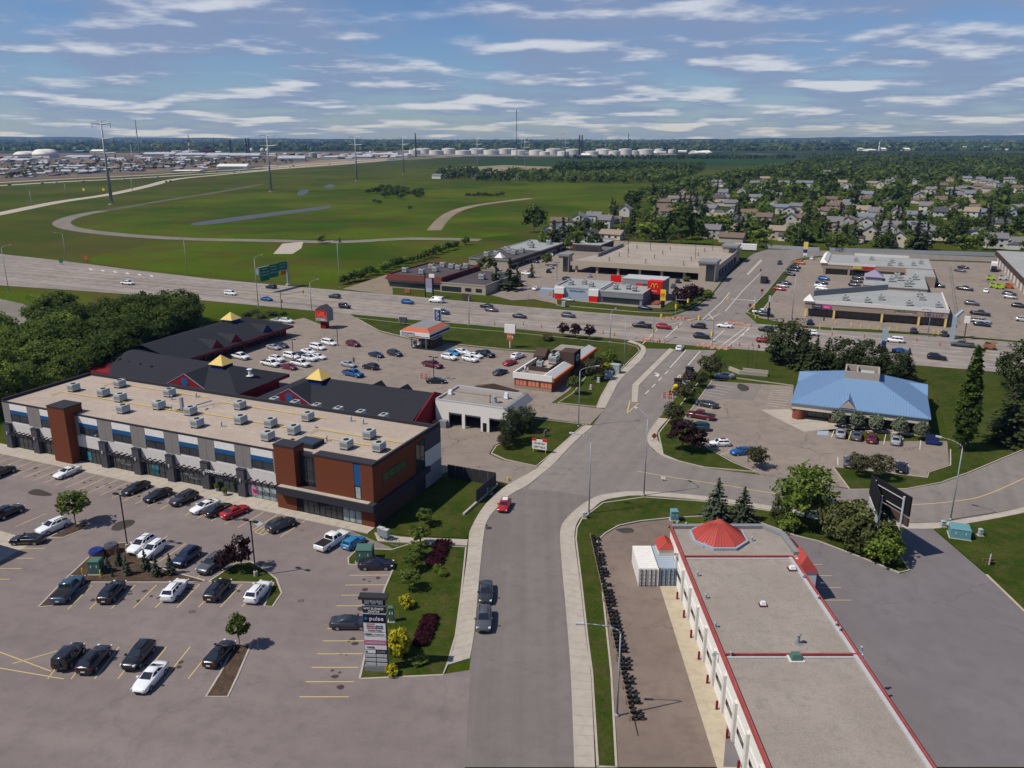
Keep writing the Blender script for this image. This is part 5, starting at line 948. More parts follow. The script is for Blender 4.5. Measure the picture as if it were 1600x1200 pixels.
def conifer(key, mat, h, r, levels, per, leaf, droop=.25, blue=False, bare=.1):
    C = []; Nn = []; T = []
    for i in range(levels):
        f = i / (levels - 1); z = h * (bare + (1 - bare) * f); rad = r * (1 - f) ** .85 + .04 * r; nb = max(3, int(per * (1 - f * .75)))
        for j in range(nb):
            a = nrng.uniform(0, 2 * math.pi); L = rad * nrng.uniform(.72, 1.12); k = max(3, int(L / leaf * 3.4)); tt = nrng.uniform(.15, .75)
            for q in range(k):
                d = L * (q + .7) / k; w = .16 * L * (1 - d / L * .6)
                C.append((d * math.cos(a) + nrng.normal() * w * .55, d * math.sin(a) + nrng.normal() * w * .55, z - droop * d + .12 * d * d / max(L, .1) + nrng.normal() * .05 * h / levels * 3))
                Nn.append((math.cos(a) * .35 + nrng.normal() * .45, math.sin(a) * .35 + nrng.normal() * .45, 1)); T.append(tt * .6 + .35 * d / L + nrng.uniform(-.2, .2))
    C = np.array(C); TREE.setdefault(key, []).append((leaf_mesh('crown', C, np.array(Nn), leaf * nrng.uniform(.7, 1.3, len(C)), mat, np.array(T)), MB().cyl(0, 0, -.1, h * .97, r * .07 + .05, 7, .02).mesh('trunk', 'bark')))
# unit-height trees, scaled when planted; several of each
for i in range(3):
    decid('young', 'leaf', 46, 26, .30, .30, .66, .10, .055, 'round', 5, .014, .5)
    decid('plum', 'leaf_purple', 46, 28, .34, .34, .62, .11, .058, 'round', 6, .018, .4)
    decid('plumgreen', 'leaf_plum', 60, 30, .46, .34, .62, .13, .055, 'round', 8, .018, .3)
    decid('big', 'leaf_light', 90, 34, .40, .40, .58, .12, .042, 'round', 8, .022, .45)
    decid('grove', 'leaf', 110, 40, .46, .42, .54, .13, .040, 'round', 6, .02, .4)
    decid('grove_dark', 'leaf_dark', 110, 40, .46, .42, .54, .13, .040, 'round', 6, .02, .4)
    decid('bush', 'leaf_olive', 70, 30, .55, .48, .50, .17, .07, 'round', 4, .02, .3)
    decid('greenbush', 'leaf_light', 60, 30, .52, .48, .50, .17, .08, 'round', 4, .02, .3)
    decid('yellow', 'leaf_yellow', 50, 26, .56, .46, .48, .16, .10, 'round', 3, .02, .3)
    decid('globe', 'leaf_sage', 130, 30, .40, .42, .57, .075, .055, 'round', 5, .03, .3)
    decid('maroon', 'leaf_maroon', 50, 24, .55, .46, .46, .17, .11, 'round', 3, .02, .3)
    conifer('spruce', 'needle', 1.0, .30, 26, 13, .036); conifer('bluespruce', 'needle_blue', 1.0, .33, 24, 13, .04)
    conifer('pyramid', 'needle_blue', 1.0, .22, 18, 12, .06, .1)
    decid('pine', 'needle', 120, 32, .42, .46, .52, .10, .036, 'round', 6, .02, .6)
for i in range(2):
    C, Nn, T = crown_pts(620, 18, .115, .48, .53, .034, 'cone', .1); TREE.setdefault('poplar', []).append((leaf_mesh('crown', C, Nn, .026 * nrng.uniform(.7, 1.3, len(C)), 'leaf_dark', T), trunk_mesh(.6, .018, 8, .08, .95)))
for i in range(4):
    decid('house_dec', ['leaf', 'leaf_dark', 'leaf_light', 'leaf_dark'][i], 34, 14, .46, .40, .57, .16, .105, 'round', 4, .022, .4)
    conifer('house_con', ['needle', 'needle', 'needle_blue', 'needle'][i], 1.0, .26, 13, 8, .085)
def plant(kind, px, py, top, label, cat='tree', name='tree', group=None, world=None, h=None, sx=1.0, v=None):
    p = world or G(px, py); h = h or HT(px, py, top); me = TREE[kind]; c, tk = me[rng.randrange(len(me)) if v is None else v % len(me)]
    t = thing(name, label, cat, (p[0], p[1], 0.1 if p[1] < 230 else 0), rng.uniform(0, 6.28), group, (h * sx, h * sx, h)); link('trunk', tk, t); link('crown', c, t); return t
plant('young', 119, 821, 767, 'round green tree in the kerbed strip of the business centre lot', sx=1.25)
plant('plum', 378, 892, 838, 'taller plum-leaved tree in the parking lot bed', 'tree', 'plum_tree', sx=1.0); plant('plum', 350, 893, 862, 'shorter plum-leaved tree beside the parked grey car', 'tree', 'plum_tree', sx=1.2)
plant('young', 375, 1013, 960, 'slim young green tree in the narrow kerbed bed', sx=.85)
for x, y, tp in [(170, 895, 870), (186, 884, 857), (199, 899, 870), (228, 892, 860), (245, 901, 870), (267, 898, 866), (176, 902, 892)]: plant('pyramid', x, y, tp, 'young pyramid conifer in the mulched parking lot bed', 'conifer', 'conifer', 'young conifers in the parking lot bed', sx=1.1)
for x, y, tp in [(664, 822, 796), (657, 853, 822), (651, 873, 846), (645, 893, 866), (640, 922, 892)]: plant('young', x, y, tp, 'small dark green tree in the row beside the business centre lot', 'tree', 'tree', 'row of small trees beside the lot', sx=1.55)
for x, y, tp, k in [(x0 + dx - 3 * q + rng.uniform(-1, 1), y0 + st * q, y0 + st * q - 9, 'maroon') for x0, y0, st in ((694, 853, 6), (673, 970, 7.5)) for q in range(6) for dx in (-5, 4)]: plant(k, x, y, tp, 'low maroon barberry clump on the lawn by the sidewalk', 'shrub', 'shrub', 'maroon shrubs on the lawn', sx=1.5)
for x, y, tp, l in [(685, 893, 884, 'near the maroon clumps'), (692, 900, 892, 'near the maroon clumps'), (660, 1036, 1026, 'near the maroon clumps'), (652, 1040, 1031, 'near the maroon clumps')]: plant('greenbush', x, y, tp, 'low green shrub on the lawn ' + l, 'shrub', 'shrub', 'green shrubs on the lawn', sx=1.6)
plant('yellow', 635, 950, 931, 'round golden shrub in mulch beside the lot', 'shrub', 'shrub'); plant('yellow', 621, 1022, 984, 'large golden shrub behind the tall sign', 'shrub', 'shrub', sx=.85); plant('yellow', 612, 1056, 1040, 'small golden shrub at the foot of the tall sign', 'shrub', 'shrub')
for x, y, tp, l in [(790, 702, 668, 'low juniper at the front of the white garage'), (801, 694, 637, 'tall dark juniper at the corner of the white garage'), (822, 676, 634, 'dark juniper beside the garage end wall')]: plant('pine', x, y, tp, l, 'shrub', 'shrub', sx=.8)
for x, y, tp in [(880, 527, 504), (899, 529, 505), (921, 531, 507)]: plant('plum', x, y, tp, 'small plum-leaved tree beside the highway by the burger restaurant', 'tree', 'plum_tree', 'plum trees by the burger restaurant', sx=1.1)
plant('plumgreen', 930, 594, 558, 'brownish tree between the burger restaurant and the utility cabinets', sx=1.0); plant('greenbush', 953, 568, 547, 'green shrub on the burger restaurant lawn', 'shrub', 'shrub'); plant('yellow', 945, 585, 566, 'yellow-green shrub by the utility cabinets', 'shrub', 'shrub'); plant('young', 898, 617, 588, 'small green tree by the restaurant driveway', sx=1.2); plant('bush', 855, 533, 522, 'low dark shrub by the burger restaurant parapet', 'shrub', 'shrub', sx=1.4)
plant('plum', 1066, 705, 655, 'large dark plum tree at the corner of the bank lot', 'tree', 'plum_tree', sx=1.25); plant('plum', 1086, 706, 668, 'plum tree beside the white hatchback', 'tree', 'plum_tree', sx=1.3)
plant('plumgreen', 1051, 663, 630, 'olive tree at the roadworks edge', sx=1.1); plant('plumgreen', 1072, 630, 597, 'olive tree behind the loader', sx=1.1); plant('plumgreen', 1092, 606, 580, 'olive tree beside the striped stalls', sx=1.0); plant('plumgreen', 1110, 592, 554, 'broad olive tree by the silver sedan', sx=1.05); plant('plumgreen', 1182, 732, 698, 'small olive tree at the bank driveway', sx=1.0)
for x, y, tp in [(1228, 570, 497), (1215, 566, 520), (1250, 578, 522), (1272, 585, 527), (1290, 580, 530), (1313, 588, 527), (1336, 585, 534), (1352, 590, 530), (1376, 594, 541), (1398, 596, 548), (1414, 598, 545), (1262, 572, 535)]:
    plant('spruce' if rng.random() < .55 else 'pine', x, y, tp, 'dark spruce in the row behind the blue-roofed bank', 'conifer', 'spruce_tree', 'spruces behind the bank', sx=1.15)
plant('poplar', 1503, 704, 541, 'tall columnar poplar beside the blue-roofed bank', 'tree', 'poplar_tree', sx=1.0)
plant('spruce', 1572, 692, 603, 'broad spruce on the lawn behind the poplar', 'conifer', 'spruce_tree', sx=1.4); plant('pine', 1590, 622, 533, 'large dark tree by the highway beyond the spruce', 'tree', 'tree', sx=.95)
for x, y, tp in [(1308, 668, 640), (1338, 671, 643), (1367, 676, 647), (1404, 682, 652), (1438, 688, 659)]: plant('globe', x, y, tp, 'clipped globe tree in the row along the bank front', 'tree', 'globe_tree', 'globe trees along the bank front', sx=.95)
plant('plumgreen', 1340, 745, 708, 'olive shrub on the bank lawn beside the silver car', 'shrub', 'shrub', sx=.9); plant('plumgreen', 1372, 750, 710, 'spreading olive shrub on the bank lawn beside the black car', 'shrub', 'shrub', sx=1.0)
plant('big', 1256, 822, 727, 'bright green tree beside the side road', 'tree', 'tree', sx=1.05); plant('pine', 1218, 822, 776, 'dark upright shrub against the bright green tree', 'shrub', 'shrub', sx=.75); plant('greenbush', 1232, 830, 803, 'low green shrub under the bright tree', 'shrub', 'shrub')
for x, y, tp, sx_, l in [(1312, 842, 783, .85, 'dark olive shrub nearest the bright green tree'), (1340, 858, 782, .8, 'large olive shrub mid-row by the mulch'), (1365, 866, 800, .8, 'olive shrub beside the black sign posts')]: plant('bush', x, y, tp, l, 'shrub', 'shrub', sx=sx_)
plant('greenbush', 1380, 880, 830, 'bright green shrub at the foot of the black sign', 'shrub', 'shrub', sx=.9)
plant('bluespruce', 1119, 812, 748, 'taller blue spruce in front of the red cone roof', 'conifer', 'spruce_tree', sx=1.1); plant('bluespruce', 1160, 816, 762, 'shorter blue spruce in front of the red cone roof', 'conifer', 'spruce_tree', sx=1.2)
# grove beside the plaza
gl = []
for r_ in range(6):
    for c_ in range(11):
        f = c_ / 10; x = -20 + 310 * f + rng.uniform(-12, 12); y0 = 655 - 130 * f; y1 = 520 - 15 * f; y = y0 + (y1 - y0) * r_ / 5 + rng.uniform(-6, 6)
        if x > 185 and y > 575 - (x - 185) * .5: continue
        if x < 60 and y < 535: continue
        gl.append((y, x))
for y, x in sorted(gl): plant('big' if x < 105 and y > 548 and rng.random() < .6 else 'grove' if (x < 120 and y > 540) or rng.random() < .28 else 'grove_dark', x, y, 0, ('light green tree at the edge of the dense grove' if x < 120 and y > 540 else 'dark green tree deep in the dense grove' if y < 560 else 'dark bushy tree in the grove behind the plaza wing'), 'tree', 'grove_tree', 'trees of the grove beside the plaza', h=rng.uniform(6.5, 11.5), sx=rng.uniform(.95, 1.35))  # lighter leaf kinds planted along the front edge
plant('grove_dark', 238, 520, 455, 'tallest tree standing above the dense grove', 'tree', 'grove_tree', sx=.85)
for x, y in [(385, 494), (408, 497), (425, 493), (442, 492), (398, 490)]: plant('bush', x, y, 0, 'greyish brush on the bank behind the dark plaza', 'shrub', 'shrub', 'brush on the bank behind the plaza', h=rng.uniform(1.2, 2.2), sx=1.9)
# across the highway
for x, y, tp in [(775, 452, 411), (797, 454, 404), (808, 448, 418)]: plant('house_con', x, y, tp, 'dark spruce beside the beige office wing', 'conifer', 'spruce_tree', 'spruces beside the beige office wing', sx=1.25)
plant('house_con', 831, 434, 411, 'lone dark spruce in the lot by the fast food restaurant', 'conifer', 'spruce_tree', sx=1.1); plant('house_dec', 760, 424, 400, 'round tree between the office and the shop row', sx=1.3); plant('house_dec', 853, 415, 395, 'small tree by the parking garage tower', sx=1.0)
for x, y, tp in [(1062, 482, 448), (1078, 478, 443), (1090, 470, 447), (1070, 485, 455)]: plant('plum', x, y, tp, 'plum tree in the verge by the fast food restaurant', 'tree', 'plum_tree', 'plum trees by the fast food restaurant', sx=1.15)
plant('greenbush', 1105, 466, 452, 'green shrub at the end of the fast food verge', 'shrub', 'shrub', sx=1.3); plant('greenbush', 1072, 440, 431, 'round shrub in front of the parking garage', 'shrub', 'shrub', sx=1.2)
for i in range(22):
    f = i / 21; plant('house_dec', 535 + 190 * f + rng.uniform(-3, 3), 446 - 62 * f + rng.uniform(-2, 2), 0, 'hedge bush in the line behind the maroon-edged office', 'shrub', 'hedge_bush', 'hedge behind the maroon-edged office', h=rng.uniform(3, 4.8), sx=1.1)
plant('house_dec', 834, 364, 318, 'big dark tree at the corner of the meadow', 'tree', 'tree', sx=.9, v=1); plant('house_dec', 503, 380, 366, 'lone bush beside the gravel road', 'shrub', 'shrub', sx=1.2); plant('house_con', 531, 379, 370, 'small spruce beside the gravel road', 'conifer', 'spruce_tree')
for i in range(34):
    a, r_ = rng.uniform(0, 6.28), rng.uniform(0, 1); plant('house_dec', 622 + 52 * r_ * math.cos(a), 303 + 9 * r_ * math.sin(a), 0, 'meadow willow bush in the thicket by the pond', 'shrub', 'willow_bush', 'willow thicket in the meadow', h=rng.uniform(4, 7.5), sx=1.6, v=[0, 1, 3][i % 3])
for x, y in [(585, 317), (592, 319), (640, 328), (731, 308), (740, 308), (749, 308), (758, 308), (767, 308), (776, 308), (784, 307)]: plant('house_dec', x, y, 0, 'dark meadow bush in the open grass', 'shrub', 'willow_bush', 'bushes in the open meadow', h=rng.uniform(3.5, 5.5), sx=1.5, v=1)
def mass(name, pts, label, cat, per=26, mats='leaf_dark'):
    """a far-off wood that reads as one mass: crowns of leaf clumps in one mesh"""
    C = []; Nn = []; Sz = []; T = []
    for (x, y, h, r, con) in pts:
        n = per; u = nrng.normal(size=(n, 3)); u /= np.linalg.norm(u, axis=1, keepdims=True); u *= nrng.uniform(.55, 1, size=(n, 1))
        if con:
            z = (nrng.uniform(0, 1, n) ** .8); rad = r * .62 * (1 - z) + .15; a = nrng.uniform(0, 6.28, n); p = np.stack([rad * np.cos(a), rad * np.sin(a), h * (.06 + .94 * z)], 1); sz = r * .55 * (1.15 - z)
        else:
            p = np.stack([u[:, 0] * r, u[:, 1] * r, h * .56 + u[:, 2] * h * .44], 1); sz = np.full(n, r * .72)
        C.append(p + (x, y, 0)); Nn.append(u + np.array([0, 0, .4]) + nrng.normal(size=(n, 3)) * .4); Sz.append(sz * nrng.uniform(.7, 1.2, n)); T.append(np.full(n, nrng.uniform(0, .7)) + nrng.uniform(-.2, .25, n))
    me = leaf_mesh(name, np.concatenate(C), np.concatenate(Nn), np.concatenate(Sz), mats, np.concatenate(T)); o = link(name, me); return tag(o, label, cat, kind='stuff')
# ------------------------------------------------------------------ vehicles
def ring(x, w, zb, zt):
    h = [(w * .84, zb), (w, zb + .1), (w, zb + .62 * (zt - zb)), (w * .965, zt - .05), (w * .86, zt), (w * .4, zt + .025)]
    return [(x, -y, z) for y, z in h] + [(x, y, z) for y, z in reversed(h)]
SPEC = {  # body stations (x, half width, bottom, top); cabin: base x0 x1 z, half width; roof x0 x1 z half width; wheels; side window splits
 'sedan': ([(-2.36, .62, .44, .84), (-2.30, .76, .32, 1.0), (-1.85, .88, .22, 1.06), (-.9, .91, .2, 1.02), (.7, .91, .2, 1.0), (1.1, .90, .2, .97), (1.7, .87, .22, .90), (2.15, .77, .28, .80), (2.32, .62, .34, .68), (2.38, .45, .38, .56)], (-2.0, 1.22, .99, .78, -.82, .12, 1.45, .55), (-1.36, 1.42, .35), (.42, .62)),
 'suv': ([(-2.32, .66, .48, 1.0), (-2.26, .82, .36, 1.14), (-1.8, .92, .26, 1.18), (-.9, .94, .24, 1.16), (.7, .94, .24, 1.14), (1.05, .93, .24, 1.12), (1.7, .90, .26, 1.06), (2.12, .82, .32, .96), (2.28, .68, .40, .82), (2.35, .5, .44, .66)], (-2.30, 1.26, 1.12, .83, -1.72, .18, 1.70, .60), (-1.38, 1.40, .385), (.36, .68)),
 'hatch': ([(-1.95, .70, .42, .85), (-1.9, .80, .3, .98), (-1.4, .86, .22, 1.0), (-.7, .87, .2, .97), (.7, .87, .2, .95), (1.0, .86, .2, .92), (1.55, .84, .22, .82), (1.88, .76, .28, .7), (1.98, .62, .36, .6)], (-1.92, 1.02, .95, .78, -1.55, .25, 1.46, .60), (-1.18, 1.2, .31), (.5, .95)),
 'minivan': ([(-2.5, .74, .45, .95), (-2.45, .90, .32, 1.08), (-1.8, .96, .22, 1.08), (-.9, .97, .2, 1.05), (.9, .97, .2, 1.02), (1.4, .95, .2, .98), (2.1, .90, .24, .86), (2.42, .82, .3, .72), (2.52, .68, .38, .62)], (-2.48, 1.55, 1.02, .88, -2.2, .55, 1.74, .72), (-1.5, 1.55, .34), (.33, .66)),
 'pickup': ([(-2.95, .90, .5, 1.02), (-2.9, .96, .42, 1.12), (-1.6, .98, .34, 1.14), (-.75, .99, .32, 1.14), (.9, .99, .32, 1.14), (1.45, .98, .32, 1.12), (2.45, .96, .34, 1.08), (2.85, .9, .38, .98), (2.95, .78, .46, .82)], (-.78, 1.52, 1.12, .90, -.62, .72, 1.86, .72), (-1.85, 1.9, .42), (.48, .95)),
 'van': ([(-2.75, .9, .45, 1.3), (-2.7, .98, .34, 1.45), (-1.5, 1.0, .26, 1.45), (0, 1.0, .24, 1.4), (1.4, .99, .24, 1.25), (1.9, .96, .26, 1.15), (2.45, .9, .3, 1.0), (2.7, .82, .36, .85), (2.8, .7, .42, .7)], (-2.72, 2.0, 1.35, .94, -2.62, 1.05, 2.25, .82), (-1.65, 1.75, .36), (.75, .95)),
 'jeep': ([(-2.1, .78, .5, 1.1), (-2.05, .86, .46, 1.18), (-1.4, .87, .42, 1.18), (-.6, .87, .42, 1.18), (.5, .87, .42, 1.18), (.8, .84, .42, 1.16), (1.5, .78, .44, 1.12), (1.95, .76, .46, 1.08), (2.0, .72, .5, 1.0)], (-2.08, .72, 1.15, .84, -2.0, .45, 1.84, .76), (-1.25, 1.3, .42), (.4, .75)),
}
def car_meshes(kind):
    st, (bx0, bx1, bz, bw, rx0, rx1, rz, rw), (wr, wf, wrad), (s1, s2) = SPEC[kind]
    body = MB(); body.loft([ring(*s) for s in st])
    def ell(x0, x1, w, z): return [(x0, -w, z), (x1, -w * .93, z), (x1, w * .93, z), (x0, w, z)]
    c0 = ell(bx0, bx1, bw, bz - .06); c1 = ell(rx0 + .02, rx1 + .02, rw + .03, rz - .09); c2 = ell(rx0 + .34, rx1 - .3, rw - .16, rz)
    body.add(c0 + c1 + c2, [(0, 1, 5, 4), (1, 2, 6, 5), (2, 3, 7, 6), (3, 0, 4, 7), (4, 5, 9, 8), (5, 6, 10, 9), (6, 7, 11, 10), (7, 4, 8, 11), (8, 9, 10, 11)])
    out = {'body': body.mesh('body', PAINT['white'], True)}
    def pane(a, b, c, d, u0, u1, v0, v1, off=.014):
        a, b, c, d = (Vector(p) for p in (a, b, c, d)); n = (b - a).cross(d - a).normalized() * off
        P = lambda u, v: a.lerp(b, u).lerp(d.lerp(c, u), v) + n
        return [P(u0, v0), P(u1, v0), P(u1, v1), P(u0, v1)]
    def mesh(nm, mat, *q): 
        m = MB(); [m.add(p, [(0, 1, 2, 3)]) for p in q]; return m.mesh(nm, mat)
    v0 = .24 if kind in ('suv', 'sedan', 'hatch', 'minivan') else .16
    out['windshield'] = mesh('windshield', 'car_glass', pane(c0[1], c0[2], c1[2], c1[1], .05, .95, v0, .96))
    out['rear_window'] = mesh('rear_window', 'car_glass', pane(c0[3], c0[0], c1[0], c1[3], .08, .92, v0 + .05, .93))
    R_ = (c0[0], c0[1], c1[1], c1[0]); L_ = (c0[2], c0[3], c1[3], c1[2])
    if kind == 'van': cuts = [(s1, .95)]
    elif kind in ('pickup', 'hatch'): cuts = [(.06, s1 - .015), (s1 + .015, .94)]
    else: cuts = [(.05, s1 - .012), (s1 + .012, s2 - .012), (s2 + .012, .95)]
    if kind == 'sedan': cuts = [(.17, .5), (.52, .92)]
    out['side_window'] = [mesh('side_window', 'car_glass', pane(*R_, a, b, v0, .9)) for a, b in cuts] + [mesh('side_window', 'car_glass', pane(*L_, 1 - b, 1 - a, v0, .9)) for a, b in cuts]
    xf, xb = st[-1][0], st[0][0]; fi = -3 if len(st) > 9 else -2; wf_, zf = st[fi][1], st[fi][3]; wb_, zb_ = st[1][1], st[1][3]
    out['headlight'] = [MB().box(xf - .34, xf - .06, s * (wf_ - .12) - .14, s * (wf_ - .05) + .04 * 1, zf - .16, zf + .0).mesh('headlight', 'lamp_clear') for s in (-1, 1)]
    out['taillight'] = [MB().box(xb + .01, xb + .14, s * (wb_ - .12) - .11, s * (wb_ - .12) + .11, zb_ - .3, zb_ - .06).mesh('taillight', 'lamp_red') for s in (-1, 1)]
    out['grille'] = MB().box(xf - .06, xf + .02, -.42, .42, st[-1][2] + .02, st[-1][3] - .02).mesh('grille', 'trim_black')
    out['plate'] = MB().box(xb - .02, xb + .03, -.22, .22, st[0][2] + .1, st[0][2] + .24).mesh('licence_plate', 'white')
    out['mirror'] = [MB().box(bx1 - .55, bx1 - .35, *sorted((s * (bw + .02), s * (bw + .24))), bz + .02, bz + .2).mesh('mirror', PAINT['black']) for s in (-1, 1)]
    if kind == 'pickup': out['bed'] = MB().box(-2.82, -.82, -.84, .84, 1.0, 1.175).mesh('bed_cover', 'trim_black')
    if kind in ('suv',): out['rails'] = MB().box(-1.5, 0, -.51, -.46, rz - .06, rz + .02).box(-1.5, 0, .46, .51, rz - .06, rz + .02).mesh('roof_rail', 'trim_black')
    if kind == 'jeep': out['spare'] = MB().tube((-2.3, 0, 1.0), (-2.08, 0, 1.0), .36, 12).mesh('spare_wheel', 'rubber')
    w = st[3][1]; tire = MB().tube((0, -.11, 0), (0, .11, 0), wrad, 14).mesh('tyre', 'rubber', False); rim = MB().tube((0, -.12, 0), (0, .12, 0), wrad * .62, 10).mesh('rim', 'rim')
    out['wheel'] = (tire, rim, [(wf, -w + .1, wrad), (wf, w - .1, wrad), (wr, -w + .1, wrad), (wr, w - .1, wrad)])
    return out
CARS = {k: car_meshes(k) for k in SPEC}
KINDNAME = dict(sedan='sedan', suv='SUV', hatch='hatchback', minivan='minivan', pickup='pickup truck', van='van', jeep='off-roader')
def car(kind, col, p, head, label, group, near=True, scale=1.0, z=.03):
    ms = CARS[kind]; t = thing('parked_' + kind if 'parked' in label else kind, label, 'pickup' if kind == 'pickup' else ('van' if kind in ('van', 'minivan') else 'car'), (p[0], p[1], z), head, group, scale)
    def add(nm, me, parent=t, paint=None):
        o = link(nm, me, parent)
        if paint: o.material_slots[0].link = 'OBJECT'; o.material_slots[0].material = PAINT[paint]
        return o
    add('body', ms['body'], paint=col); add('windshield', ms['windshield']); add('rear_window', ms['rear_window'])
    for m in ms['side_window']: add('side_window', m)
    ti, ri, pos = ms['wheel']
    for q in pos:
        o = link('wheel', ti, t, q)
        if near: link('rim', ri, o)
    if 'bed' in ms: add('bed_cover', ms['bed'])
    if near:
        for k in ('headlight', 'taillight', 'mirror'):
            for m in ms[k]: add(k, m, paint=col if k == 'mirror' else None)
        add('grille', ms['grille']); add('licence_plate', ms['plate'])
        if 'rails' in ms: add('roof_rail', ms['rails'])
        if 'spare' in ms: add('spare_wheel', ms['spare'])
    return t
def fleet(rows_, place, group, near=True, z=.03):
    for r in rows_:
        kind, col, x, y, dx, dy = r[:6]; p = G(x, y); q = G(x + dx * 4, y + dy * 4); h = math.atan2(q.y - p.y, q.x - p.x)
        extra = r[6] if len(r) > 6 else ''
        lab = ' '.join(f'{col} {KINDNAME[kind]} {extra if extra else place}'.split()); 
        car(kind, col, p, h, lab, group, near, 1.0 if kind != 'hatch' else .98, z)
DN = (-1, .43); UP = (1, -.43); D2 = (-.85, .62); U2 = (.85, -.62); D3 = (-.66, .75); U3 = (.66, -.75)
fleet([
 ('suv', 'black', 4, 743, *UP, 'parked by the far end of the shopfront walk'), ('sedan', 'white', 106, 743, *DN, 'parked alone below the first brown tower'), ('sedan', 'black', 213, 768, *DN, 'parked before the shopfronts, first of three dark cars'), ('sedan', 'black', 247, 779, *DN, 'parked before the shopfronts, middle of three dark cars'),
 ('suv', 'charcoal', 288, 785, *DN, 'parked before the shopfronts, last of three dark cars'), ('sedan', 'white', 321, 797, *DN, 'parked beside the black and red sedans'), ('sedan', 'black', 342, 802, *UP, 'parked between the white and red sedans'), ('sedan', 'red', 368, 805, *UP, 'parked facing the shopfronts'),
 ('suv', 'charcoal', 440, 826, *UP, 'parked beside the hatched bay before the end block'), ('pickup', 'white', 520, 851, .9, -.56, 'parked before the end block with a black bed cover'), ('hatch', 'skyblue', 553, 853, .9, -.56, 'parked beside the white pickup'),
 ('sedan', 'purple', 588, 888, 1, -.01, 'parked below the green transformer box'), ('sedan', 'charcoal', 548, 980, 1, .0, 'parked beside the tall tenant sign'),
 ('suv', 'black', 14, 806, *UP, 'parked next to the empty stalls by the round tree'), ('suv', 'white', 84, 829, *DN, 'parked beside the round tree'), ('sedan', 'black', 44, 849, -1, .02, 'parked crosswise behind the white SUV'),
 ('suv', 'white', 222, 858, *D2, 'parked next to the lamp post, first of two'), ('suv', 'white', 240, 866, *D2, 'parked by the young conifers, second of two'), ('suv', 'navy', 292, 877, *D2, 'parked across from the mulched bed'), ('suv', 'grey', 332, 888, *D2, 'parked beside the plum trees'),
 ('pickup', 'steel', 108, 928, *U3, 'parked beside the green utility box'), ('suv', 'black', 176, 932, *U3, 'parked below the mulched bed next to the blue pickup'), ('suv', 'white', 274, 929, *U3, 'parked below the mulched bed between two black ones'), ('suv', 'black', 341, 929, *U3, 'parked between two white ones below the beds'), ('suv', 'white', 404, 932, *U3, 'parked beside the curved end of the plum bed'),
 ('jeep', 'black', 110, 1034, *U3, 'parked with a spare wheel on its back'), ('suv', 'black', 149, 1038, *U3, 'parked touching close to the boxy off-roader'), ('suv', 'black', 218, 1032, *D3, 'parked nose out in the lower row'), ('sedan', 'white', 236, 1066, *D3, 'parked nose out below the black SUV'), ('sedan', 'black', 344, 1028, *U3, 'parked beside the slim young tree'),
], 'parked in the business centre lot', 'cars parked in the business centre lot')
fleet([('hatch', 'red', 788, 795, -.45, 1, 'with a white roof at the kerb'), ('sedan', 'charcoal', 759, 932, -.03, 1, 'parked at the kerb in front of a grey SUV'), ('suv', 'grey', 756, 975, -.03, 1, 'parked at the kerb behind a dark sedan'), ('hatch', 'white', 1062, 547, .62, -.62, 'waiting at the crossing beside the median')], 'on the street', 'cars on the street')
fleet([('sedan', 'silver', 1131, 591, -1, -.05, 'parked under the olive tree in the bank lot'), ('sedan', 'charcoal', 1105, 636, -1, -.2, 'parked beside the maroon pickup'), ('pickup', 'maroon', 1094, 654, -1, -.17, 'parked in the bank lot'), ('suv', 'teal', 1090, 672, -1, -.1, 'half hidden by the plum trees'), ('hatch', 'white', 1124, 697, -1, .02, 'with a red roof in the bank lot'), ('sedan', 'blue', 1160, 710, -1, .1, 'parked by the small tree at the bank driveway'),
 ('sedan', 'silver', 1313, 681, .05, -1, 'parked at the bank front next to the accessible bay'), ('sedan', 'grey', 1338, 685, .05, -1, 'parked at the bank front beside a maroon car'), ('sedan', 'maroon', 1361, 689, .05, -1, 'parked at the bank front'), ('sedan', 'silver', 1399, 692, .05, -1, 'parked alone at the bank front near the blue dumpster'), ('sedan', 'grey', 1326, 727, .05, -1, 'half hidden by the olive shrub'), ('sedan', 'black', 1407, 735, .05, -1, 'parked by the bank lawn shrubs'), ('suv', 'black', 1288, 792, 1, .13, 'on the side road behind the bright green tree')], 'at the bank', 'cars parked at the bank')
P1 = (1, .22)
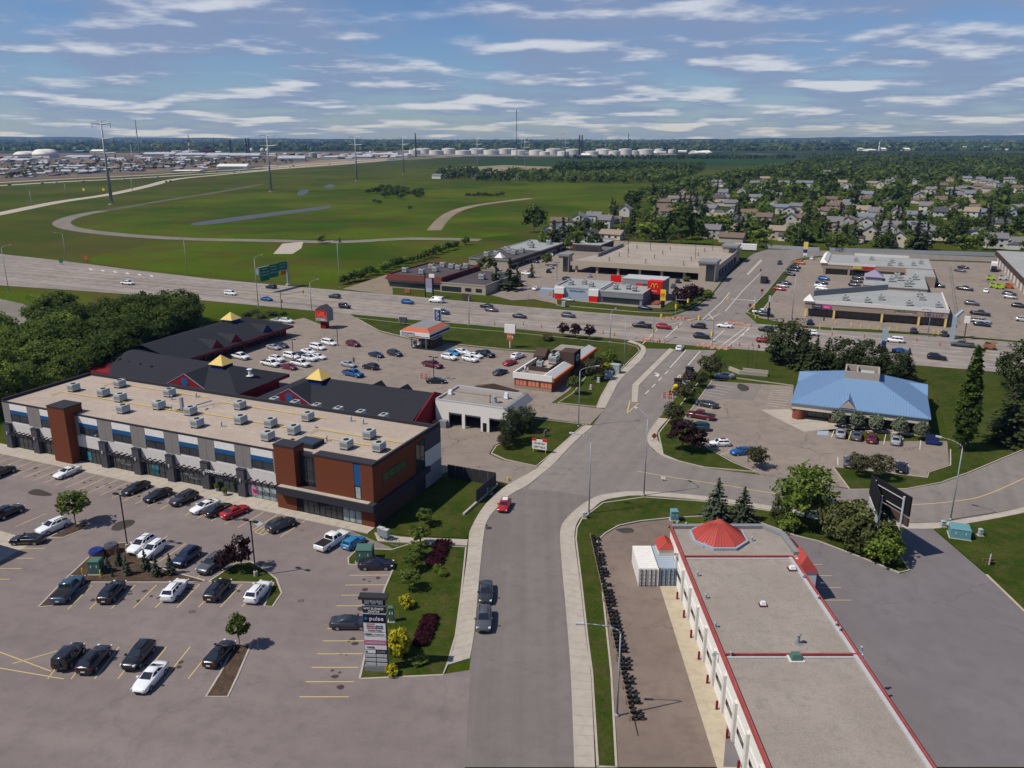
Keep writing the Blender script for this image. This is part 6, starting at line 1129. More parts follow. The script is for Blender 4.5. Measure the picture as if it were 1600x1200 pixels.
fleet([('pickup', 'white', 376, 561, *P1, 'parked before the dark plaza wing'), ('sedan', 'silver', 428, 546, *P1, 'parked by the plaza shopfronts'), ('sedan', 'charcoal', 440, 543, *P1, 'parked beside the silver sedan at the plaza'), ('pickup', 'white', 423, 572, *P1, 'parked next to the maroon sedan'), ('suv', 'white', 433, 565, *P1), ('sedan', 'maroon', 452, 577, *P1, 'parked among white vehicles at the plaza'), ('pickup', 'white', 470, 572, *P1, 'parked in the middle of the white cars'), ('minivan', 'white', 456, 560, *P1), ('sedan', 'charcoal', 471, 558, *P1, 'parked between white cars at the plaza'), ('suv', 'white', 484, 564, *P1), ('sedan', 'white', 498, 561, *P1), ('sedan', 'white', 482, 553, *P1), ('minivan', 'white', 497, 546, *P1), ('minivan', 'white', 515, 539, *P1), ('suv', 'maroon', 552, 541, *P1, 'parked alone at the plaza'), ('sedan', 'navy', 588, 558, *P1, 'parked alone near the gas bar'), ('suv', 'charcoal', 617, 556, *P1, 'parked near the gas bar'), ('sedan', 'silver', 545, 573, *P1, 'parked beside the blue pickup at the plaza'), ('suv', 'black', 579, 577, -1, -.2, 'parked beside the silver sedan'), ('pickup', 'blue', 552, 588, *P1, 'parked behind the yellow cupola'),
 ('suv', 'white', 702, 562, *P1, 'parked beside the blue hatchback'), ('suv', 'white', 735, 565, *P1, 'parked in the row near the burger restaurant'), ('hatch', 'skyblue', 709, 555, *P1, 'parked among white cars by the gas bar'), ('sedan', 'white', 722, 553, *P1, 'parked at the lawn edge by the gas bar'), ('sedan', 'white', 742, 559, *P1, 'parked beside the black pickup'), ('pickup', 'black', 758, 557, *P1, 'parked at the end of the white row'), ('pickup', 'maroon', 676, 574, *P1, 'crossing the plaza lot'), ('sedan', 'black', 682, 599, 1, .02, 'by the orange barricades'), ('sedan', 'navy', 782, 585, .9, -.35, 'parked beside the burger restaurant'), ('sedan', 'red', 797, 570, .9, -.35, 'parked beside the burger restaurant'), ('suv', 'white', 809, 560, .9, -.35, 'parked at the back of the burger restaurant'),
 ('suv', 'white', 448, 505, 1, .1, 'parked beyond the dark plaza wing'), ('sedan', 'silver', 434, 504, 1, .1, 'parked beyond the dark plaza wing'), ('sedan', 'red', 192, 578, .3, -1, 'parked in the lane behind the plaza')], 'parked in the plaza lot among white cars', 'cars parked in the plaza lot')
HR = (1, .105); HL = (-1, -.1)
fleet([('pickup', 'white', 200, 445, *HR, 'alone on the highway far from the gantry'), ('minivan', 'white', 361, 461, *HR, 'on the highway before the sign gantry'), ('sedan', 'blue', 417, 470, *HR, 'on the highway near the sign gantry'), ('suv', 'black', 424, 451, *HL, 'under the sign gantry'), ('suv', 'charcoal', 523, 466, *HL, 'on the highway past the gantry'), ('jeep', 'black', 539, 482, *HR, 'on the highway by the plaza entrance'), ('suv', 'blue', 637, 475, *HR, 'on the highway ahead of the white van'), ('van', 'white', 682, 473, *HL, 'on the highway below the maroon-edged office'), ('suv', 'steel', 692, 491, *HR, 'on the highway behind the gas bar sign'), ('sedan', 'black', 760, 481, *HL, 'on the highway beside a grey car'), ('sedan', 'grey', 768, 487, *HR, 'on the highway beside a black car'), ('sedan', 'charcoal', 812, 497, *HR, 'on the highway below the office wing'), ('suv', 'grey', 888, 496, *HR, 'on the highway before the fast food restaurant'),
 ('pickup', 'black', 1003, 512, *HL, 'entering the crossing'), ('suv', 'red', 1037, 514, *HR, 'in the crossing behind the black pickup'), ('suv', 'black', 1091, 513, *HL, 'in the crossing in the far lanes'), ('sedan', 'white', 1132, 512, *HL, 'in the crossing'), ('suv', 'black', 1096, 529, *HR, 'in the crossing in the near lanes'), ('suv', 'black', 1197, 518, *HL, 'waiting at the crossing near the strip plaza'), ('pickup', 'red', 1198, 536, *HR, 'leaving the crossing behind the spruces'),
 ('suv', 'white', 1265, 524, *HL, 'on the highway below the strip plaza'), ('suv', 'silver', 1345, 540, *HL, 'on the highway by the blue post sign'), ('minivan', 'white', 1397, 535, *HL, 'on the highway below the strip plaza'), ('sedan', 'blue', 1408, 552, *HR, 'on the highway behind the spruces'), ('suv', 'black', 1463, 562, *HR, 'on the highway behind the poplar'), ('pickup', 'grey', 1503, 542, *HL, 'towing a small trailer')], 'on the highway', 'cars on the highway', near=False, z=.06)
PE = (1, .12); PN = (.5, -.8)
fleet([('suv', 'blue', 1287, 438, *PE, 'parked in the plaza courtyard'), ('sedan', 'navy', 1284, 444, *PE, 'parked in the plaza courtyard'), ('sedan', 'white', 1282, 449, *PE, 'parked in the plaza courtyard, first of two'), ('sedan', 'white', 1284, 453, *PE, 'parked in the plaza courtyard, second of two'), ('suv', 'charcoal', 1342, 431, *PE), ('suv', 'charcoal', 1340, 437, *PE), ('sedan', 'charcoal', 1338, 442, *PE), ('suv', 'charcoal', 1335, 448, *PE), ('sedan', 'black', 1235, 431, *PE, 'parked along the street edge of the strip plaza'), ('suv', 'black', 1243, 420, *PE, 'parked along the street edge of the strip plaza'), ('sedan', 'navy', 1240, 424, *PE, 'parked along the street edge of the strip plaza'), ('suv', 'orange', 1250, 413, *PE, 'parked by the yellow pole sign'), ('suv', 'charcoal', 1227, 445, *PE, 'parked along the street edge of the strip plaza'), ('sedan', 'silver', 1223, 449, *PE, 'parked along the street edge of the strip plaza'), ('sedan', 'red', 1218, 454, *PE, 'parked along the street edge of the strip plaza'), ('suv', 'charcoal', 1218, 413, -.6, .8, 'on the street beyond the crossing'), ('hatch', 'white', 1268, 406, .3, -1, 'parked behind the strip plaza corner'), ('pickup', 'white', 1190, 491, *PE, 'at the strip plaza corner behind a dark one'), ('suv', 'charcoal', 1197, 495, *PE, 'at the strip plaza corner'), ('suv', 'navy', 1265, 507, .2, -1, 'facing the strip plaza front'), ('suv', 'charcoal', 1427, 520, .1, -1, 'parked at the grass strip below the plaza'), ('suv', 'charcoal', 1475, 525, .1, -1, 'parked at the foot of the grey post'),
 ('pickup', 'teal', 1463, 449, *PE, 'parked behind the plaza link block'), ('sedan', 'black', 1505, 420, *PE, 'parked in the truck lot near the fence'), ('sedan', 'grey', 1500, 425, *PE, 'parked in the truck lot near the fence'), ('pickup', 'charcoal', 1507, 454, *PE, 'in the truck lot beside a silver bed'), ('hatch', 'white', 1540, 457, -.1, 1, 'in the middle of the truck lot'), ('suv', 'grey', 1518, 477, *PE, 'parked in the truck lot'), ('pickup', 'black', 1531, 493, *PE, 'parked in the truck lot'), ('pickup', 'silver', 1532, 505, *PE, 'parked in the truck lot'), ('sedan', 'black', 1534, 510, *PE, 'beside the silver pickup'), ('suv', 'silver', 1578, 467, *PE, 'by the warehouse doors'), ('suv', 'charcoal', 1577, 462, *PE, 'by the warehouse doors'), ('suv', 'black', 1592, 481, *PE, 'by the warehouse doors'), ('suv', 'silver', 1599, 503, *PE, 'near the warehouse front'),
 ('suv', 'charcoal', 887, 439, *PE, 'parked behind the fast food restaurant'), ('hatch', 'silver', 921, 433, .2, -1, 'parked behind the fast food restaurant'), ('suv', 'charcoal', 1059, 442, .2, -1, 'parked before the parking garage'), ('suv', 'grey', 1052, 450, .5, -.7, 'beside the red sign block'), ('sedan', 'navy', 1008, 484, *PE, 'before the fast food windows'), ('sedan', 'silver', 888, 471, *PE, 'in the drive-through lane'), ('suv', 'black', 857, 426, .4, -.8, 'in the lot by the parking garage'), ('suv', 'white', 823, 430, *PE, 'parked beside the lone spruce'), ('sedan', 'white', 838, 453, .8, -.3, 'turning out by the order booth'), ('sedan', 'charcoal', 836, 411, *PE, 'in the lot behind the office'), ('suv', 'silver', 861, 420, .5, -.8, 'in the lot by the parking garage'), ('sedan', 'white', 862, 400, .5, -.8, 'before the long shop row')], 'parked in the strip plaza courtyard by the link block', 'cars across the highway', near=False)
for i, (x, y, c, k) in enumerate([(15, 290, 'black', 'suv'), (66, 288, 'charcoal', 'suv'), (88, 287, 'white', 'van'), (131, 285, 'black', 'pickup'), (194, 281, 'white', 'suv'), (220, 277.5, 'charcoal', 'suv'), (247, 278, 'silver', 'suv'), (259, 285, 'black', 'suv'), (267, 284, 'black', 'suv'), (318, 271.5, 'charcoal', 'van'), (340, 269, 'black', 'suv'), (366, 270.5, 'charcoal', 'suv'), (375, 269.5, 'white', 'van'), (405, 265.5, 'black', 'suv'), (452, 262.5, 'white', 'van'), (458, 260, 'charcoal', 'van'), (515, 257.5, 'black', 'suv'), (551, 254, 'white', 'van')]):
    p = G(x, y); q = G(x + 8, y - .5); car(k, c, p, math.atan2(q.y - p.y, q.x - p.x) + (math.pi if i % 2 else 0), f'tiny {c} {KINDNAME[k]} on the distant highway', 'traffic on the distant highway', False, z=.2)
# ------------------------------------------------------------------ signs, lamps and street furniture
for o in [o for o in COL.objects if o.get('label', '') in ('red hatchback with a white roof at the kerb', 'white hatchback with a red roof in the bank lot')]:
    m = MB().box(-1.16, -.1, -.42, .42, 1.445, 1.475).mesh('roof_panel', PAINT['white' if o['label'].startswith('red') else 'maroon']); link('roof_panel', m, o)
def street_lamp(px, py, top, ang, label, arm=2.6, group=None, mat='galv', r=.11, h=None, z=0.1):
    p = G(px, py); h = h or HT(px, py, top); t = thing('street_lamp', label, 'street lamp', (p.x, p.y, 0), R(ang), group)
    part('pole', mat, t, lambda b: (b.cyl(0, 0, 0, h - 1.0, r, 8, r * .6), b.cyl(0, 0, 0, .35, r * 1.9, 8)), True)
    pts = [(arm * (1 - math.cos(a)), 0, h - 1.05 + 1.0 * math.sin(a)) for a in [math.pi / 2 * i / 6 for i in range(7)]]
    part('arm', mat, t, lambda b: b.path(pts, r * .6, 6, r * .42), True); part('lamp_head', 'light_grey', t, lambda b: b.box(arm - .1, arm + .75, -.16, .16, h - .12, h + .06)); return t
street_lamp(920, 804, 680, 160, 'grey street lamp at the sidewalk corner of the bend'); street_lamp(1006, 775, 645, 120, 'grey street lamp on the lawn at the side road mouth'); street_lamp(904, 667, 573, 10, 'grey street lamp by the burger restaurant driveway', 3.2)
street_lamp(975, 572, 498, 20, 'tall plain lamp pole by the utility cabinets'); street_lamp(1485, 813, 690, 140, 'leaning-armed street lamp beside the teal transformer', 3.0); street_lamp(964, 1120, 975, 178, 'street lamp arching over the tyre-lined yard edge', 3.6)
for x, y, tp, a in [(14, 456, 384, 60), (104, 408, 362, -120), (293, 429, 372, -110), (404, 481, 400, 60), (531, 450, 374, -110), (487, 485, 438, 50), (733, 509, 460, 60), (825, 482, 440, -110), (953, 535, 485, 60), (1449, 527, 482, 200), (1237, 500, 424, 160)]:
    street_lamp(x, y, tp, a, 'tall highway lamp at the road edge', 3.0, 'highway lamps', r=.14)
for x, y in [(50, 322), (104, 308), (207, 298), (300, 270), (122, 282), (206, 276), (450, 258)]: street_lamp(x, y, 0, -60, 'slim lamp along the distant highway', 3, 'lamps of the distant highway', h=13, r=.3)
def lot_lamp(px, py, top, label, mat='trim_black', n=2, group=None, z=0.0, h=None):
    p = G(px, py, z); h = h or HT(px, py, top); t = thing('lot_lamp', label, 'lamp post', (p.x, p.y, z), SR, group)
    part('base', 'concrete', t, lambda b: b.cyl(0, 0, 0, .8, .28, 10)); part('pole', mat, t, lambda b: b.cyl(0, 0, .8, h, .09, 8)); part('crossbar', mat, t, lambda b: b.box(-.7, .7, -.05, .05, h - .1, h))
    for s in (-1, 1): boxp('lamp_head', mat, t, *sorted((s * .45, s * 1.15)), -.22, .22, h - .06, h + .1)
lot_lamp(200, 858, 773, 'black twin lamp post beside the white SUVs'); lot_lamp(400, 901, 814, 'black twin lamp post in the plum tree bed'); 
for x, y, tp in [(459, 566, 530), (528, 541, 512), (678, 594, 558)]: lot_lamp(x, y, tp, 'black lamp post in the dark plaza lot', group='lamp posts in the plaza lot')
for x, y in [(981, 402), (1086, 405), (1016, 392), (1113, 392)]: lot_lamp(x, y, 0, 'dark lamp post on the parking garage deck', group='lamp posts on the parking garage', z=4.4, h=8)
lot_lamp(870, 438, 410, 'dark lamp post with a yellow base by the parking garage', 'steel_dark')
# tenant sign
def tenant_sign():
    p = G(590, 1048); h = HT(590, 1048, 926); t = thing('tenant_sign', 'tall stacked tenant sign reading WYE Business Centre on the lawn', 'sign', (p.x, p.y, .12), R(-4))
    Z = lambda y: h * (1140 - y) / 1055; w = 1.22
    boxp('base', 'mid_grey', t, -w - .12, w + .12, -.3, .3, 0, Z(1075)); boxp('core', 'slate', t, -w, w, -.2, .2, Z(1075), Z(240)); boxp('roof', 'charcoal', t, -w - .28, w + .28, -.55, .45, Z(160), Z(128))
    for x in (-w, w - .2): boxp('post', 'charcoal', t, x, x + .2, -.15, .15, Z(245), Z(160))
    for i in range(3): boxp('lantern', 'cream', t, -.98 + i * .72, -.46 + i * .72, -.2, .2, Z(238), Z(168))
    def panel(y0, y1, mat, x0=-w + .05, x1=w - .05): return boxp('sign_panel', mat, t, x0, x1, -.26, -.2, Z(y1), Z(y0))
    boxp('trim', 'light_grey', t, -w - .06, w + .06, -.28, .24, Z(262), Z(246)); boxp('trim', 'light_grey', t, -w - .06, w + .06, -.28, .24, Z(366), Z(352))
    panel(266, 350, 'charcoal'); text('lettering', 'WYE BUSINESS', 'white', t, (0, -.29, Z(293)), .34, width=2.1); text('lettering', 'CENTRE', 'white', t, (0, -.29, Z(333)), .34, width=1.25)
    panel(370, 480, 'navy'); text('lettering', 'pulse', 'white', t, (.25, -.29, Z(425)), .62, width=1.5); part('emblem', 'cyan', t, lambda b: b.loft([[(-.9 + .17 * math.cos(a), -.27 - d, Z(425) + .17 * math.sin(a)) for a in [2 * math.pi * i / 12 for i in range(12)]] for d in (0, .03)]))
    panel(486, 604, 'white'); boxp('stripe', 'red_sign', t, -.85, .05, -.285, -.262, Z(556), Z(546)); boxp('stripe', 'blue_deep', t, .05, .9, -.285, -.262, Z(556), Z(546)); boxp('stripe', 'red_sign', t, -.85, .0, -.285, -.262, Z(499), Z(490)); text('lettering', 'ROYAL LEPAGE', 'black', t, (0, -.28, Z(524)), .2, width=1.7); text('lettering', 'Premier Realty', 'red_dark', t, (0, -.28, Z(580)), .18, width=1.5)
    panel(614, 660, 'white'); marks(t, 'navy', -1.1, -.2, Z(636), .2, -.262); marks(t, 'mid_grey', -.1, 1.05, Z(636), .14, -.262); panel(670, 716, 'white'); panel(726, 776, 'pink'); marks(t, 'white', -.9, 1.0, Z(752), .1, -.262)
    panel(786, 840, 'white'); text('lettering', 'WICS', 'black', t, (-.55, -.28, Z(812)), .28, width=.85)
    panel(852, 892, 'white', -w + .05, -.04); panel(852, 892, 'charcoal', .04, w - .05); boxp('emblem', 'green_dark', t, -1.1, -.9, -.285, -.262, Z(880), Z(862)); marks(t, 'light_grey', .15, 1.0, Z(872), .12, -.262)
    for y0 in (906, 965, 1026):
        panel(y0, y0 + 40, 'light_grey', -w + .05, -.04); panel(y0, y0 + 40, 'light_grey', .04, w - .05)
tenant_sign()
def gantry():
    p = G(451, 447); t = thing('gantry_sign', 'green overhead highway sign on a cantilever pole', 'road sign', (p.x, p.y, 0), SR); h = HT(451, 447, 408)
    part('footing', 'concrete', t, lambda b: b.cyl(0, 0, 0, .9, 1.1, 12)); part('pole', 'galv', t, lambda b: b.cyl(0, 0, .9, h, .5, 12, .4)); L = 17
    part('truss', 'galv', t, lambda b: (b.box(-.5, .5, -L, .4, h - .6, h - .3), b.box(-.5, .5, -L, .4, h - 3.0, h - 2.7), [b.tube((0, -L * i / 8, h - .5), (0, -L * (i + 1) / 8, h - 2.8), .1, 5) for i in range(8)], b.box(-.5, .5, -L, -L + .4, h - 3, h - .3)))
    for a, c, z0, z1, m in ((-16.4, -11.4, h - 5.4, h - .2, 'sign_green'), (-11.2, -6.2, h - 4.8, h, 'sign_green'), (-6.0, -1.0, h - 3.0, h + .2, 'sign_green'), (-4.6, -1.6, h - 4.6, h - 3.2, 'orange')):
        k = boxp('sign_panel', m, t, .6, .72, a, c, z0, z1)
        if m == 'sign_green':
            for i in range(3): marks(k, 'light_grey', a + .6, c - .8, z1 - .8 - i * 1.1, .45, .72, 'x')
gantry()
def plaza_sign():
    p = G(508, 513); t = thing('plaza_sign', 'red plaza pylon sign with a grey gabled top at the highway entrance', 'sign', (p.x, p.y, 0), SR); h = HT(508, 513, 476)
    part('pillar', 'red_dark', t, lambda b: b.box(-.9, .9, -.9, .9, 0, h * .45)); boxp('head', 'mid_grey', t, -2.1, 2.1, -1.6, 1.6, h * .34, h * .8)
    part('gable', 'slate', t, lambda b: b.add([(-2.1, -1.7, h * .8), (2.1, -1.7, h * .8), (2.1, 1.7, h * .8), (-2.1, 1.7, h * .8), (0, -1.7, h), (0, 1.7, h)], [(0, 1, 4), (1, 2, 5, 4), (2, 3, 5), (3, 0, 4, 5)]))
    boxp('sign_panel', 'red_sign', t, -1.9, 1.9, -1.68, -1.6, h * .5, h * .8); marks(t, 'orange_pale', -1.2, 1.1, h * .67, 1.0, -1.68); marks(t, 'orange_pale', -1.5, 1.5, h * .55, .6, -1.68); boxp('sign_panel', 'light_grey', t, -1.7, 1.4, -1.68, -1.6, h * .37, h * .46); marks(t, 'green_dark', -1.5, 0, h * .415, .35, -1.68)
plaza_sign()
def panel_sign(px, py, top, w, label, panels, posts=(-.7, .7), rot=SA, name='sign', pm_='steel_dark', pr=.1, depth=.25):
    """posts carrying flat panels; panels = (z0 share, z1 share, material, width share)"""
    p = G(px, py); h = HT(px, py, top); t = thing(name, label, 'sign', (p.x, p.y, 0), R(rot))
    for x in posts: part('post', pm_, t, lambda b: b.cyl(x * w / 2, 0, 0, h * .97, pr, 8))
    for z0, z1, m, ws in panels: boxp('sign_panel', m, t, -w / 2 * ws, w / 2 * ws, -depth, depth, h * z0, h * z1)
    return t, h
t, h = panel_sign(684, 503, 482, 2.4, 'blue and white gas price pylon behind the canopy', [(.0, 1, 'white', 1), ], ()); boxp('blue_face', 'blue_deep', t, -.95, 1.1, -.32, -.25, h * .1, h * .93)
for i in range(4): marks(t, 'white', -.4, .5, h * (.22 + .19 * i), .7, -.32)
t, h = panel_sign(630, 508, 495, 2.6, 'dark hip-roofed sign on the grass beside the gas bar', [(.35, .95, 'slate', 1)], (-.6, .6)); boxp('face', 'light_grey', t, -1.34, -1.2, -.3, .3, h * .35, h * .95)
t, h = panel_sign(797, 544, 507, 2.4, 'burger restaurant pole sign with a white top and orange readerboard', [(.64, 1, 'white', 1.3), (.34, .62, 'orange', .75)], (0,), pr=.18, pm_='white'); boxp('face', 'purple_grey', t, 1.56, 1.62, -.22, .22, h * .66, h * .98); marks(t, 'white', -.6, .7, h * .48, .7, -.25)
t, h = panel_sign(671, 465, 428, 3.2, 'tall black-posted pylon sign before the maroon-edged office', [(.42, .8, 'purple_grey', .8), (.24, .42, 'blue_pale', .75)], (-1, 1), pr=.22, pm_='black'); boxp('white_box', 'white', t, .2, 2.3, -.3, .3, h * .86, h * 1.0)
t, h = panel_sign(729, 470, 459, 3.0, 'small dark sign on the verge below the office wing', [(.2, 1, 'brown_dark', 1)], (-.7, .7)); t, h = panel_sign(637, 459, 452, 2.4, 'small rust-coloured sign on the verge below the office', [(.2, 1, 'rust', 1)], (-.7, .7))
t, h = panel_sign(1035, 487, 452, 2.0, 'golden arches pole sign by the fast food restaurant', [(.5, .98, 'yellow', .9), (.2, .48, 'black', .6)], (0,), pr=.15); part('golden_arches', 'red_sign', t, lambda b: [b.path([(sg * (.35 - .34 * math.cos(R(k))), -.28, h * .62 + 1.5 * math.sin(R(k))) for k in range(8, 173, 16)], .09, 4) for sg in (-1, 1)])
t, h = panel_sign(1379, 553, 513, 1.6, 'slender blue post sign rising from the spruces', [(.55, .95, 'blue_pale', .9), (.0, .5, 'blue_deep', .7)], (0,), pr=.2, pm_='galv')
t, h = panel_sign(1506, 532, 494, 1.6, 'white box sign on a thin dark leaning post', [(.72, 1, 'white', .9)], (0,), pr=.14, pm_='brown_dark')
t, h = panel_sign(1487, 530, 488, 1.2, 'thick grey angled post with a bent top beside the plaza', [(.0, .85, 'blue_pale', .9)], (), depth=.5); part('bent_top', 'blue_pale', t, lambda b: b.tube((0, 0, h * .82), (1.8, 2.2, h * 1.02), .5, 6))
t, h = panel_sign(1257, 406, 378, 2.2, 'yellow and blue pole sign at the corner of the strip plaza', [(.6, 1, 'yellow_roof', .9), (.4, .58, 'blue_deep', .8), (.25, .38, 'white', .8)], (0,), pr=.15)
t, h = panel_sign(1200, 500, 462, 1.4, 'black pole sign at the strip plaza corner', [(.75, 1, 'light_grey', .5), (.2, .5, 'black', .7)], (0,), pr=.18, pm_='black')
t, h = panel_sign(135, 408, 400, 2.4, 'orange warning board beside the highway', [(.2, 1, 'orange', 1)], (-.6, .6), depth=.05)
t, h = panel_sign(96, 414, 405, 2.2, 'green exit board in the highway gore', [(.4, 1, 'sign_green', 1)], (-.6, .6), depth=.05)
for x, y, l_ in [(131, 299, 'yellow warning board on the ramp grass'), (162, 299, 'yellow warning board beside the tallest pylon')]: panel_sign(x, y, y - 5, 3, l_, [(.2, 1, 'yellow', 1)], (-.6, .6), depth=.1)
t, h = panel_sign(843, 708, 686, 2.8, 'white portable letterboard on yellow legs on the corner lawn', [(.28, .95, 'white', 1)], (-.85, .85), pm_='yellow', pr=.07, depth=.12); boxp('red_top', 'red_sign', t, -1.45, -.6, -.15, .15, h * .86, h * 1.0); boxp('red_top', 'red_sign', t, .6, 1.45, -.15, .15, h * .86, h * 1.0); marks(t, 'black', -1.1, 1.0, h * .7, .3, -.13); marks(t, 'black', -1.1, 1.1, h * .45, .3, -.13)
t, h = panel_sign(852, 683, 672, 1.0, 'small grey board edge-on behind the letterboard', [(.25, 1, 'mid_grey', 1)], (0,), rot=60, depth=.06)
t, h = panel_sign(1036, 752, 745, .7, 'tiny sign stake in the bank strip', [(.5, 1, 'white', 1)], (0,), depth=.03, pr=.04)
def black_sign():
    p = G(1399, 872); t = thing('corner_sign', 'large black V-shaped sign on three pale steel posts', 'sign', (p.x, p.y, 0), 0); h = HT(1399, 872, 776)
    A, B, C_ = Vector((0, 0, 0)), Vector((-1.5, 5.5, 0)), Vector((-2.9, .3, 0))
    for q in (A, B, C_): part('post', 'light_grey', t, lambda b: b.cyl(q.x, q.y, 0, h, .16, 8))
    def face(p0, p1, z0, z1, m, ext=1.0, d=.12):
        dv = (p1 - p0).normalized(); n = Vector((-dv.y, dv.x, 0)) * d; a, b2 = p0 - dv * ext, p1 + dv * ext
        part('sign_panel', m, t, lambda b: b.prism([(v.x, v.y) for v in (a - n, b2 - n, b2 + n, a + n)], z0, z1))
    face(A + Vector((.3, .1, 0)), B + Vector((.3, .1, 0)), h * .72, h * 1.03, 'black'); face(C_ + Vector((-.2, .3, 0)), B + Vector((-.2, .4, 0)), h * .72, h * 1.03, 'black'); face(A + Vector((.3, .1, 0)), B + Vector((.3, .1, 0)), h * .56, h * .69, 'brown_dark'); face(C_ + Vector((-.2, .3, 0)), B + Vector((-.2, .4, 0)), h * .58, h * .68, 'light_grey', .6)
    part('frame', 'light_grey', t, lambda b: [b.tube(Vector((.05, 0, z)) + A, Vector((.0, -.1, z)) + B, .07, 4) for z in (h * .78, h * .95)])
black_sign()
# highway pylons and the mast
def pylon(px, py, top, label, arms=4):
    p = G(px, py); h = HT(px, py, top); t = thing('transmission_pylon', label, 'pylon', (p.x, p.y, 0), R(-20), 'transmission pylons across the meadow'); r = max(.6, h * .021)
    part('footing', 'concrete', t, lambda b: b.cyl(0, 0, 0, .8, r * 2, 12)); part('mast', 'galv', t, lambda b: b.cyl(0, 0, .8, h, r, 10, r * .4), True)
    for i in range(arms):
        z = h * (.955 - .17 * i); L = h * (.17 if i else .15); k = part('crossarm', 'galv', t, lambda b: (b.tube((0, 0, z), (-L, 0, z + h * .012), r * .5, 5, r * .3), b.tube((0, 0, z), (L, 0, z + h * .012), r * .5, 5, r * .3)))
        part('insulator', 'charcoal', k, lambda b: [b.tube((s * L * .95, 0, z), (s * L * .95, 0, z - h * .045), r * .12, 4) for s in (-1, 1)])
    part('top_arm', 'galv', t, lambda b: b.tube((-h * .07, 0, h - .1), (h * .07, 0, h - .1), r * .2, 5))
for x, y, tp, l in [(175, 320, 188, 'tallest steel pylon, by the gravel road'), (424, 300, 208, 'steel pylon on the meadow beyond the creek'), (558, 283, 211, 'slim steel pylon beside the twin ponds'), (631, 272, 213, 'slim steel pylon by the far highway bend'), (746, 264, 215, 'small far steel pylon left of the tall mast'), (820, 260, 212, 'small far steel pylon beside the tall mast'), (883, 250, 207, 'far steel pylon standing before the tank farm')]: pylon(x, y, tp, l)
def mast(px, py, top, label, w=2.2, mats=('rust', 'white'), name='radio_mast'):
    p = G(px, py); h = HT(px, py, top); t = thing(name, label, 'mast', (p.x, p.y, 0)); n = 7
    for i in range(n): part('mast_section', mats[i % len(mats)], t, lambda b: [b.tube((w * math.cos(a) * (1 - i / n * .55), w * math.sin(a) * (1 - i / n * .55), h * i / n), (w * math.cos(a) * (1 - (i + 1) / n * .55), w * math.sin(a) * (1 - (i + 1) / n * .55), h * (i + 1) / n), w * .32, 5) for a in (0, 2.1, 4.2)])
    part('base', 'concrete', t, lambda b: b.cyl(0, 0, 0, 2, w * 1.6, 10))
mast(807, 247, 172, 'tall lattice radio mast rising above the skyline', 1.5, ('steel_dark', 'mid_grey'))

# traffic signals and roadworks
def signal(px, py, top, ang, arm, label, col='galv'):
    p = G(px, py); h = HT(px, py, top); t = thing('traffic_signal', label, 'traffic signal', (p.x, p.y, 0), R(ang)); part('pole', col, t, lambda b: b.cyl(0, 0, 0, h, .13, 8, .09)); part('arm', col, t, lambda b: b.tube((0, 0, h * .82), (arm, 0, h * .92), .09, 6, .06))
    for x, z in ((arm * .95, h * .92), (0.25, h * .5)):
        k = boxp('signal_head', 'yellow', t, x - .25, x + .25, -.3, .2, z - .75, z + .45)
        for i, m in enumerate(('lamp_red', 'yellow_roof', 'green_dark')): part('lens', m, k, lambda b: b.cyl(x, 0, z + .2 - i * .35, z + .38 - i * .35, .13, 8))
signal(1020, 536, 496, 60, 6, 'traffic signal on the torn-up island by the burger restaurant'); signal(1112, 543, 499, 120, 6, 'traffic signal on the torn-up island by the bank lawn'); signal(1178, 492, 465, 175, 9, 'traffic signal with a long white arm over the far street', 'white_metal'); signal(1055, 494, 462, -60, 6, 'traffic signal by the fast food verge'); signal(440, 484, 456, 30, 8, 'dark highway signal arm below the gantry', 'steel_dark')
def roadworks(px, py, w, d, label):
    p = G(px, py); t = thing('torn_up_island', label, 'roadworks', (p.x, p.y, .03), SR); rr = random.Random(int(px))
    b = MB()
    for i in range(60):
        x, y, s = rr.uniform(-w, w), rr.uniform(-d, d), rr.uniform(.15, .55)
        b.prism([(x - s, y - s * .7), (x + s * .8, y - s), (x + s, y + s * .6), (x - s * .6, y + s)], 0, s * rr.uniform(.4, 1))
    o = b.obj('rubble', 'rubble', t); o['kind'] = 'stuff'
    for s in (-1, 1):
        b = MB()
        for i in range(4): b.box(-w + i * w / 2.2, -w + i * w / 2.2 + .12, s * d - .06, s * d + .06, .0, .7)
        b.box(-w, w * .3, s * d - .03, s * d + .03, .4, .5); b.obj('safety_fence', 'orange_pale', t)
roadworks(1022, 533, 3.2, 1.3, 'torn-up orange traffic island by the burger restaurant corner'); roadworks(1114, 543, 4.4, 1.5, 'torn-up orange traffic island by the bank corner'); roadworks(1062, 499, 5, 1.3, 'torn-up orange traffic island by the fast food corner'); roadworks(1153, 507, 3.8, 1.6, 'torn-up orange traffic island by the strip plaza corner')
def cone(px, py, label, group, h=.9):
    p = G(px, py); t = thing('traffic_cone', label, 'traffic cone', (p.x, p.y, .05), 0, group); part('cone_body', 'orange', t, lambda b: b.cyl(0, 0, .05, h, .2, 8, .05)); part('cone_base', 'orange', t, lambda b: b.box(-.28, .28, -.28, .28, 0, .05)); part('stripe', 'white', t, lambda b: b.cyl(0, 0, h * .5, h * .68, .125, 8, .1))
for x, y in [(773, 508), (846, 512), (818, 508), (888, 516), (942, 522), (960, 525), (995, 543), (1142, 543), (1155, 541), (1210, 543), (1262, 518), (1300, 524), (1350, 528), (1432, 534), (1468, 540), (1508, 534), (985, 548), (1060, 512), (1175, 540)]: cone(x, y, 'orange traffic cone on the highway by the crossing', 'traffic cones round the crossing', 1.1)
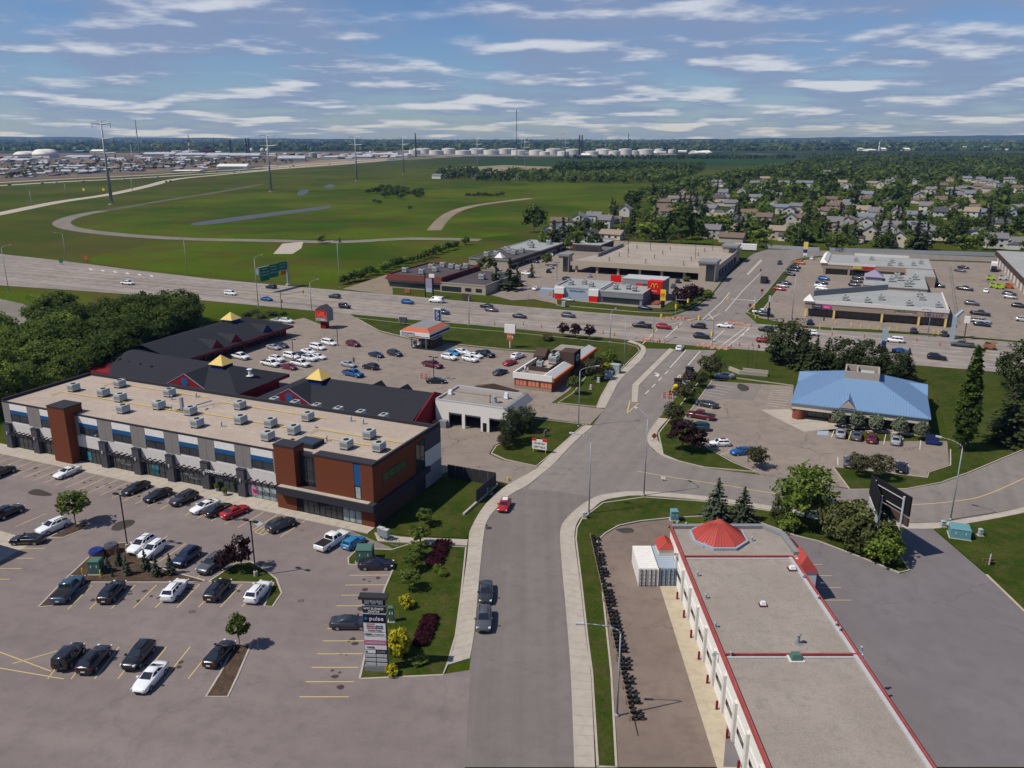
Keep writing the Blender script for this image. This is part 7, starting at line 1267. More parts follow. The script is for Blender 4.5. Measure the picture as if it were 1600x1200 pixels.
def barricade(px, py, n, label, rot=SA):
    p = G(px, py); t = thing('barricade', label, 'barricade', (p.x, p.y, .05), R(rot))
    for i in range(n):
        for z in (.35, .75, 1.15): boxp('rail', 'orange' if i % 2 else 'red_metal', t, i * 1.3, i * 1.3 + 1.25, -.04, .04, z, z + .2)
        for x in (i * 1.3 + .1, i * 1.3 + 1.1): part('leg', 'white', t, lambda b: (b.tube((x, -.3, 0), (x, 0, 1.4), .04, 4), b.tube((x, .3, 0), (x, 0, 1.4), .04, 4)))
barricade(1034, 622, 2, 'orange and white barricade at the edge of the roadworks'); barricade(656, 592, 2, 'pair of orange barricades in the plaza lot')
def diamond(px, py, top, label, s=.55):
    p = G(px, py); h = HT(px, py, top); t = thing('work_sign', label, 'sign', (p.x, p.y, .1), R(10)); part('board', 'orange', t, lambda b: b.add([(0, -.03, h), (-s, -.03, h - s), (0, -.03, h - 2 * s), (s, -.03, h - s), (0, .03, h), (-s, .03, h - s), (0, .03, h - 2 * s), (s, .03, h - s)], [(0, 1, 2, 3), (7, 6, 5, 4), (0, 4, 5, 1), (1, 5, 6, 2), (2, 6, 7, 3), (3, 7, 4, 0)])); part('stand', 'black', t, lambda b: (b.tube((-.5, -.4, 0), (0, 0, h - 1.4 * s), .03, 4), b.tube((.5, -.4, 0), (0, 0, h - 1.4 * s), .03, 4), b.tube((0, .5, 0), (0, 0, h - s), .03, 4)))
diamond(1022, 689, 677, 'orange diamond work sign on the curved sidewalk', .6); diamond(1190, 463, 451, 'orange diamond work sign on the plaza verge', .75); diamond(1171, 488, 474, 'orange diamond work sign at the crossing', .7); diamond(1188, 430, 420, 'orange diamond work sign on the far street', .6)
def backhoe(px, py, rot, label, body='yellow'):
    p = G(px, py); t = thing('backhoe_loader', label, 'loader', (p.x, p.y, .03), R(rot)); part('chassis', body, t, lambda b: (b.box(-1.8, 2.0, -.7, .7, .7, 1.3), b.box(.6, 2.2, -.5, .5, 1.3, 1.9)))
    part('cab', 'charcoal', t, lambda b: b.prism([(-1.2, -.8), (.6, -.8), (.6, .8), (-1.2, .8)], 1.3, 2.75, inset=[(-1.0, -.7), (.35, -.7), (.35, .7), (-1.0, .7)])); boxp('cab_roof', 'black', t, -1.15, .5, -.85, .85, 2.75, 2.9)
    for x, r_, y in ((-1.1, .75, .9), (-1.1, .75, -.9), (1.6, .5, .85), (1.6, .5, -.85)): 
        k = part('wheel', 'rubber', t, lambda b: b.tube((x, y - .22, r_), (x, y + .22, r_), r_, 14)); part('rim', body, k, lambda b: b.tube((x, y - .24, r_), (x, y + .24, r_), r_ * .5, 10))
    part('loader_arm', body, t, lambda b: [b.path([(.6, s * .6, 1.5), (2.3, s * .6, 1.2), (3.1, s * .6, .5)], .1, 5) for s in (-1, 1)]); part('bucket', 'steel_dark', t, lambda b: b.add([(3.0, -1.1, .1), (3.9, -1.1, .05), (3.0, -1.1, .9), (3.0, 1.1, .1), (3.9, 1.1, .05), (3.0, 1.1, .9)], [(0, 1, 4, 3), (0, 3, 5, 2), (0, 2, 1), (3, 4, 5)])); part('digger_arm', body, t, lambda b: b.path([(-1.9, 0, 1.2), (-2.8, 0, 3.1), (-3.9, 0, 1.9), (-3.7, 0, .9)], .14, 6)); part('digger_bucket', 'steel_dark', t, lambda b: b.box(-4.0, -3.4, -.35, .35, .3, .95))
backhoe(1058, 612, 245, 'yellow backhoe loader facing down the street at the roadworks'); backhoe(1077, 592, 60, 'dark tracked-up loader with a yellow arm at the roadworks', 'brown_dark')
# containers, tyres, cabinets
def container(x0, x1, y0, y1, mat, dmat, label):
    t = thing('shipping_container', label, 'container', ((x0 + x1) / 2, y0, .02)); w = (x1 - x0) / 2; L = y1 - y0; h = 2.6
    part('shell', mat, t, lambda b: b.box(-w, w, .06, L, .12, h)); part('corrugation', mat, t, lambda b: [b.box(-w - .03, w + .03, .3 + i * .4, .5 + i * .4, .25, h - .12) for i in range(int(L / .4) - 1)])
    part('roof_rib', mat, t, lambda b: [b.box(-w + .1, w - .1, .3 + i * .5, .5 + i * .5, h, h + .025) for i in range(int(L / .5) - 1)])
    for s in (-1, 1):
        d = boxp('door', dmat, t, *sorted((s * .03, s * (w - .06))), -.02, .06, .2, h - .1)
        for k in (.28, .72): part('lock_bar', 'black', d, lambda b: b.tube((s * w * k, -.07, .18), (s * w * k, -.07, h - .08), .05, 5))
        for z in (.7, 1.25, 1.8): boxp('door_rib', dmat, d, *sorted((s * .08, s * (w - .1))), -.05, -.02, z, z + .12)
    part('corner_post', 'steel_dark' if mat == 'blue_pale' else mat, t, lambda b: [b.box(s * w - .07, s * w + .07, -.06, .1, 0, h + .03) for s in (-1, 1)])
container(16.15, 18.6, 92.8, 98.9, 'white', 'offwhite', 'white shipping container standing in the brown yard'); container(18.75, 21.0, 92.9, 98.9, 'blue_pale', 'blue_pale', 'blue shipping container against the white shop wall')
def torus(Rr, r, n=14, m=7):
    b = MB(); b.loft([[((Rr + r * math.cos(2 * math.pi * j / m)) * math.cos(2 * math.pi * i / n), r * math.sin(2 * math.pi * j / m), (Rr + r * math.cos(2 * math.pi * j / m)) * math.sin(2 * math.pi * i / n)) for j in range(m)] for i in range(n + 1)], caps=False); return b.mesh('tyre', 'rubber', True)
TY = [torus(.26, .11), torus(.3, .125), torus(.24, .1)]
for i in range(50):
    y = 106 - i * .78; x = 11.55 + .012 * (106 - y) + rng.uniform(-.08, .08); k = i % 3
    for s in range(2):
        if s and rng.random() < .25: continue
        o = link('used_tyre', TY[k], None, (x + .62 * s + rng.uniform(-.05, .05), y, .40), (R(rng.uniform(28, 42)), 0, R(14 + rng.uniform(-16, 16)))); tag(o, 'used black tyre leaning in the row along the yard edge', 'tyre', 'used tyres along the yard edge')
t = thing('rail_fence', 'low weathered timber rail along the row of tyres', 'fence', (0, 0, 0)); 
for i in range(17): part('rail', 'wood', t, lambda b: b.tube((11.15 + .012 * (2.4 * i), 106 - 2.4 * i, .75), (11.15 + .012 * (2.4 * i + 2.3), 103.7 - 2.4 * i, .75), .05, 4)); part('post', 'wood', t, lambda b: b.box(11.08 + .029 * i, 11.22 + .029 * i, 105.9 - 2.4 * i, 106.05 - 2.4 * i, 0, .85))
def cabinet(px, py, w, d, h, mat, label, rot=SA, roof=True, group=None, z=.12):
    p = G(px, py); t = thing('utility_box', label, 'utility box', (p.x, p.y, z), R(rot), group); boxp('pad', 'concrete', t, -w / 2 - .15, w / 2 + .15, -d / 2 - .15, d / 2 + .15, 0, .1); boxp('case', mat, t, -w / 2, w / 2, -d / 2, d / 2, .1, h)
    part('lid', mat, t, lambda b: b.prism([(-w / 2 - .05, -d / 2 - .05), (w / 2 + .05, -d / 2 - .05), (w / 2 + .05, d / 2 + .05), (-w / 2 - .05, d / 2 + .05)], h, h + .14, inset=[(-w / 2 + .1, -d / 2 + .1), (w / 2 - .1, -d / 2 + .1), (w / 2 - .1, d / 2 - .1), (-w / 2 + .1, d / 2 - .1)]))
    for s in (-.25, .25): boxp('label_plate', 'white', t, s * w - .06, s * w + .06, -d / 2 - .012, -d / 2, h * .55, h * .72)
cabinet(571, 876, 2.2, 1.9, 1.9, 'green_box', 'green transformer box at the corner of the parking lot', 0); cabinet(1053, 813, 1.1, 1.1, 1.5, 'teal_box', 'teal utility box behind the red-roofed shop corner', 0); cabinet(1498, 839, 2.6, 2.2, 1.5, 'teal_box', 'long teal transformer by the leaning lamp', -20); cabinet(1531, 838, .5, .5, 1.0, 'sage_box', 'small pale pedestal on the lawn past the teal transformer', 0); cabinet(1473, 824, .6, .5, .9, 'sage_box', 'small pale cabinet beside the teal transformer', 0)
cabinet(961, 583, 2.4, 1.6, 2.1, 'sage_box', 'larger blue-grey cabinet by the sidewalk lamp'); cabinet(951, 592, 1.8, 1.2, 1.7, 'blue_pale', 'smaller blue-grey cabinet beside the larger one'); cabinet(935, 598, .6, .5, 1.1, 'light_grey', 'pale pedestal on the restaurant lawn'); cabinet(923, 609, .4, .4, 1.0, 'light_grey', 'thin pale post box on the restaurant lawn'); cabinet(760, 773, .5, .5, 1.0, 'sage_box', 'pale pedestal on the lawn by the street bend'); cabinet(766, 773, .5, .5, .9, 'green_box', 'dark green pedestal beside the pale one'); cabinet(612, 972, .6, .5, 1.9, 'green_box', 'narrow green cabinet behind the tenant sign', 0); cabinet(913, 811, .5, .4, 1.0, 'light_grey', 'grey pedestal at the foot of the corner lamp', 0); cabinet(881, 479, 1.2, 1.2, 1.6, 'sage_box', 'green-grey cabinet on the fast food verge')
cabinet(152, 896, 1.5, 1.3, 1.9, 'green_box', 'green lidded utility box in the mulched bed', 0)
for x, y in ((130, 901), (158, 904)): 
    p = G(x, y); t = thing('bollard', 'yellow bollard guarding the green utility box', 'bollard', (p.x, p.y, .12), 0, 'bollards by the utility box'); part('post', 'yellow', t, lambda b: b.cyl(0, 0, 0, 1.1, .09)); part('cap', 'yellow', t, lambda b: b.cyl(0, 0, 1.1, 1.16, .09, 10, .03))
for x, y, lid, label in ((152, 872, 'blue_deep', 'round waste bin with a blue lid in the bed'), (175, 864, 'slate', 'round waste bin with a dark lid in the bed')):
    p = G(x, y); t = thing('waste_bin', label, 'waste bin', (p.x, p.y, .1)); part('drum', 'rust', t, lambda b: b.cyl(0, 0, 0, .95, .95, 18)); part('lid', lid, t, lambda b: b.cyl(0, 0, .95, 1.25, 1.02, 18, .85)); part('handle', 'steel_dark', t, lambda b: b.box(-.2, .2, -.03, .03, 1.25, 1.33))
t = thing('dumpster', 'blue dumpster at the end of the bank stalls', 'dumpster', G(1455, 694), SR)
part('bin', 'steel_dark', t, lambda b: b.prism([(-1, -.8), (1, -.8), (1, .8), (-1, .8)], .15, 1.3, inset=[(-1.1, -1), (1.1, -1), (1.1, .9), (-1.1, .9)])); part('bin_face', 'blue_deep', t, lambda b: b.box(-1.05, 1.05, -1.02, -.94, .5, 1.2)); part('lid', 'navy', t, lambda b: b.add([(-1.15, -1.05, 1.3), (1.15, -1.05, 1.3), (1.15, .95, 1.7), (-1.15, .95, 1.7)], [(0, 1, 2, 3)])); part('wheel', 'rubber', t, lambda b: [b.tube((x, -.5, .08), (x + .06, -.5, .08), .09, 8) for x in (-.8, .8)])
for x, y, label in ((596, 842, 'grey mailbox unit on the path, first of two'), (603, 845, 'grey mailbox unit on the path, second of two')):
    t = thing('mailbox_unit', label, 'mailbox', G(x, y), SR); boxp('pedestal', 'mid_grey', t, -.2, .2, -.15, .15, 0, .7); boxp('case', 'light_grey', t, -.45, .45, -.3, .3, .6, 1.75); part('top', 'light_grey', t, lambda b: b.box(-.5, .5, -.35, .35, 1.75, 1.82))
    for i in range(4): boxp('door', 'galv', t, -.42, .42, -.315, -.3, .64 + i * .28, .88 + i * .28)
t = thing('bike_rack', 'metal hoop bike rack beside the mailboxes', 'bike rack', G(609, 853), SR)
for i in range(3): part('hoop', 'galv', t, lambda b: b.path([(i * .6, 0, 0), (i * .6, 0, .7), (i * .6, .2, .85), (i * .6, .6, .85), (i * .6, .8, .7), (i * .6, .8, 0)], .03, 5))
part('base_rail', 'galv', t, lambda b: b.tube((0, .4, .05), (1.2, .4, .05), .03, 5))
for x, y, label in ((340, 768, 'potted shrub by the lettered shopfront, first of two'), (352, 775, 'potted shrub by the lettered shopfront, second of two')):
    p = G(x, y); t = thing('planter', label, 'planter', (p.x, p.y, .13)); part('pot', 'stone', t, lambda b: b.cyl(0, 0, 0, .6, .3, 10, .38)); link('foliage', TREE['greenbush'][0][0], t, (0, 0, .5), 0, .9)
t = thing('fire_hydrant', 'yellow fire hydrant at the lane mouth', 'hydrant', G(794, 752)); part('barrel', 'yellow', t, lambda b: b.cyl(0, 0, 0, .7, .14)); part('bonnet', 'yellow', t, lambda b: b.cyl(0, 0, .7, .9, .16, 10, .05)); part('outlet', 'yellow', t, lambda b: b.tube((-.24, 0, .5), (.24, 0, .5), .07))
for i, x in enumerate((1167, 1174, 1181)):
    p = G(x, 578 + i); h = HT(x, 578 + i, 538); t = thing('flagpole', 'thin dark flagpole in the stone planter', 'flagpole', (p.x, p.y, .1), 0, 'flagpoles behind the bank'); part('pole', 'steel_dark', t, lambda b: b.cyl(0, 0, 0, h, .06, 6, .04)); part('finial', 'galv', t, lambda b: b.cyl(0, 0, h, h + .15, .08, 8, .02))
    if i == 2: part('flag', 'red_sign', t, lambda b: b.add([(.05, 0, h - .1), (.5, .2, h - .35), (.6, .1, h - 1.2), (.05, 0, h - 1.0)], [(0, 1, 2, 3)]))
t = thing('stone_planter', 'low stepped stone planter wall behind the bank', 'planter', G(1166, 585), SR); part('wall', 'stone', t, lambda b: (b.prism([(-4.5, 1.5), (-1.5, -1.2), (5, -.6), (5, -.2), (-1.4, -.7), (-4, 1.7)], 0, 1.1), b.box(-1, 5, .6, 1.0, 0, 1.3))); boxp('soil', 'mulch', t, -1.2, 4.8, -.2, .6, .3, .6)
t = thing('pallet_stack', 'leaning pallets and a tarped box beside the garage wall', 'pallets', S(-74.6, 134.6), SR); part('tarp_box', 'mid_grey', t, lambda b: b.box(.4, 2, -.3, .8, 0, 1.5))
for i in range(3): part('pallet', 'orange_pale', t, lambda b: [b.box(-.9 + i * .35, -.8 + i * .35, -.5 + j * .25, -.4 + j * .25, 0, 1.3) for j in range(4)])
t = thing('well_marker', 'leaning grey stake in a small rusty frame on the lawn', 'marker', G(1545, 884)); part('stake', 'light_grey', t, lambda b: b.tube((0, 0, 0), (.1, .1, 1.7), .1, 5)); part('frame', 'rust', t, lambda b: [b.tube((x, y, 0), (x, y, .9), .04, 4) for x in (-.7, .7) for y in (-.4, .4)] + [b.tube((-.7, y, .85), (.7, y, .85), .04, 4) for y in (-.4, .4)]); part('plate', 'black', t, lambda b: b.box(.1, .5, -.1, .05, .1, .9))
for x, y, s in [(826, 803, .35), (760, 822, .3), (733, 705, .3), (790, 731, .5), (456, 815, .35), (1548, 918, .4)]:
    p = G(x, y); o = MB().cyl(0, 0, 0, .012, s, 14).obj('manhole_cover', 'steel_dark'); o.location = (p.x, p.y, .30 if False else .09 if (x, y) not in ((826, 803),) else .075); tag(o, 'round dark manhole cover set in the asphalt', 'manhole cover', 'manhole covers')
# trucks and machines in the truck lot and on the street
def box_truck(px, py, dx, dy, label):
    p = G(px, py); q = G(px + dx * 5, py + dy * 5); t = thing('box_truck', label, 'truck', (p.x, p.y, .03), math.atan2(q.y - p.y, q.x - p.x)); boxp('cargo_box', 'white', t, -4.6, 1.6, -1.2, 1.2, 1.0, 3.7); boxp('cab', 'navy', t, 1.8, 3.6, -1.05, 1.05, .6, 2.5); boxp('windshield', 'car_glass', t, 3.5, 3.63, -.95, .95, 1.5, 2.35); boxp('chassis', 'steel_dark', t, -4.5, 3.5, -.5, .5, .5, 1.0)
    for x in (-3, 2.7):
        for s in (-1, 1): part('wheel', 'rubber', t, lambda b: b.tube((x, s * .85, .5), (x, s * 1.15, .5), .5, 12))
box_truck(1552, 424, -.1, 1, 'white box truck parked beside the warehouse')
def flatbed(px, py, dx, dy, label):
    p = G(px, py); q = G(px + dx * 5, py + dy * 5); t = thing('flatbed_truck', label, 'truck', (p.x, p.y, .03), math.atan2(q.y - p.y, q.x - p.x)); boxp('bed', 'steel_dark', t, -5, 2, -1.2, 1.2, 1.0, 1.25); boxp('cab', 'charcoal', t, 2.2, 4.4, -1.1, 1.1, .6, 2.8); boxp('windshield', 'car_glass', t, 4.3, 4.43, -1, 1, 1.7, 2.6); boxp('load', 'orange_pale', t, -3, .5, -.9, .9, 1.25, 2.1)
    for x in (-4, -2.8, 3.2):
        for s in (-1, 1): part('wheel', 'rubber', t, lambda b: b.tube((x, s * .85, .5), (x, s * 1.15, .5), .5, 12))
flatbed(1194, 441, -.55, .8, 'flatbed truck with machinery coming down the far street')
for x, y, m, label in ((1548, 438, 'lime', 'lime green machine beside the box truck'), (1553, 450, 'lime', 'lime green lift parked by the orange frame'), (1562, 452, 'lime', 'second lime green lift parked by the orange frame'), (1576, 451, 'orange', 'orange steel frame machine by the warehouse'), (1567, 438, 'light_grey', 'grey compressor beside the lime machine'), (1546, 546, 'rust', 'small rusty utility trailer on the highway')):
    p = G(x, y); t = thing('machine', label, 'machine', (p.x, p.y, .03), SR); part('body', m, t, lambda b: b.prism([(-1.6, -.9), (1.6, -.9), (1.6, .9), (-1.6, .9)], .4, 1.6, inset=[(-1.4, -.8), (1.1, -.8), (1.1, .8), (-1.4, .8)])); part('boom', m, t, lambda b: b.path([(-1, 0, 1.6), (.4, 0, 2.2), (1.8, 0, 1.7)], .14, 5)); part('hood', 'charcoal', t, lambda b: b.box(-1.2, 0, -.6, .6, 1.6, 1.9))
    for xx in (-1, 1):
        for s in (-1, 1): part('wheel', 'rubber', t, lambda b: b.tube((xx, s * .8, .4), (xx, s * 1.0, .4), .4, 10))
def person(px, py, top_mat, leg_mat, label, pose=0.0, z=.14):
    """small standing figure: one skinned body, clothes as colour on the body's own parts"""
    p = G(px, py); t = thing('person', label, 'person', (p.x, p.y, z), R(pose))
    J = [(0, 0, .95), (0, 0, 1.2), (0, 0, 1.42), (0, .01, 1.52), (0, .02, 1.66), (.1, 0, .9), (.12, .03, .5), (.13, 0, .06), (-.1, 0, .9), (-.12, -.05, .5), (-.13, -.08, .06), (.2, 0, 1.38), (.26, .02, 1.1), (.24, .12, .88), (-.2, 0, 1.38), (-.26, .02, 1.1), (-.24, .12, .88), (.13, .14, .03), (-.13, .06, .03)]
    Rr = [.14, .13, .14, .055, .10, .09, .07, .05, .09, .07, .05, .06, .045, .035, .06, .045, .035, .04, .04]
    me = bpy.data.meshes.new('body'); me.from_pydata(J, [(0, 1), (1, 2), (2, 3), (3, 4), (0, 5), (5, 6), (6, 7), (7, 17), (0, 8), (8, 9), (9, 10), (10, 18), (2, 11), (11, 12), (12, 13), (2, 14), (14, 15), (15, 16)], [])
    o = link('body', me, t); m = o.modifiers.new('skin', 'SKIN'); me.skin_vertices[0].data[0].use_root = True
    for i, r_ in enumerate(Rr): me.skin_vertices[0].data[i].radius = (r_, r_ * .85)
    o.modifiers.new('sub', 'SUBSURF').levels = 1; me.materials.append(M(top_mat))
    part('trousers', leg_mat, t, lambda b: [b.path([(s * .1, 0, .93), (s * .12, .0, .5), (s * .13, -.03, .1)], .115, 8, .08) for s in (-1, 1)], True); part('hair', 'brown_dark', t, lambda b: b.loft([[(.105 * rr * math.cos(a), .01 + .115 * rr * math.sin(a), zz) for a in [2 * math.pi * i / 10 for i in range(10)]] for rr, zz in ((1.0, 1.68), (.95, 1.74), (.5, 1.79), (.05, 1.8))]), True)
person(553, 569, 'red_dark', 'charcoal', 'person in red standing between cars in the plaza lot'); person(1287, 502, 'charcoal', 'black', 'person in dark clothes before the strip plaza')

t = thing('corner_building', 'dark edge of the next commercial building beside the concrete strip', 'building', G(2, 868), SR); part('wall', 'slate', t, lambda b: b.box(-26, -.6, -20, -1, 0, 6)); part('roof', 'roof_gravel', t, lambda b: b.box(-25.7, -.9, -19.7, -1.3, 6, 6.15)); part('canopy', 'charcoal', t, lambda b: b.box(-12, -.8, -1, -.1, 3, 3.5)); window(t, 'glass', -18, -3, .2, 2.8, -.61, 'storefront', mull=6, axis='x')
# ------------------------------------------------------------------ houses
def house_meshes(w, d, h, pitch, garage):
    zr = h + d * .5 * pitch; o = .45
    wall = MB(); wall.box(-w / 2, w / 2, -d / 2, d / 2, 0, h); wall.add([(-w / 2, -d / 2, h), (-w / 2, d / 2, h), (-w / 2, 0, zr), (w / 2, -d / 2, h), (w / 2, d / 2, h), (w / 2, 0, zr)], [(0, 2, 1), (3, 4, 5)])
    roof = MB(); zo = h - o * pitch; x0, x1, y1 = -w / 2 - o, w / 2 + o, d / 2 + o
    roof.add([(x0, -y1, zo), (x1, -y1, zo), (x1, 0, zr + .05), (x0, 0, zr + .05), (x0, y1, zo), (x1, y1, zo), (x0, -y1, zo + .18), (x1, -y1, zo + .18), (x1, 0, zr + .24), (x0, 0, zr + .24), (x0, y1, zo + .18), (x1, y1, zo + .18)],
             [(6, 7, 8, 9), (9, 8, 11, 10), (0, 3, 2, 1), (3, 4, 5, 2), (0, 1, 7, 6), (4, 10, 11, 5), (0, 6, 9, 3), (3, 9, 10, 4), (1, 2, 8, 7), (2, 5, 11, 8)])
    out = dict(wall=wall.mesh('wall', 'white'), roof=roof.mesh('roof', 'shingle_grey'), win=[], gar=None)
    k = 2 if w < 11 else 3
    for i in range(k):
        x = -w / 2 + w * (i + .7) / (k + .4); out['win'].append(MB().box(x - .7, x + .7, -d / 2 - .05, -d / 2, 1.0, 2.2).mesh('window', 'glass'))
        if h > 4: out['win'].append(MB().box(x - .6, x + .6, -d / 2 - .05, -d / 2, 3.6, 4.7).mesh('window', 'glass'))
    out['win'] += [MB().box(s * w / 2 - .05, s * w / 2 + .05, -.7, .7, h - 1.3, h - .1).mesh('window', 'glass') for s in (-1, 1)]
    out['chim'] = MB().box(w * .2, w * .2 + .9, .5, 1.3, h, zr + .8).mesh('chimney', 'stone')
    if garage:
        g = MB(); gw = 6; g.box(w / 2 - .5, w / 2 + gw - .5, -d / 2 - 2, d / 2 - 3, 0, 2.7); out['gw'] = g.mesh('garage_wall', 'white')
        a, b, c, e = w / 2 - .8, w / 2 + gw - .2, -d / 2 - 2.3, d / 2 - 2.8; m = (a + b) / 2
        out['gr'] = MB().add([(a, c, 2.6), (b, c, 2.6), (m, c, 4.4), (a, e, 2.6), (b, e, 2.6), (m, e, 4.4)], [(0, 2, 5, 3), (1, 4, 5, 2), (0, 1, 2), (3, 5, 4)]).mesh('garage_roof', 'shingle_grey'); out['gd'] = MB().box(m - 2.3, m + 2.3, -d / 2 - 2.06, -d / 2 - 2, 0, 2.2).mesh('garage_door', 'offwhite')
    return out
HM = [house_meshes(11, 8.5, 3.0, .5, True), house_meshes(10, 8, 5.4, .55, True), house_meshes(13, 9, 3.0, .45, False), house_meshes(9, 7.5, 5.4, .7, False), house_meshes(12, 8, 5.2, .5, True)]
SHN = dict(b='shingle_brown', g='shingle_grey', d='shingle_dark', r='shingle_red', t='shingle_tan', u='shingle_blue'); WLN = dict(w='house_white', o='house_off', c='cream', b='beige', u='blue_pale', t='tan_wall', s='sage_box')
SHW = dict(b='brown', g='grey', d='dark', r='red-brown', t='tan', u='blue-grey'); WLW = dict(w='white', o='off-white', c='cream', b='beige', u='pale blue', t='tan', s='sage')
HOUSES = '''874,352,b,o,0 906,352,u,w,1 929,349,g,w,1 952,349,b,b,0 978,338,g,w,3 945,356,g,w,3 922,373,d,w,2 957,373,t,c,2 1036,320,b,t,2 1054,315,g,w,0 1073,319,b,o,1 1089,317,d,o,0 1040,330,b,b,2 1110,336,g,w,1 1128,317,g,w,4 1142,322,g,w,0 1121,291,g,w,4 1068,303,b,b,2 1179,293,g,w,1 1181,317,g,w,4 1195,324,b,b,0 1172,338,b,o,2 1218,334,u,w,4 1154,357,d,c,3 1112,372,g,o,1 1144,378,b,o,2 1225,289,g,w,2 1031,345,g,w,0 865,364,g,w,0 1242,332,g,o,4 1276,334,b,c,0 1302,331,b,w,4 1327,327,u,u,1 1387,324,d,w,4 1378,343,b,w,2 1401,341,g,w,3 1322,358,b,w,3 1352,358,g,w,1 1357,374,u,c,3 1392,367,g,w,3 1403,385,g,c,3 1318,376,b,o,0 1237,376,d,c,2 1468,322,b,c,3 1468,342,d,w,3 1519,322,t,o,2 1500,309,g,w,0 1547,307,b,b,2 1524,342,u,u,4 1581,344,u,u,3 1561,362,d,c,1 1554,387,g,w,1 1427,289,g,w,4 1392,279,g,w,0 1540,289,g,w,4 1575,286,g,w,4 1470,293,b,o,2 1320,296,g,w,4 1292,274,g,w,1 1390,291,g,w,1 1424,299,t,w,2 1484,283,t,b,2 1299,341,b,w,1 1295,316,b,c,2 1588,330,g,w,0 1595,386,g,w,0 1521,372,d,w,2 1530,330,b,o,0 1251,289,g,w,0 1262,293,u,w,1 1440,318,b,w,0 1355,312,u,w,1 1210,309,g,w,2 1160,301,g,w,0 1455,304,g,w,1 1620,350,g,w,1 1640,370,b,c,0 1630,320,g,o,4'''
hp = []
for k_ in range(58):
    y_ = 284 + 98 * rng.random(); x_ = max(1040, 1300 - (y_ - 250) * 3.2) + rng.random() * 480
    if x_ < 1640 and not (x_ < 1190 and y_ > 366) and y_ < 384: HOUSES += f' {x_:.0f},{y_:.0f},{rng.choice("ggbbdtu")},{rng.choice("wwwocb")},{rng.randrange(5)}'
for i, s in enumerate(HOUSES.split()):
    x, y, rc, wc, k = s.split(','); x, y, k = float(x), float(y), int(k); hp.append((x, y)); m = HM[k]; p = G(x, y); rot = R(SA + rng.choice((0, 0, 90, 180, 8, -12, 90)) + rng.uniform(-6, 6)); two = k in (1, 3, 4)
    t = thing('house', f"{WLW[wc]} {'two-storey' if two else 'single-storey'} house with a {SHW[rc]} {'steep ' if k == 3 else 'wide ' if k == 2 else ''}gable roof{' and side garage' if k in (0, 1, 4) else ''} among trees", 'house', (p.x, p.y, 0), rot, 'houses of the neighbourhood')
    def put(n, me, mat=None):
        o = link(n, me, t)
        if mat: o.material_slots[0].link = 'OBJECT'; o.material_slots[0].material = M(mat)
    put('wall', m['wall'], WLN[wc]); put('roof', m['roof'], SHN[rc]); put('chimney', m['chim'])
    for q in m['win']: put('window', q)
    if 'gw' in m: put('garage_wall', m['gw'], WLN[wc]); put('garage_roof', m['gr'], SHN[rc]); put('garage_door', m['gd'])
# fences along the back of the plazas
def fence(a, b, mat, label, h=2.0):
    A, B = G(*a), G(*b); d = B - A; L = d.length; n = int(L / 2.6); t = thing('board_fence', label, 'fence', (A.x, A.y, 0), math.atan2(d.y, d.x)); pm_ = MB().box(.05, L / n - .05, -.04, .04, .1, h).mesh('fence_panel', mat); po = MB().box(-.07, .07, -.07, .07, 0, h + .1).mesh('fence_post', mat)
    for i in range(n): link('fence_panel', pm_, t, (i * L / n, 0, rng.uniform(-.05, .05))); link('fence_post', po, t, (i * L / n, 0, 0))
fence((1194, 388), (1280, 393), 'fence_wood', 'blue-grey board fence beside the street bend'); fence((1296, 393), (1556, 401), 'fence_wood', 'long blue-grey board fence behind the strip plaza'); fence((1562, 401), (1700, 406), 'white', 'white board fence behind the warehouse', 2.2); fence((862, 373), (960, 378), 'fence_wood', 'grey board fence behind the shop row')
t = thing('trailer', 'white enclosed trailer by the parking garage', 'trailer', G(1163, 392), SR); boxp('box', 'white', t, -5, 6, -1.2, 1.2, .9, 3.6); boxp('skirt', 'light_grey', t, -5.1, 6.1, -1.25, 1.25, .75, .9); part('wheel', 'rubber', t, lambda b: [b.tube((x, -1.1, .45), (x, 1.1, .45), .45, 10) for x in (3, 4.2)])
cl_ = thing('chain_link_fence', 'grey chain-link fence between the plaza and the truck lot', 'fence', (0, 0, 0)); A, B = G(1482, 417), G(1494, 507)
for i in range(26): q = A.lerp(B, i / 26); q2 = A.lerp(B, (i + 1) / 26); part('mesh_panel', 'mid_grey', cl_, lambda b: [b.tube(q + Vector((0, 0, z)), q2 + Vector((0, 0, z)), .04, 4) for z in (.3, 1.0, 1.9)]); part('post', 'galv', cl_, lambda b: b.tube(q, q + Vector((0, 0, 2.1)), .05, 5))
for x, y in [(1281, 514), (1305, 507), (1330, 511), (1345, 513), (1358, 515), (1372, 516), (1390, 517), (1402, 518), (1458, 523), (1466, 524), (1483, 508), (1180, 498)]:
    p = G(x, y); t = thing('bollard', 'yellow bollard before the strip plaza', 'bollard', (p.x, p.y, 0), 0, 'yellow bollards before the strip plaza'); part('post', 'yellow', t, lambda b: b.cyl(0, 0, 0, 1.2, .16, 8)); part('cap', 'yellow', t, lambda b: b.cyl(0, 0, 1.2, 1.3, .16, 8, .05))
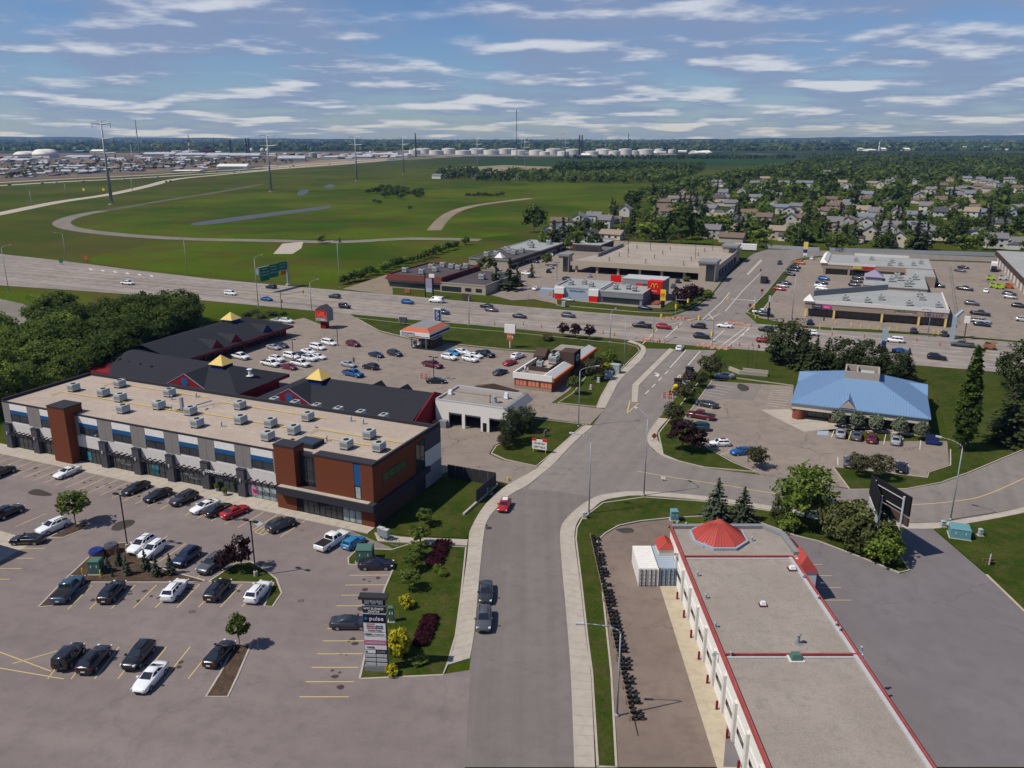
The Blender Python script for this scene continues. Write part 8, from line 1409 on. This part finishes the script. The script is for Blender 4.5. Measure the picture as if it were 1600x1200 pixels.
# ------------------------------------------------------------------ trees of the neighbourhood
def lim(y):                                   # west edge of the wooded neighbourhood by row
    pts = [(250, 1270), (262, 1235), (275, 1150), (285, 1105), (300, 1030), (312, 1010), (325, 968), (340, 935), (350, 868), (368, 858), (395, 858)]
    for (a, b), (c, d) in zip(pts, pts[1:]):
        if a <= y <= c: return b + (d - b) * (y - a) / (c - a)
    return 1270
def clear(x, y):
    for hx, hy in hp:
        s = 60 / max(20, (395 - hy) * .25 + 22) ; w = 12 if hy > 330 else 8
        if abs(x - hx) < w and -2.5 < y - hy < (10 if hy > 330 else 6): return False
    return True
near, far_ = [], []
while len(near) < 285:
    y = 290 + 102 * rng.random() ** .85; x = rng.uniform(lim(y), 1640)
    if y > 385 - max(0, (x - 1200)) * -.03 and x > 980: 
        if y > 386 + (x - 1200) * .03: continue
    if y > 372 and 940 < x < 1185 and y > 374: continue
    if clear(x, y): near.append((y, x))
NT = [('leafy green tree between the houses', 'house_dec', 0), ('dark leafy tree between the houses', 'house_dec', 1), ('light green tree between the houses', 'house_dec', 2), ('dark leafy tree between the houses', 'house_dec', 3)]
for i, (y, x) in enumerate(sorted(near)):
    con = rng.random() < .27
    if con: v = rng.randrange(4); plant('house_con', x, y, 0, 'blue-green spruce between the houses' if v == 2 else 'dark spruce between the houses', 'conifer', 'spruce_tree', 'spruces of the neighbourhood', h=rng.uniform(9, 15), sx=1.1, v=v)
    else: l, k, v = NT[rng.choice((0, 0, 1, 2, 2, 3))]; plant(k, x, y, 0, l, 'tree', 'tree', 'leafy trees of the neighbourhood', h=rng.uniform(5.5, 10), sx=rng.uniform(.95, 1.25), v=v)
for x, y, tp, k, v, l in [(1063, 385, 318, 'house_dec', 1, 'very large dark tree behind the parking garage'), (1040, 383, 340, 'house_dec', 0, 'broad tree behind the parking garage'), (1190, 387, 356, 'house_dec', 2, 'round green tree at the street bend'), (1008, 380, 345, 'house_dec', 2, 'broad light tree behind the parking garage'), (1300, 392, 362, 'house_dec', 0, 'round tree over the plaza fence'), (1510, 396, 365, 'house_dec', 2, 'broad light green tree over the long fence'), (1240, 385, 350, 'house_dec', 3, 'large dark tree beside the pole sign'), (1430, 392, 330, 'house_con', 1, 'tall spruce over the long fence'), (1445, 393, 352, 'house_con', 0, 'broad spruce over the long fence'), (1378, 392, 366, 'house_dec', 3, 'dark tree over the long fence')]: plant(k, x, y, tp, l, 'tree', 'tree', sx=1.15, v=v)
pts = []
for _ in range(5200):
    Y = rng.uniform(400, 2600); p = None; px = rng.uniform(1000, 1750); v_ = (H / Y); py = 600 + F * math.tan(math.atan(v_) - PITCH)
    if py < 250 and px < 1270: continue
    if py > 283 and rng.random() < .66: continue
    if py > 384 or px < lim(min(390, max(250, py))) - 4 or not clear(px, py): continue
    q = G(px, py); pts.append((q.x, q.y, rng.uniform(6, 15), rng.uniform(2.8, 7), rng.random() < .25))
mass('neighbourhood_woods', pts[::2], 'light leafy treetops massed over the neighbourhood', 'woods', 24, 'leaf'); mass('neighbourhood_woods', pts[1::2], 'dark treetops massed over the neighbourhood', 'woods', 24, 'leaf_dark')
def belt(poly, n, h0, h1, label, mat='leaf_dark', con=.1, per=22):
    P = gp(poly); xs = [p.x for p in P]; ys = [p.y for p in P]; out = []
    def inside(x, y):
        c = False; j = len(P) - 1
        for i in range(len(P)):
            if (P[i].y > y) != (P[j].y > y) and x < (P[j].x - P[i].x) * (y - P[i].y) / (P[j].y - P[i].y) + P[i].x: c = not c
            j = i
        return c
    k = 0
    while len(out) < n and k < n * 60:
        k += 1; x, y = rng.uniform(min(xs), max(xs)), rng.uniform(min(ys), max(ys))
        if inside(x, y): hh = rng.uniform(h0, h1); out.append((x, y, hh, hh * rng.uniform(.3, .45), rng.random() < con))
    return mass('tree_belt', out, label, 'woods', per, mat)
belt([(862, 271), (960, 267), (1098, 270), (1100, 264), (960, 260), (868, 262)], 620, 9, 14, 'long dark tree belt across the field')
belt([(800, 283), (890, 287), (1030, 287), (1090, 274), (1030, 272), (900, 276), (800, 272)], 520, 8, 13, 'nearer tree belt along the field edge', 'leaf')
belt([(682, 275), (700, 281), (800, 285), (800, 274), (740, 268), (690, 268)], 160, 7, 12, 'scattered trees round the farmstead')
belt([(980, 322), (1040, 306), (1100, 291), (1180, 276), (1250, 264), (1250, 259), (1160, 270), (1060, 292), (980, 312)], 320, 7, 11, 'trees along the edge of the field', 'leaf')
belt([(880, 249), (1010, 250), (1240, 249), (1240, 247), (1010, 247), (880, 247.5)], 260, 8, 13, 'thin tree line before the tank farm')
belt([(-60, 284), (0, 281), (160, 272), (330, 261), (460, 256), (460, 250), (330, 250), (0, 254), (-60, 255)], 420, 5, 10, 'scrub trees scattered through the industrial yards', per=16)
for k, (ya, yb, n, l) in enumerate([(232.5, 235.5, 1300, 'dark woods behind the refinery'), (226, 231, 1500, 'far blue woods below the skyline'), (221.5, 225, 1300, 'farthest woods at the skyline')]):
    P = []
    for _ in range(n):
        px = rng.uniform(-150, 1750); py = rng.uniform(ya, yb); q = G(px, py); s = 1 + k * .9; P.append((q.x, q.y, rng.uniform(9, 16) * (1 + .25 * k), rng.uniform(12, 26) * s, False))
    mass('far_woods', P, l, 'woods', 12, 'leaf')
# farmstead
for x, y, w, d, h, m, l in [(684, 279, 14, 9, 4, 'offwhite', 'pale farm shed by the tree belt'), (748, 279, 14, 10, 4, 'beige', 'tan farmhouse in the trees'), (765, 276, 22, 10, 4.5, 'light_grey', 'long pale farm shed'), (810, 280, 10, 8, 4, 'white', 'small white farmhouse by the tree belt')]:
    p = G(x, y); t = thing('farm_building', l, 'building', (p.x, p.y, 0), SR); boxp('wall', m, t, -w / 2, w / 2, -d / 2, d / 2, 0, h); part('roof', 'shingle_grey', t, lambda b: b.add([(-w / 2 - .5, -d / 2 - .5, h), (w / 2 + .5, -d / 2 - .5, h), (w / 2 + .5, d / 2 + .5, h), (-w / 2 - .5, d / 2 + .5, h), (-w / 2, 0, h + 2.6), (w / 2, 0, h + 2.6)], [(0, 1, 5, 4), (2, 3, 4, 5), (1, 2, 5), (3, 0, 4)]))
# ------------------------------------------------------------------ far industry
def tank(px, py, wpx, hpx, label, mat='tank', group='white storage tanks of the tank farm'):
    p = G(px, py); dist = p.y; r_ = wpx * dist / F / 2; h = hpx * dist / F; t = thing('storage_tank', label, 'storage tank', (p.x, p.y, 0), 0, group); part('shell', mat, t, lambda b: b.cyl(0, 0, 0, h, r_, 24), False); part('roof', mat, t, lambda b: b.cyl(0, 0, h, h * 1.12, r_ * 1.01, 24, r_ * .1))
for x, y, w, h in [(648, 241, 18, 6), (664, 240, 20, 7), (682, 241.5, 22, 6), (702, 240, 20, 7), (724, 241.5, 24, 6), (745, 240, 22, 7), (768, 241.5, 24, 6.5), (789, 240.3, 20, 7), (812, 242, 26, 6.5), (838, 242.3, 22, 7), (851, 242.5, 16, 5), (864, 241.5, 22, 8), (880, 243, 18, 6), (895, 241.5, 24, 7.5), (925, 242.8, 20, 6), (945, 241.5, 22, 7), (960, 242.5, 18, 6), (977, 241.5, 20, 8), (991, 241, 16, 5), (1009, 241, 24, 7), (1030, 239.5, 14, 6), (1050, 239, 12, 5), (655, 237.5, 18, 5), (700, 237.3, 18, 5), (750, 237.5, 18, 5), (800, 237.5, 18, 5), (870, 238, 18, 5), (940, 238.3, 18, 5)]: tank(x, y, w, h, 'white storage tank in the far tank farm')
for x, y, w, h, m in [(468, 246, 12, 6, 'sage_box'), (489, 246.5, 12, 7, 'sage_box'), (278, 240, 18, 4, 'tank'), (300, 239.5, 20, 4, 'tank'), (540, 246, 16, 5, 'tank'), (505, 246.5, 18, 5, 'light_grey'), (560, 244, 20, 4, 'light_grey'), (605, 243, 18, 4, 'light_grey')]: tank(x, y, w, h, 'squat storage tank among the refinery sheds', m, 'tanks among the refinery sheds')
for x, y, r_ in [(393, 239, 3), (410, 238.6, 3), (418, 238.8, 3)]:
    p = G(x, y); rr = r_ * p.y / F; t = thing('gas_sphere', 'white gas sphere at the refinery', 'gas sphere', (p.x, p.y, 0), 0, 'gas spheres at the refinery'); part('sphere', 'tank', t, lambda b: b.loft([[(rr * math.sin(q) * math.cos(a), rr * math.sin(q) * math.sin(a), rr * 1.25 - rr * math.cos(q)) for a in [2 * math.pi * i / 14 for i in range(14)]] for q in [math.pi * j / 10 + .01 for j in range(10)] + [math.pi - .01]]), True); part('leg', 'galv', t, lambda b: [b.tube((rr * .8 * math.cos(a), rr * .8 * math.sin(a), 0), (rr * .8 * math.cos(a), rr * .8 * math.sin(a), rr), .6, 5) for a in (0, 1.57, 3.14, 4.71)])
def shed(px, py, wpx, hpx, depth, wm, rm, label, group=None, arch=False):
    p = G(px, py); k = p.y / F; w, h = wpx * k / 2, hpx * k; t = thing('industrial_shed', label, 'industrial building', (p.x, p.y, 0), R(rng.uniform(-14, 6)), group); boxp('wall', wm, t, -w, w, 0, depth, 0, h * (.55 if not arch else .3))
    if arch: part('roof', rm, t, lambda b: b.loft([[(-w * 1.01 * math.cos(a), y, h * .3 + h * .7 * math.sin(a)) for a in [math.pi * i / 10 for i in range(11)]] for y in (-.5, depth + .5)]), True)
    else: part('roof', rm, t, lambda b: b.add([(-w * 1.02, -1, h * .55), (w * 1.02, -1, h * .55), (w * 1.02, depth + 1, h * .55), (-w * 1.02, depth + 1, h * .55), (-w, depth / 2, h), (w, depth / 2, h)], [(0, 1, 5, 4), (2, 3, 4, 5), (1, 2, 5), (3, 0, 4)]))
for x, y, w, h, m, r_, l, a in [(35, 245, 26, 8, 'offwhite', 'white', 'smaller white arched hangar by the yards', True), (64, 247, 30, 13, 'offwhite', 'white', 'larger white arched hangar', True), (120, 248, 42, 5, 'light_grey', 'shed_roof', 'long grey shed beside the arched hangars', False), (122, 238, 14, 3, 'blue_panel', 'blue_roof', 'small blue-roofed shed at the refinery', False), (152, 239, 22, 5, 'offwhite', 'white', 'white process shed at the refinery', False), (248, 244, 46, 5.5, 'light_grey', 'shed_roof', 'first long blue-grey refinery shed', False), (296, 245.3, 44, 6, 'light_grey', 'shed_roof', 'second long blue-grey refinery shed', False), (338, 246, 40, 6.5, 'light_grey', 'shed_roof', 'third long blue-grey refinery shed', False), (382, 247, 44, 7, 'light_grey', 'shed_roof', 'fourth long blue-grey refinery shed', False), (455, 252, 40, 8, 'offwhite', 'shed_roof', 'broad pale pitched shed by the earth yard', False), (362, 264, 44, 7, 'white', 'white', 'white warehouse beside the far highway', False), (104, 261, 48, 3, 'white', 'light_grey', 'long white low shed in the yards', False), (112, 270, 66, 4, 'offwhite', 'shed_roof', 'long grey-roofed shed in the yards', False), (600, 243.5, 40, 4, 'offwhite', 'light_grey', 'pale refinery building by the tanks', False), (560, 247, 40, 4, 'light_grey', 'shed_roof', 'low grey refinery building', False), (520, 248, 34, 4, 'light_grey', 'shed_roof', 'low refinery building by the tanks', False), (915, 246, 12, 6, 'brown_dark', 'white', 'dark gantry hut before the tank farm', False), (20, 252, 50, 4, 'shed_roof', 'shed_roof', 'dark blue-grey yard shed', False), (290, 269, 40, 3, 'green_box', 'offwhite', 'low green-fronted yard shed', False)]: shed(x, y, w, h, 40, m, r_, l, None, a)
for i in range(240):
    f = rng.random(); x = rng.uniform(-40, 340) if i < 170 else rng.uniform(200, 640); y = rng.uniform(246, 280 - max(0, x) * .05) if i < 170 else rng.uniform(239.5, 249)
    m, r_ = rng.choice([('rust', 'shingle_brown'), ('offwhite', 'light_grey'), ('light_grey', 'shed_roof'), ('beige', 'shingle_grey'), ('brown_dark', 'shingle_brown'), ('white', 'shed_roof'), ('mid_grey', 'shingle_dark'), ('offwhite', 'shed_roof')]); shed(x, y, rng.uniform(5, 16), rng.uniform(2, 4), rng.uniform(8, 20), m, r_, 'small building in the crowded industrial yards', 'small buildings of the industrial yards')
def stack(px, py, top, wpx, mats, label):
    p = G(px, py); h = HT(px, py, top); r_ = wpx * p.y / F / 2; t = thing('chimney_stack', label, 'chimney', (p.x, p.y, 0)); n = 6
    for i in range(n): part('stack_section', mats[i % len(mats)], t, lambda b: b.cyl(0, 0, h * i / n, h * (i + 1) / n, r_ * (1 - .06 * i), 10, r_ * (1 - .06 * (i + 1))))
    part('platform', 'steel_dark', t, lambda b: b.cyl(0, 0, h * .66, h * .68, r_ * 1.5, 10))
for x, y, tp, w, m, l in [(297, 243, 211, 3.2, ('rust', 'white'), 'red and white banded refinery chimney'), (218, 243, 187, 1.6, ('mid_grey',), 'thin tall grey chimney at the refinery'), (361, 242, 219, 4, ('steel_dark',), 'thick dark column at the refinery'), (386, 243, 217, 3, ('steel_dark',), 'first of the paired dark refinery columns'), (390, 243, 216, 3, ('steel_dark',), 'second of the paired dark refinery columns'), (650, 245, 208, 2.4, ('steel_dark',), 'lone dark column beside the tank farm'), (905, 242, 211, 3, ('steel_dark',), 'first of the paired dark towers behind the tanks'), (909, 242, 211, 3, ('steel_dark', 'slate'), 'second of the paired dark towers behind the tanks'), (981, 241, 209, 1.4, ('steel_dark',), 'slender mast-like stack behind the tanks'), (946, 241, 214, 1, ('mid_grey',), 'thin pale stack behind the tanks'), (1373, 236, 221, 2.2, ('white',), 'white chimney of the distant plant'), (252, 242, 224, 1.8, ('rust',), 'rust-coloured stack at the refinery'), (259, 242, 223, 1.6, ('rust', 'slate'), 'banded rust stack at the refinery'), (284, 241, 226, 1.6, ('rust',), 'short rust stack beside the banded chimney'), (206, 243, 226, 1.4, ('offwhite',), 'short pale stack at the refinery'), (336, 242, 215, 1, ('slate',), 'thin far stack at the refinery')]: stack(x, y, tp, w, m, l)
t = thing('refinery_block', 'dark red refinery structure wreathed in pipework', 'refinery', G(322, 242)); part('frame', 'maroon', t, lambda b: [b.box(-20 + i * 10, -13 + i * 10, 0, 14, 0, 26 - abs(i - 2) * 6) for i in range(5)]); part('pipework', 'steel_dark', t, lambda b: [b.tube((-22, -2, 5 + i * 4), (24, -2, 5 + i * 4), .8, 5) for i in range(4)])
for i in range(34):
    x = rng.uniform(1340, 1600) if i < 22 else rng.uniform(1020, 1110); y = rng.uniform(232, 236.5) if i < 22 else rng.uniform(238.5, 241); shed(x, y, rng.uniform(5, 14), rng.uniform(2, 4.5), 60, rng.choice(('white', 'offwhite', 'light_grey')), rng.choice(('white', 'light_grey')), 'pale block of the distant plant' if i < 22 else 'pale process block beside the tank farm', 'blocks of the distant plant' if i < 22 else 'process blocks beside the tank farm')
b = MB()
for i in range(700):
    px, py = rng.uniform(-100, 1700), 219.2 + 15 * rng.random() ** 1.3; p = G(px, py); w = rng.uniform(.5, 3.5) * p.y / F; h = rng.uniform(.5, 1.5) * p.y / F; b.box(p.x - w, p.x + w, p.y, p.y + 40, 0, h, rng.choice((0, 0, 1, 2)))
tag(b.obj('far_town', ['offwhite', 'light_grey', 'beige']), 'pale roofs of the far town scattered through the woods', 'town', kind='stuff')
# ------------------------------------------------------------------ haze
hz = MB().box(-9300, 9300, -400, 14300, -3, 190); m = bpy.data.materials.new('haze'); m.use_nodes = True; N = m.node_tree.nodes; N.clear(); out = N.new('ShaderNodeOutputMaterial'); pv = N.new('ShaderNodeVolumePrincipled'); pv.inputs['Color'].default_value = (.20, .40, 1.0, 1); pv.inputs['Absorption Color'].default_value = (1, 1, 1, 1); pv.inputs['Density'].default_value = 0.000053; pv.inputs['Anisotropy'].default_value = 0.2
m.node_tree.links.new(pv.outputs[0], out.inputs['Volume']); MATS['haze'] = m
tag(hz.obj('haze', 'haze'), 'thin blue haze lying over the far land', 'haze', kind='stuff')
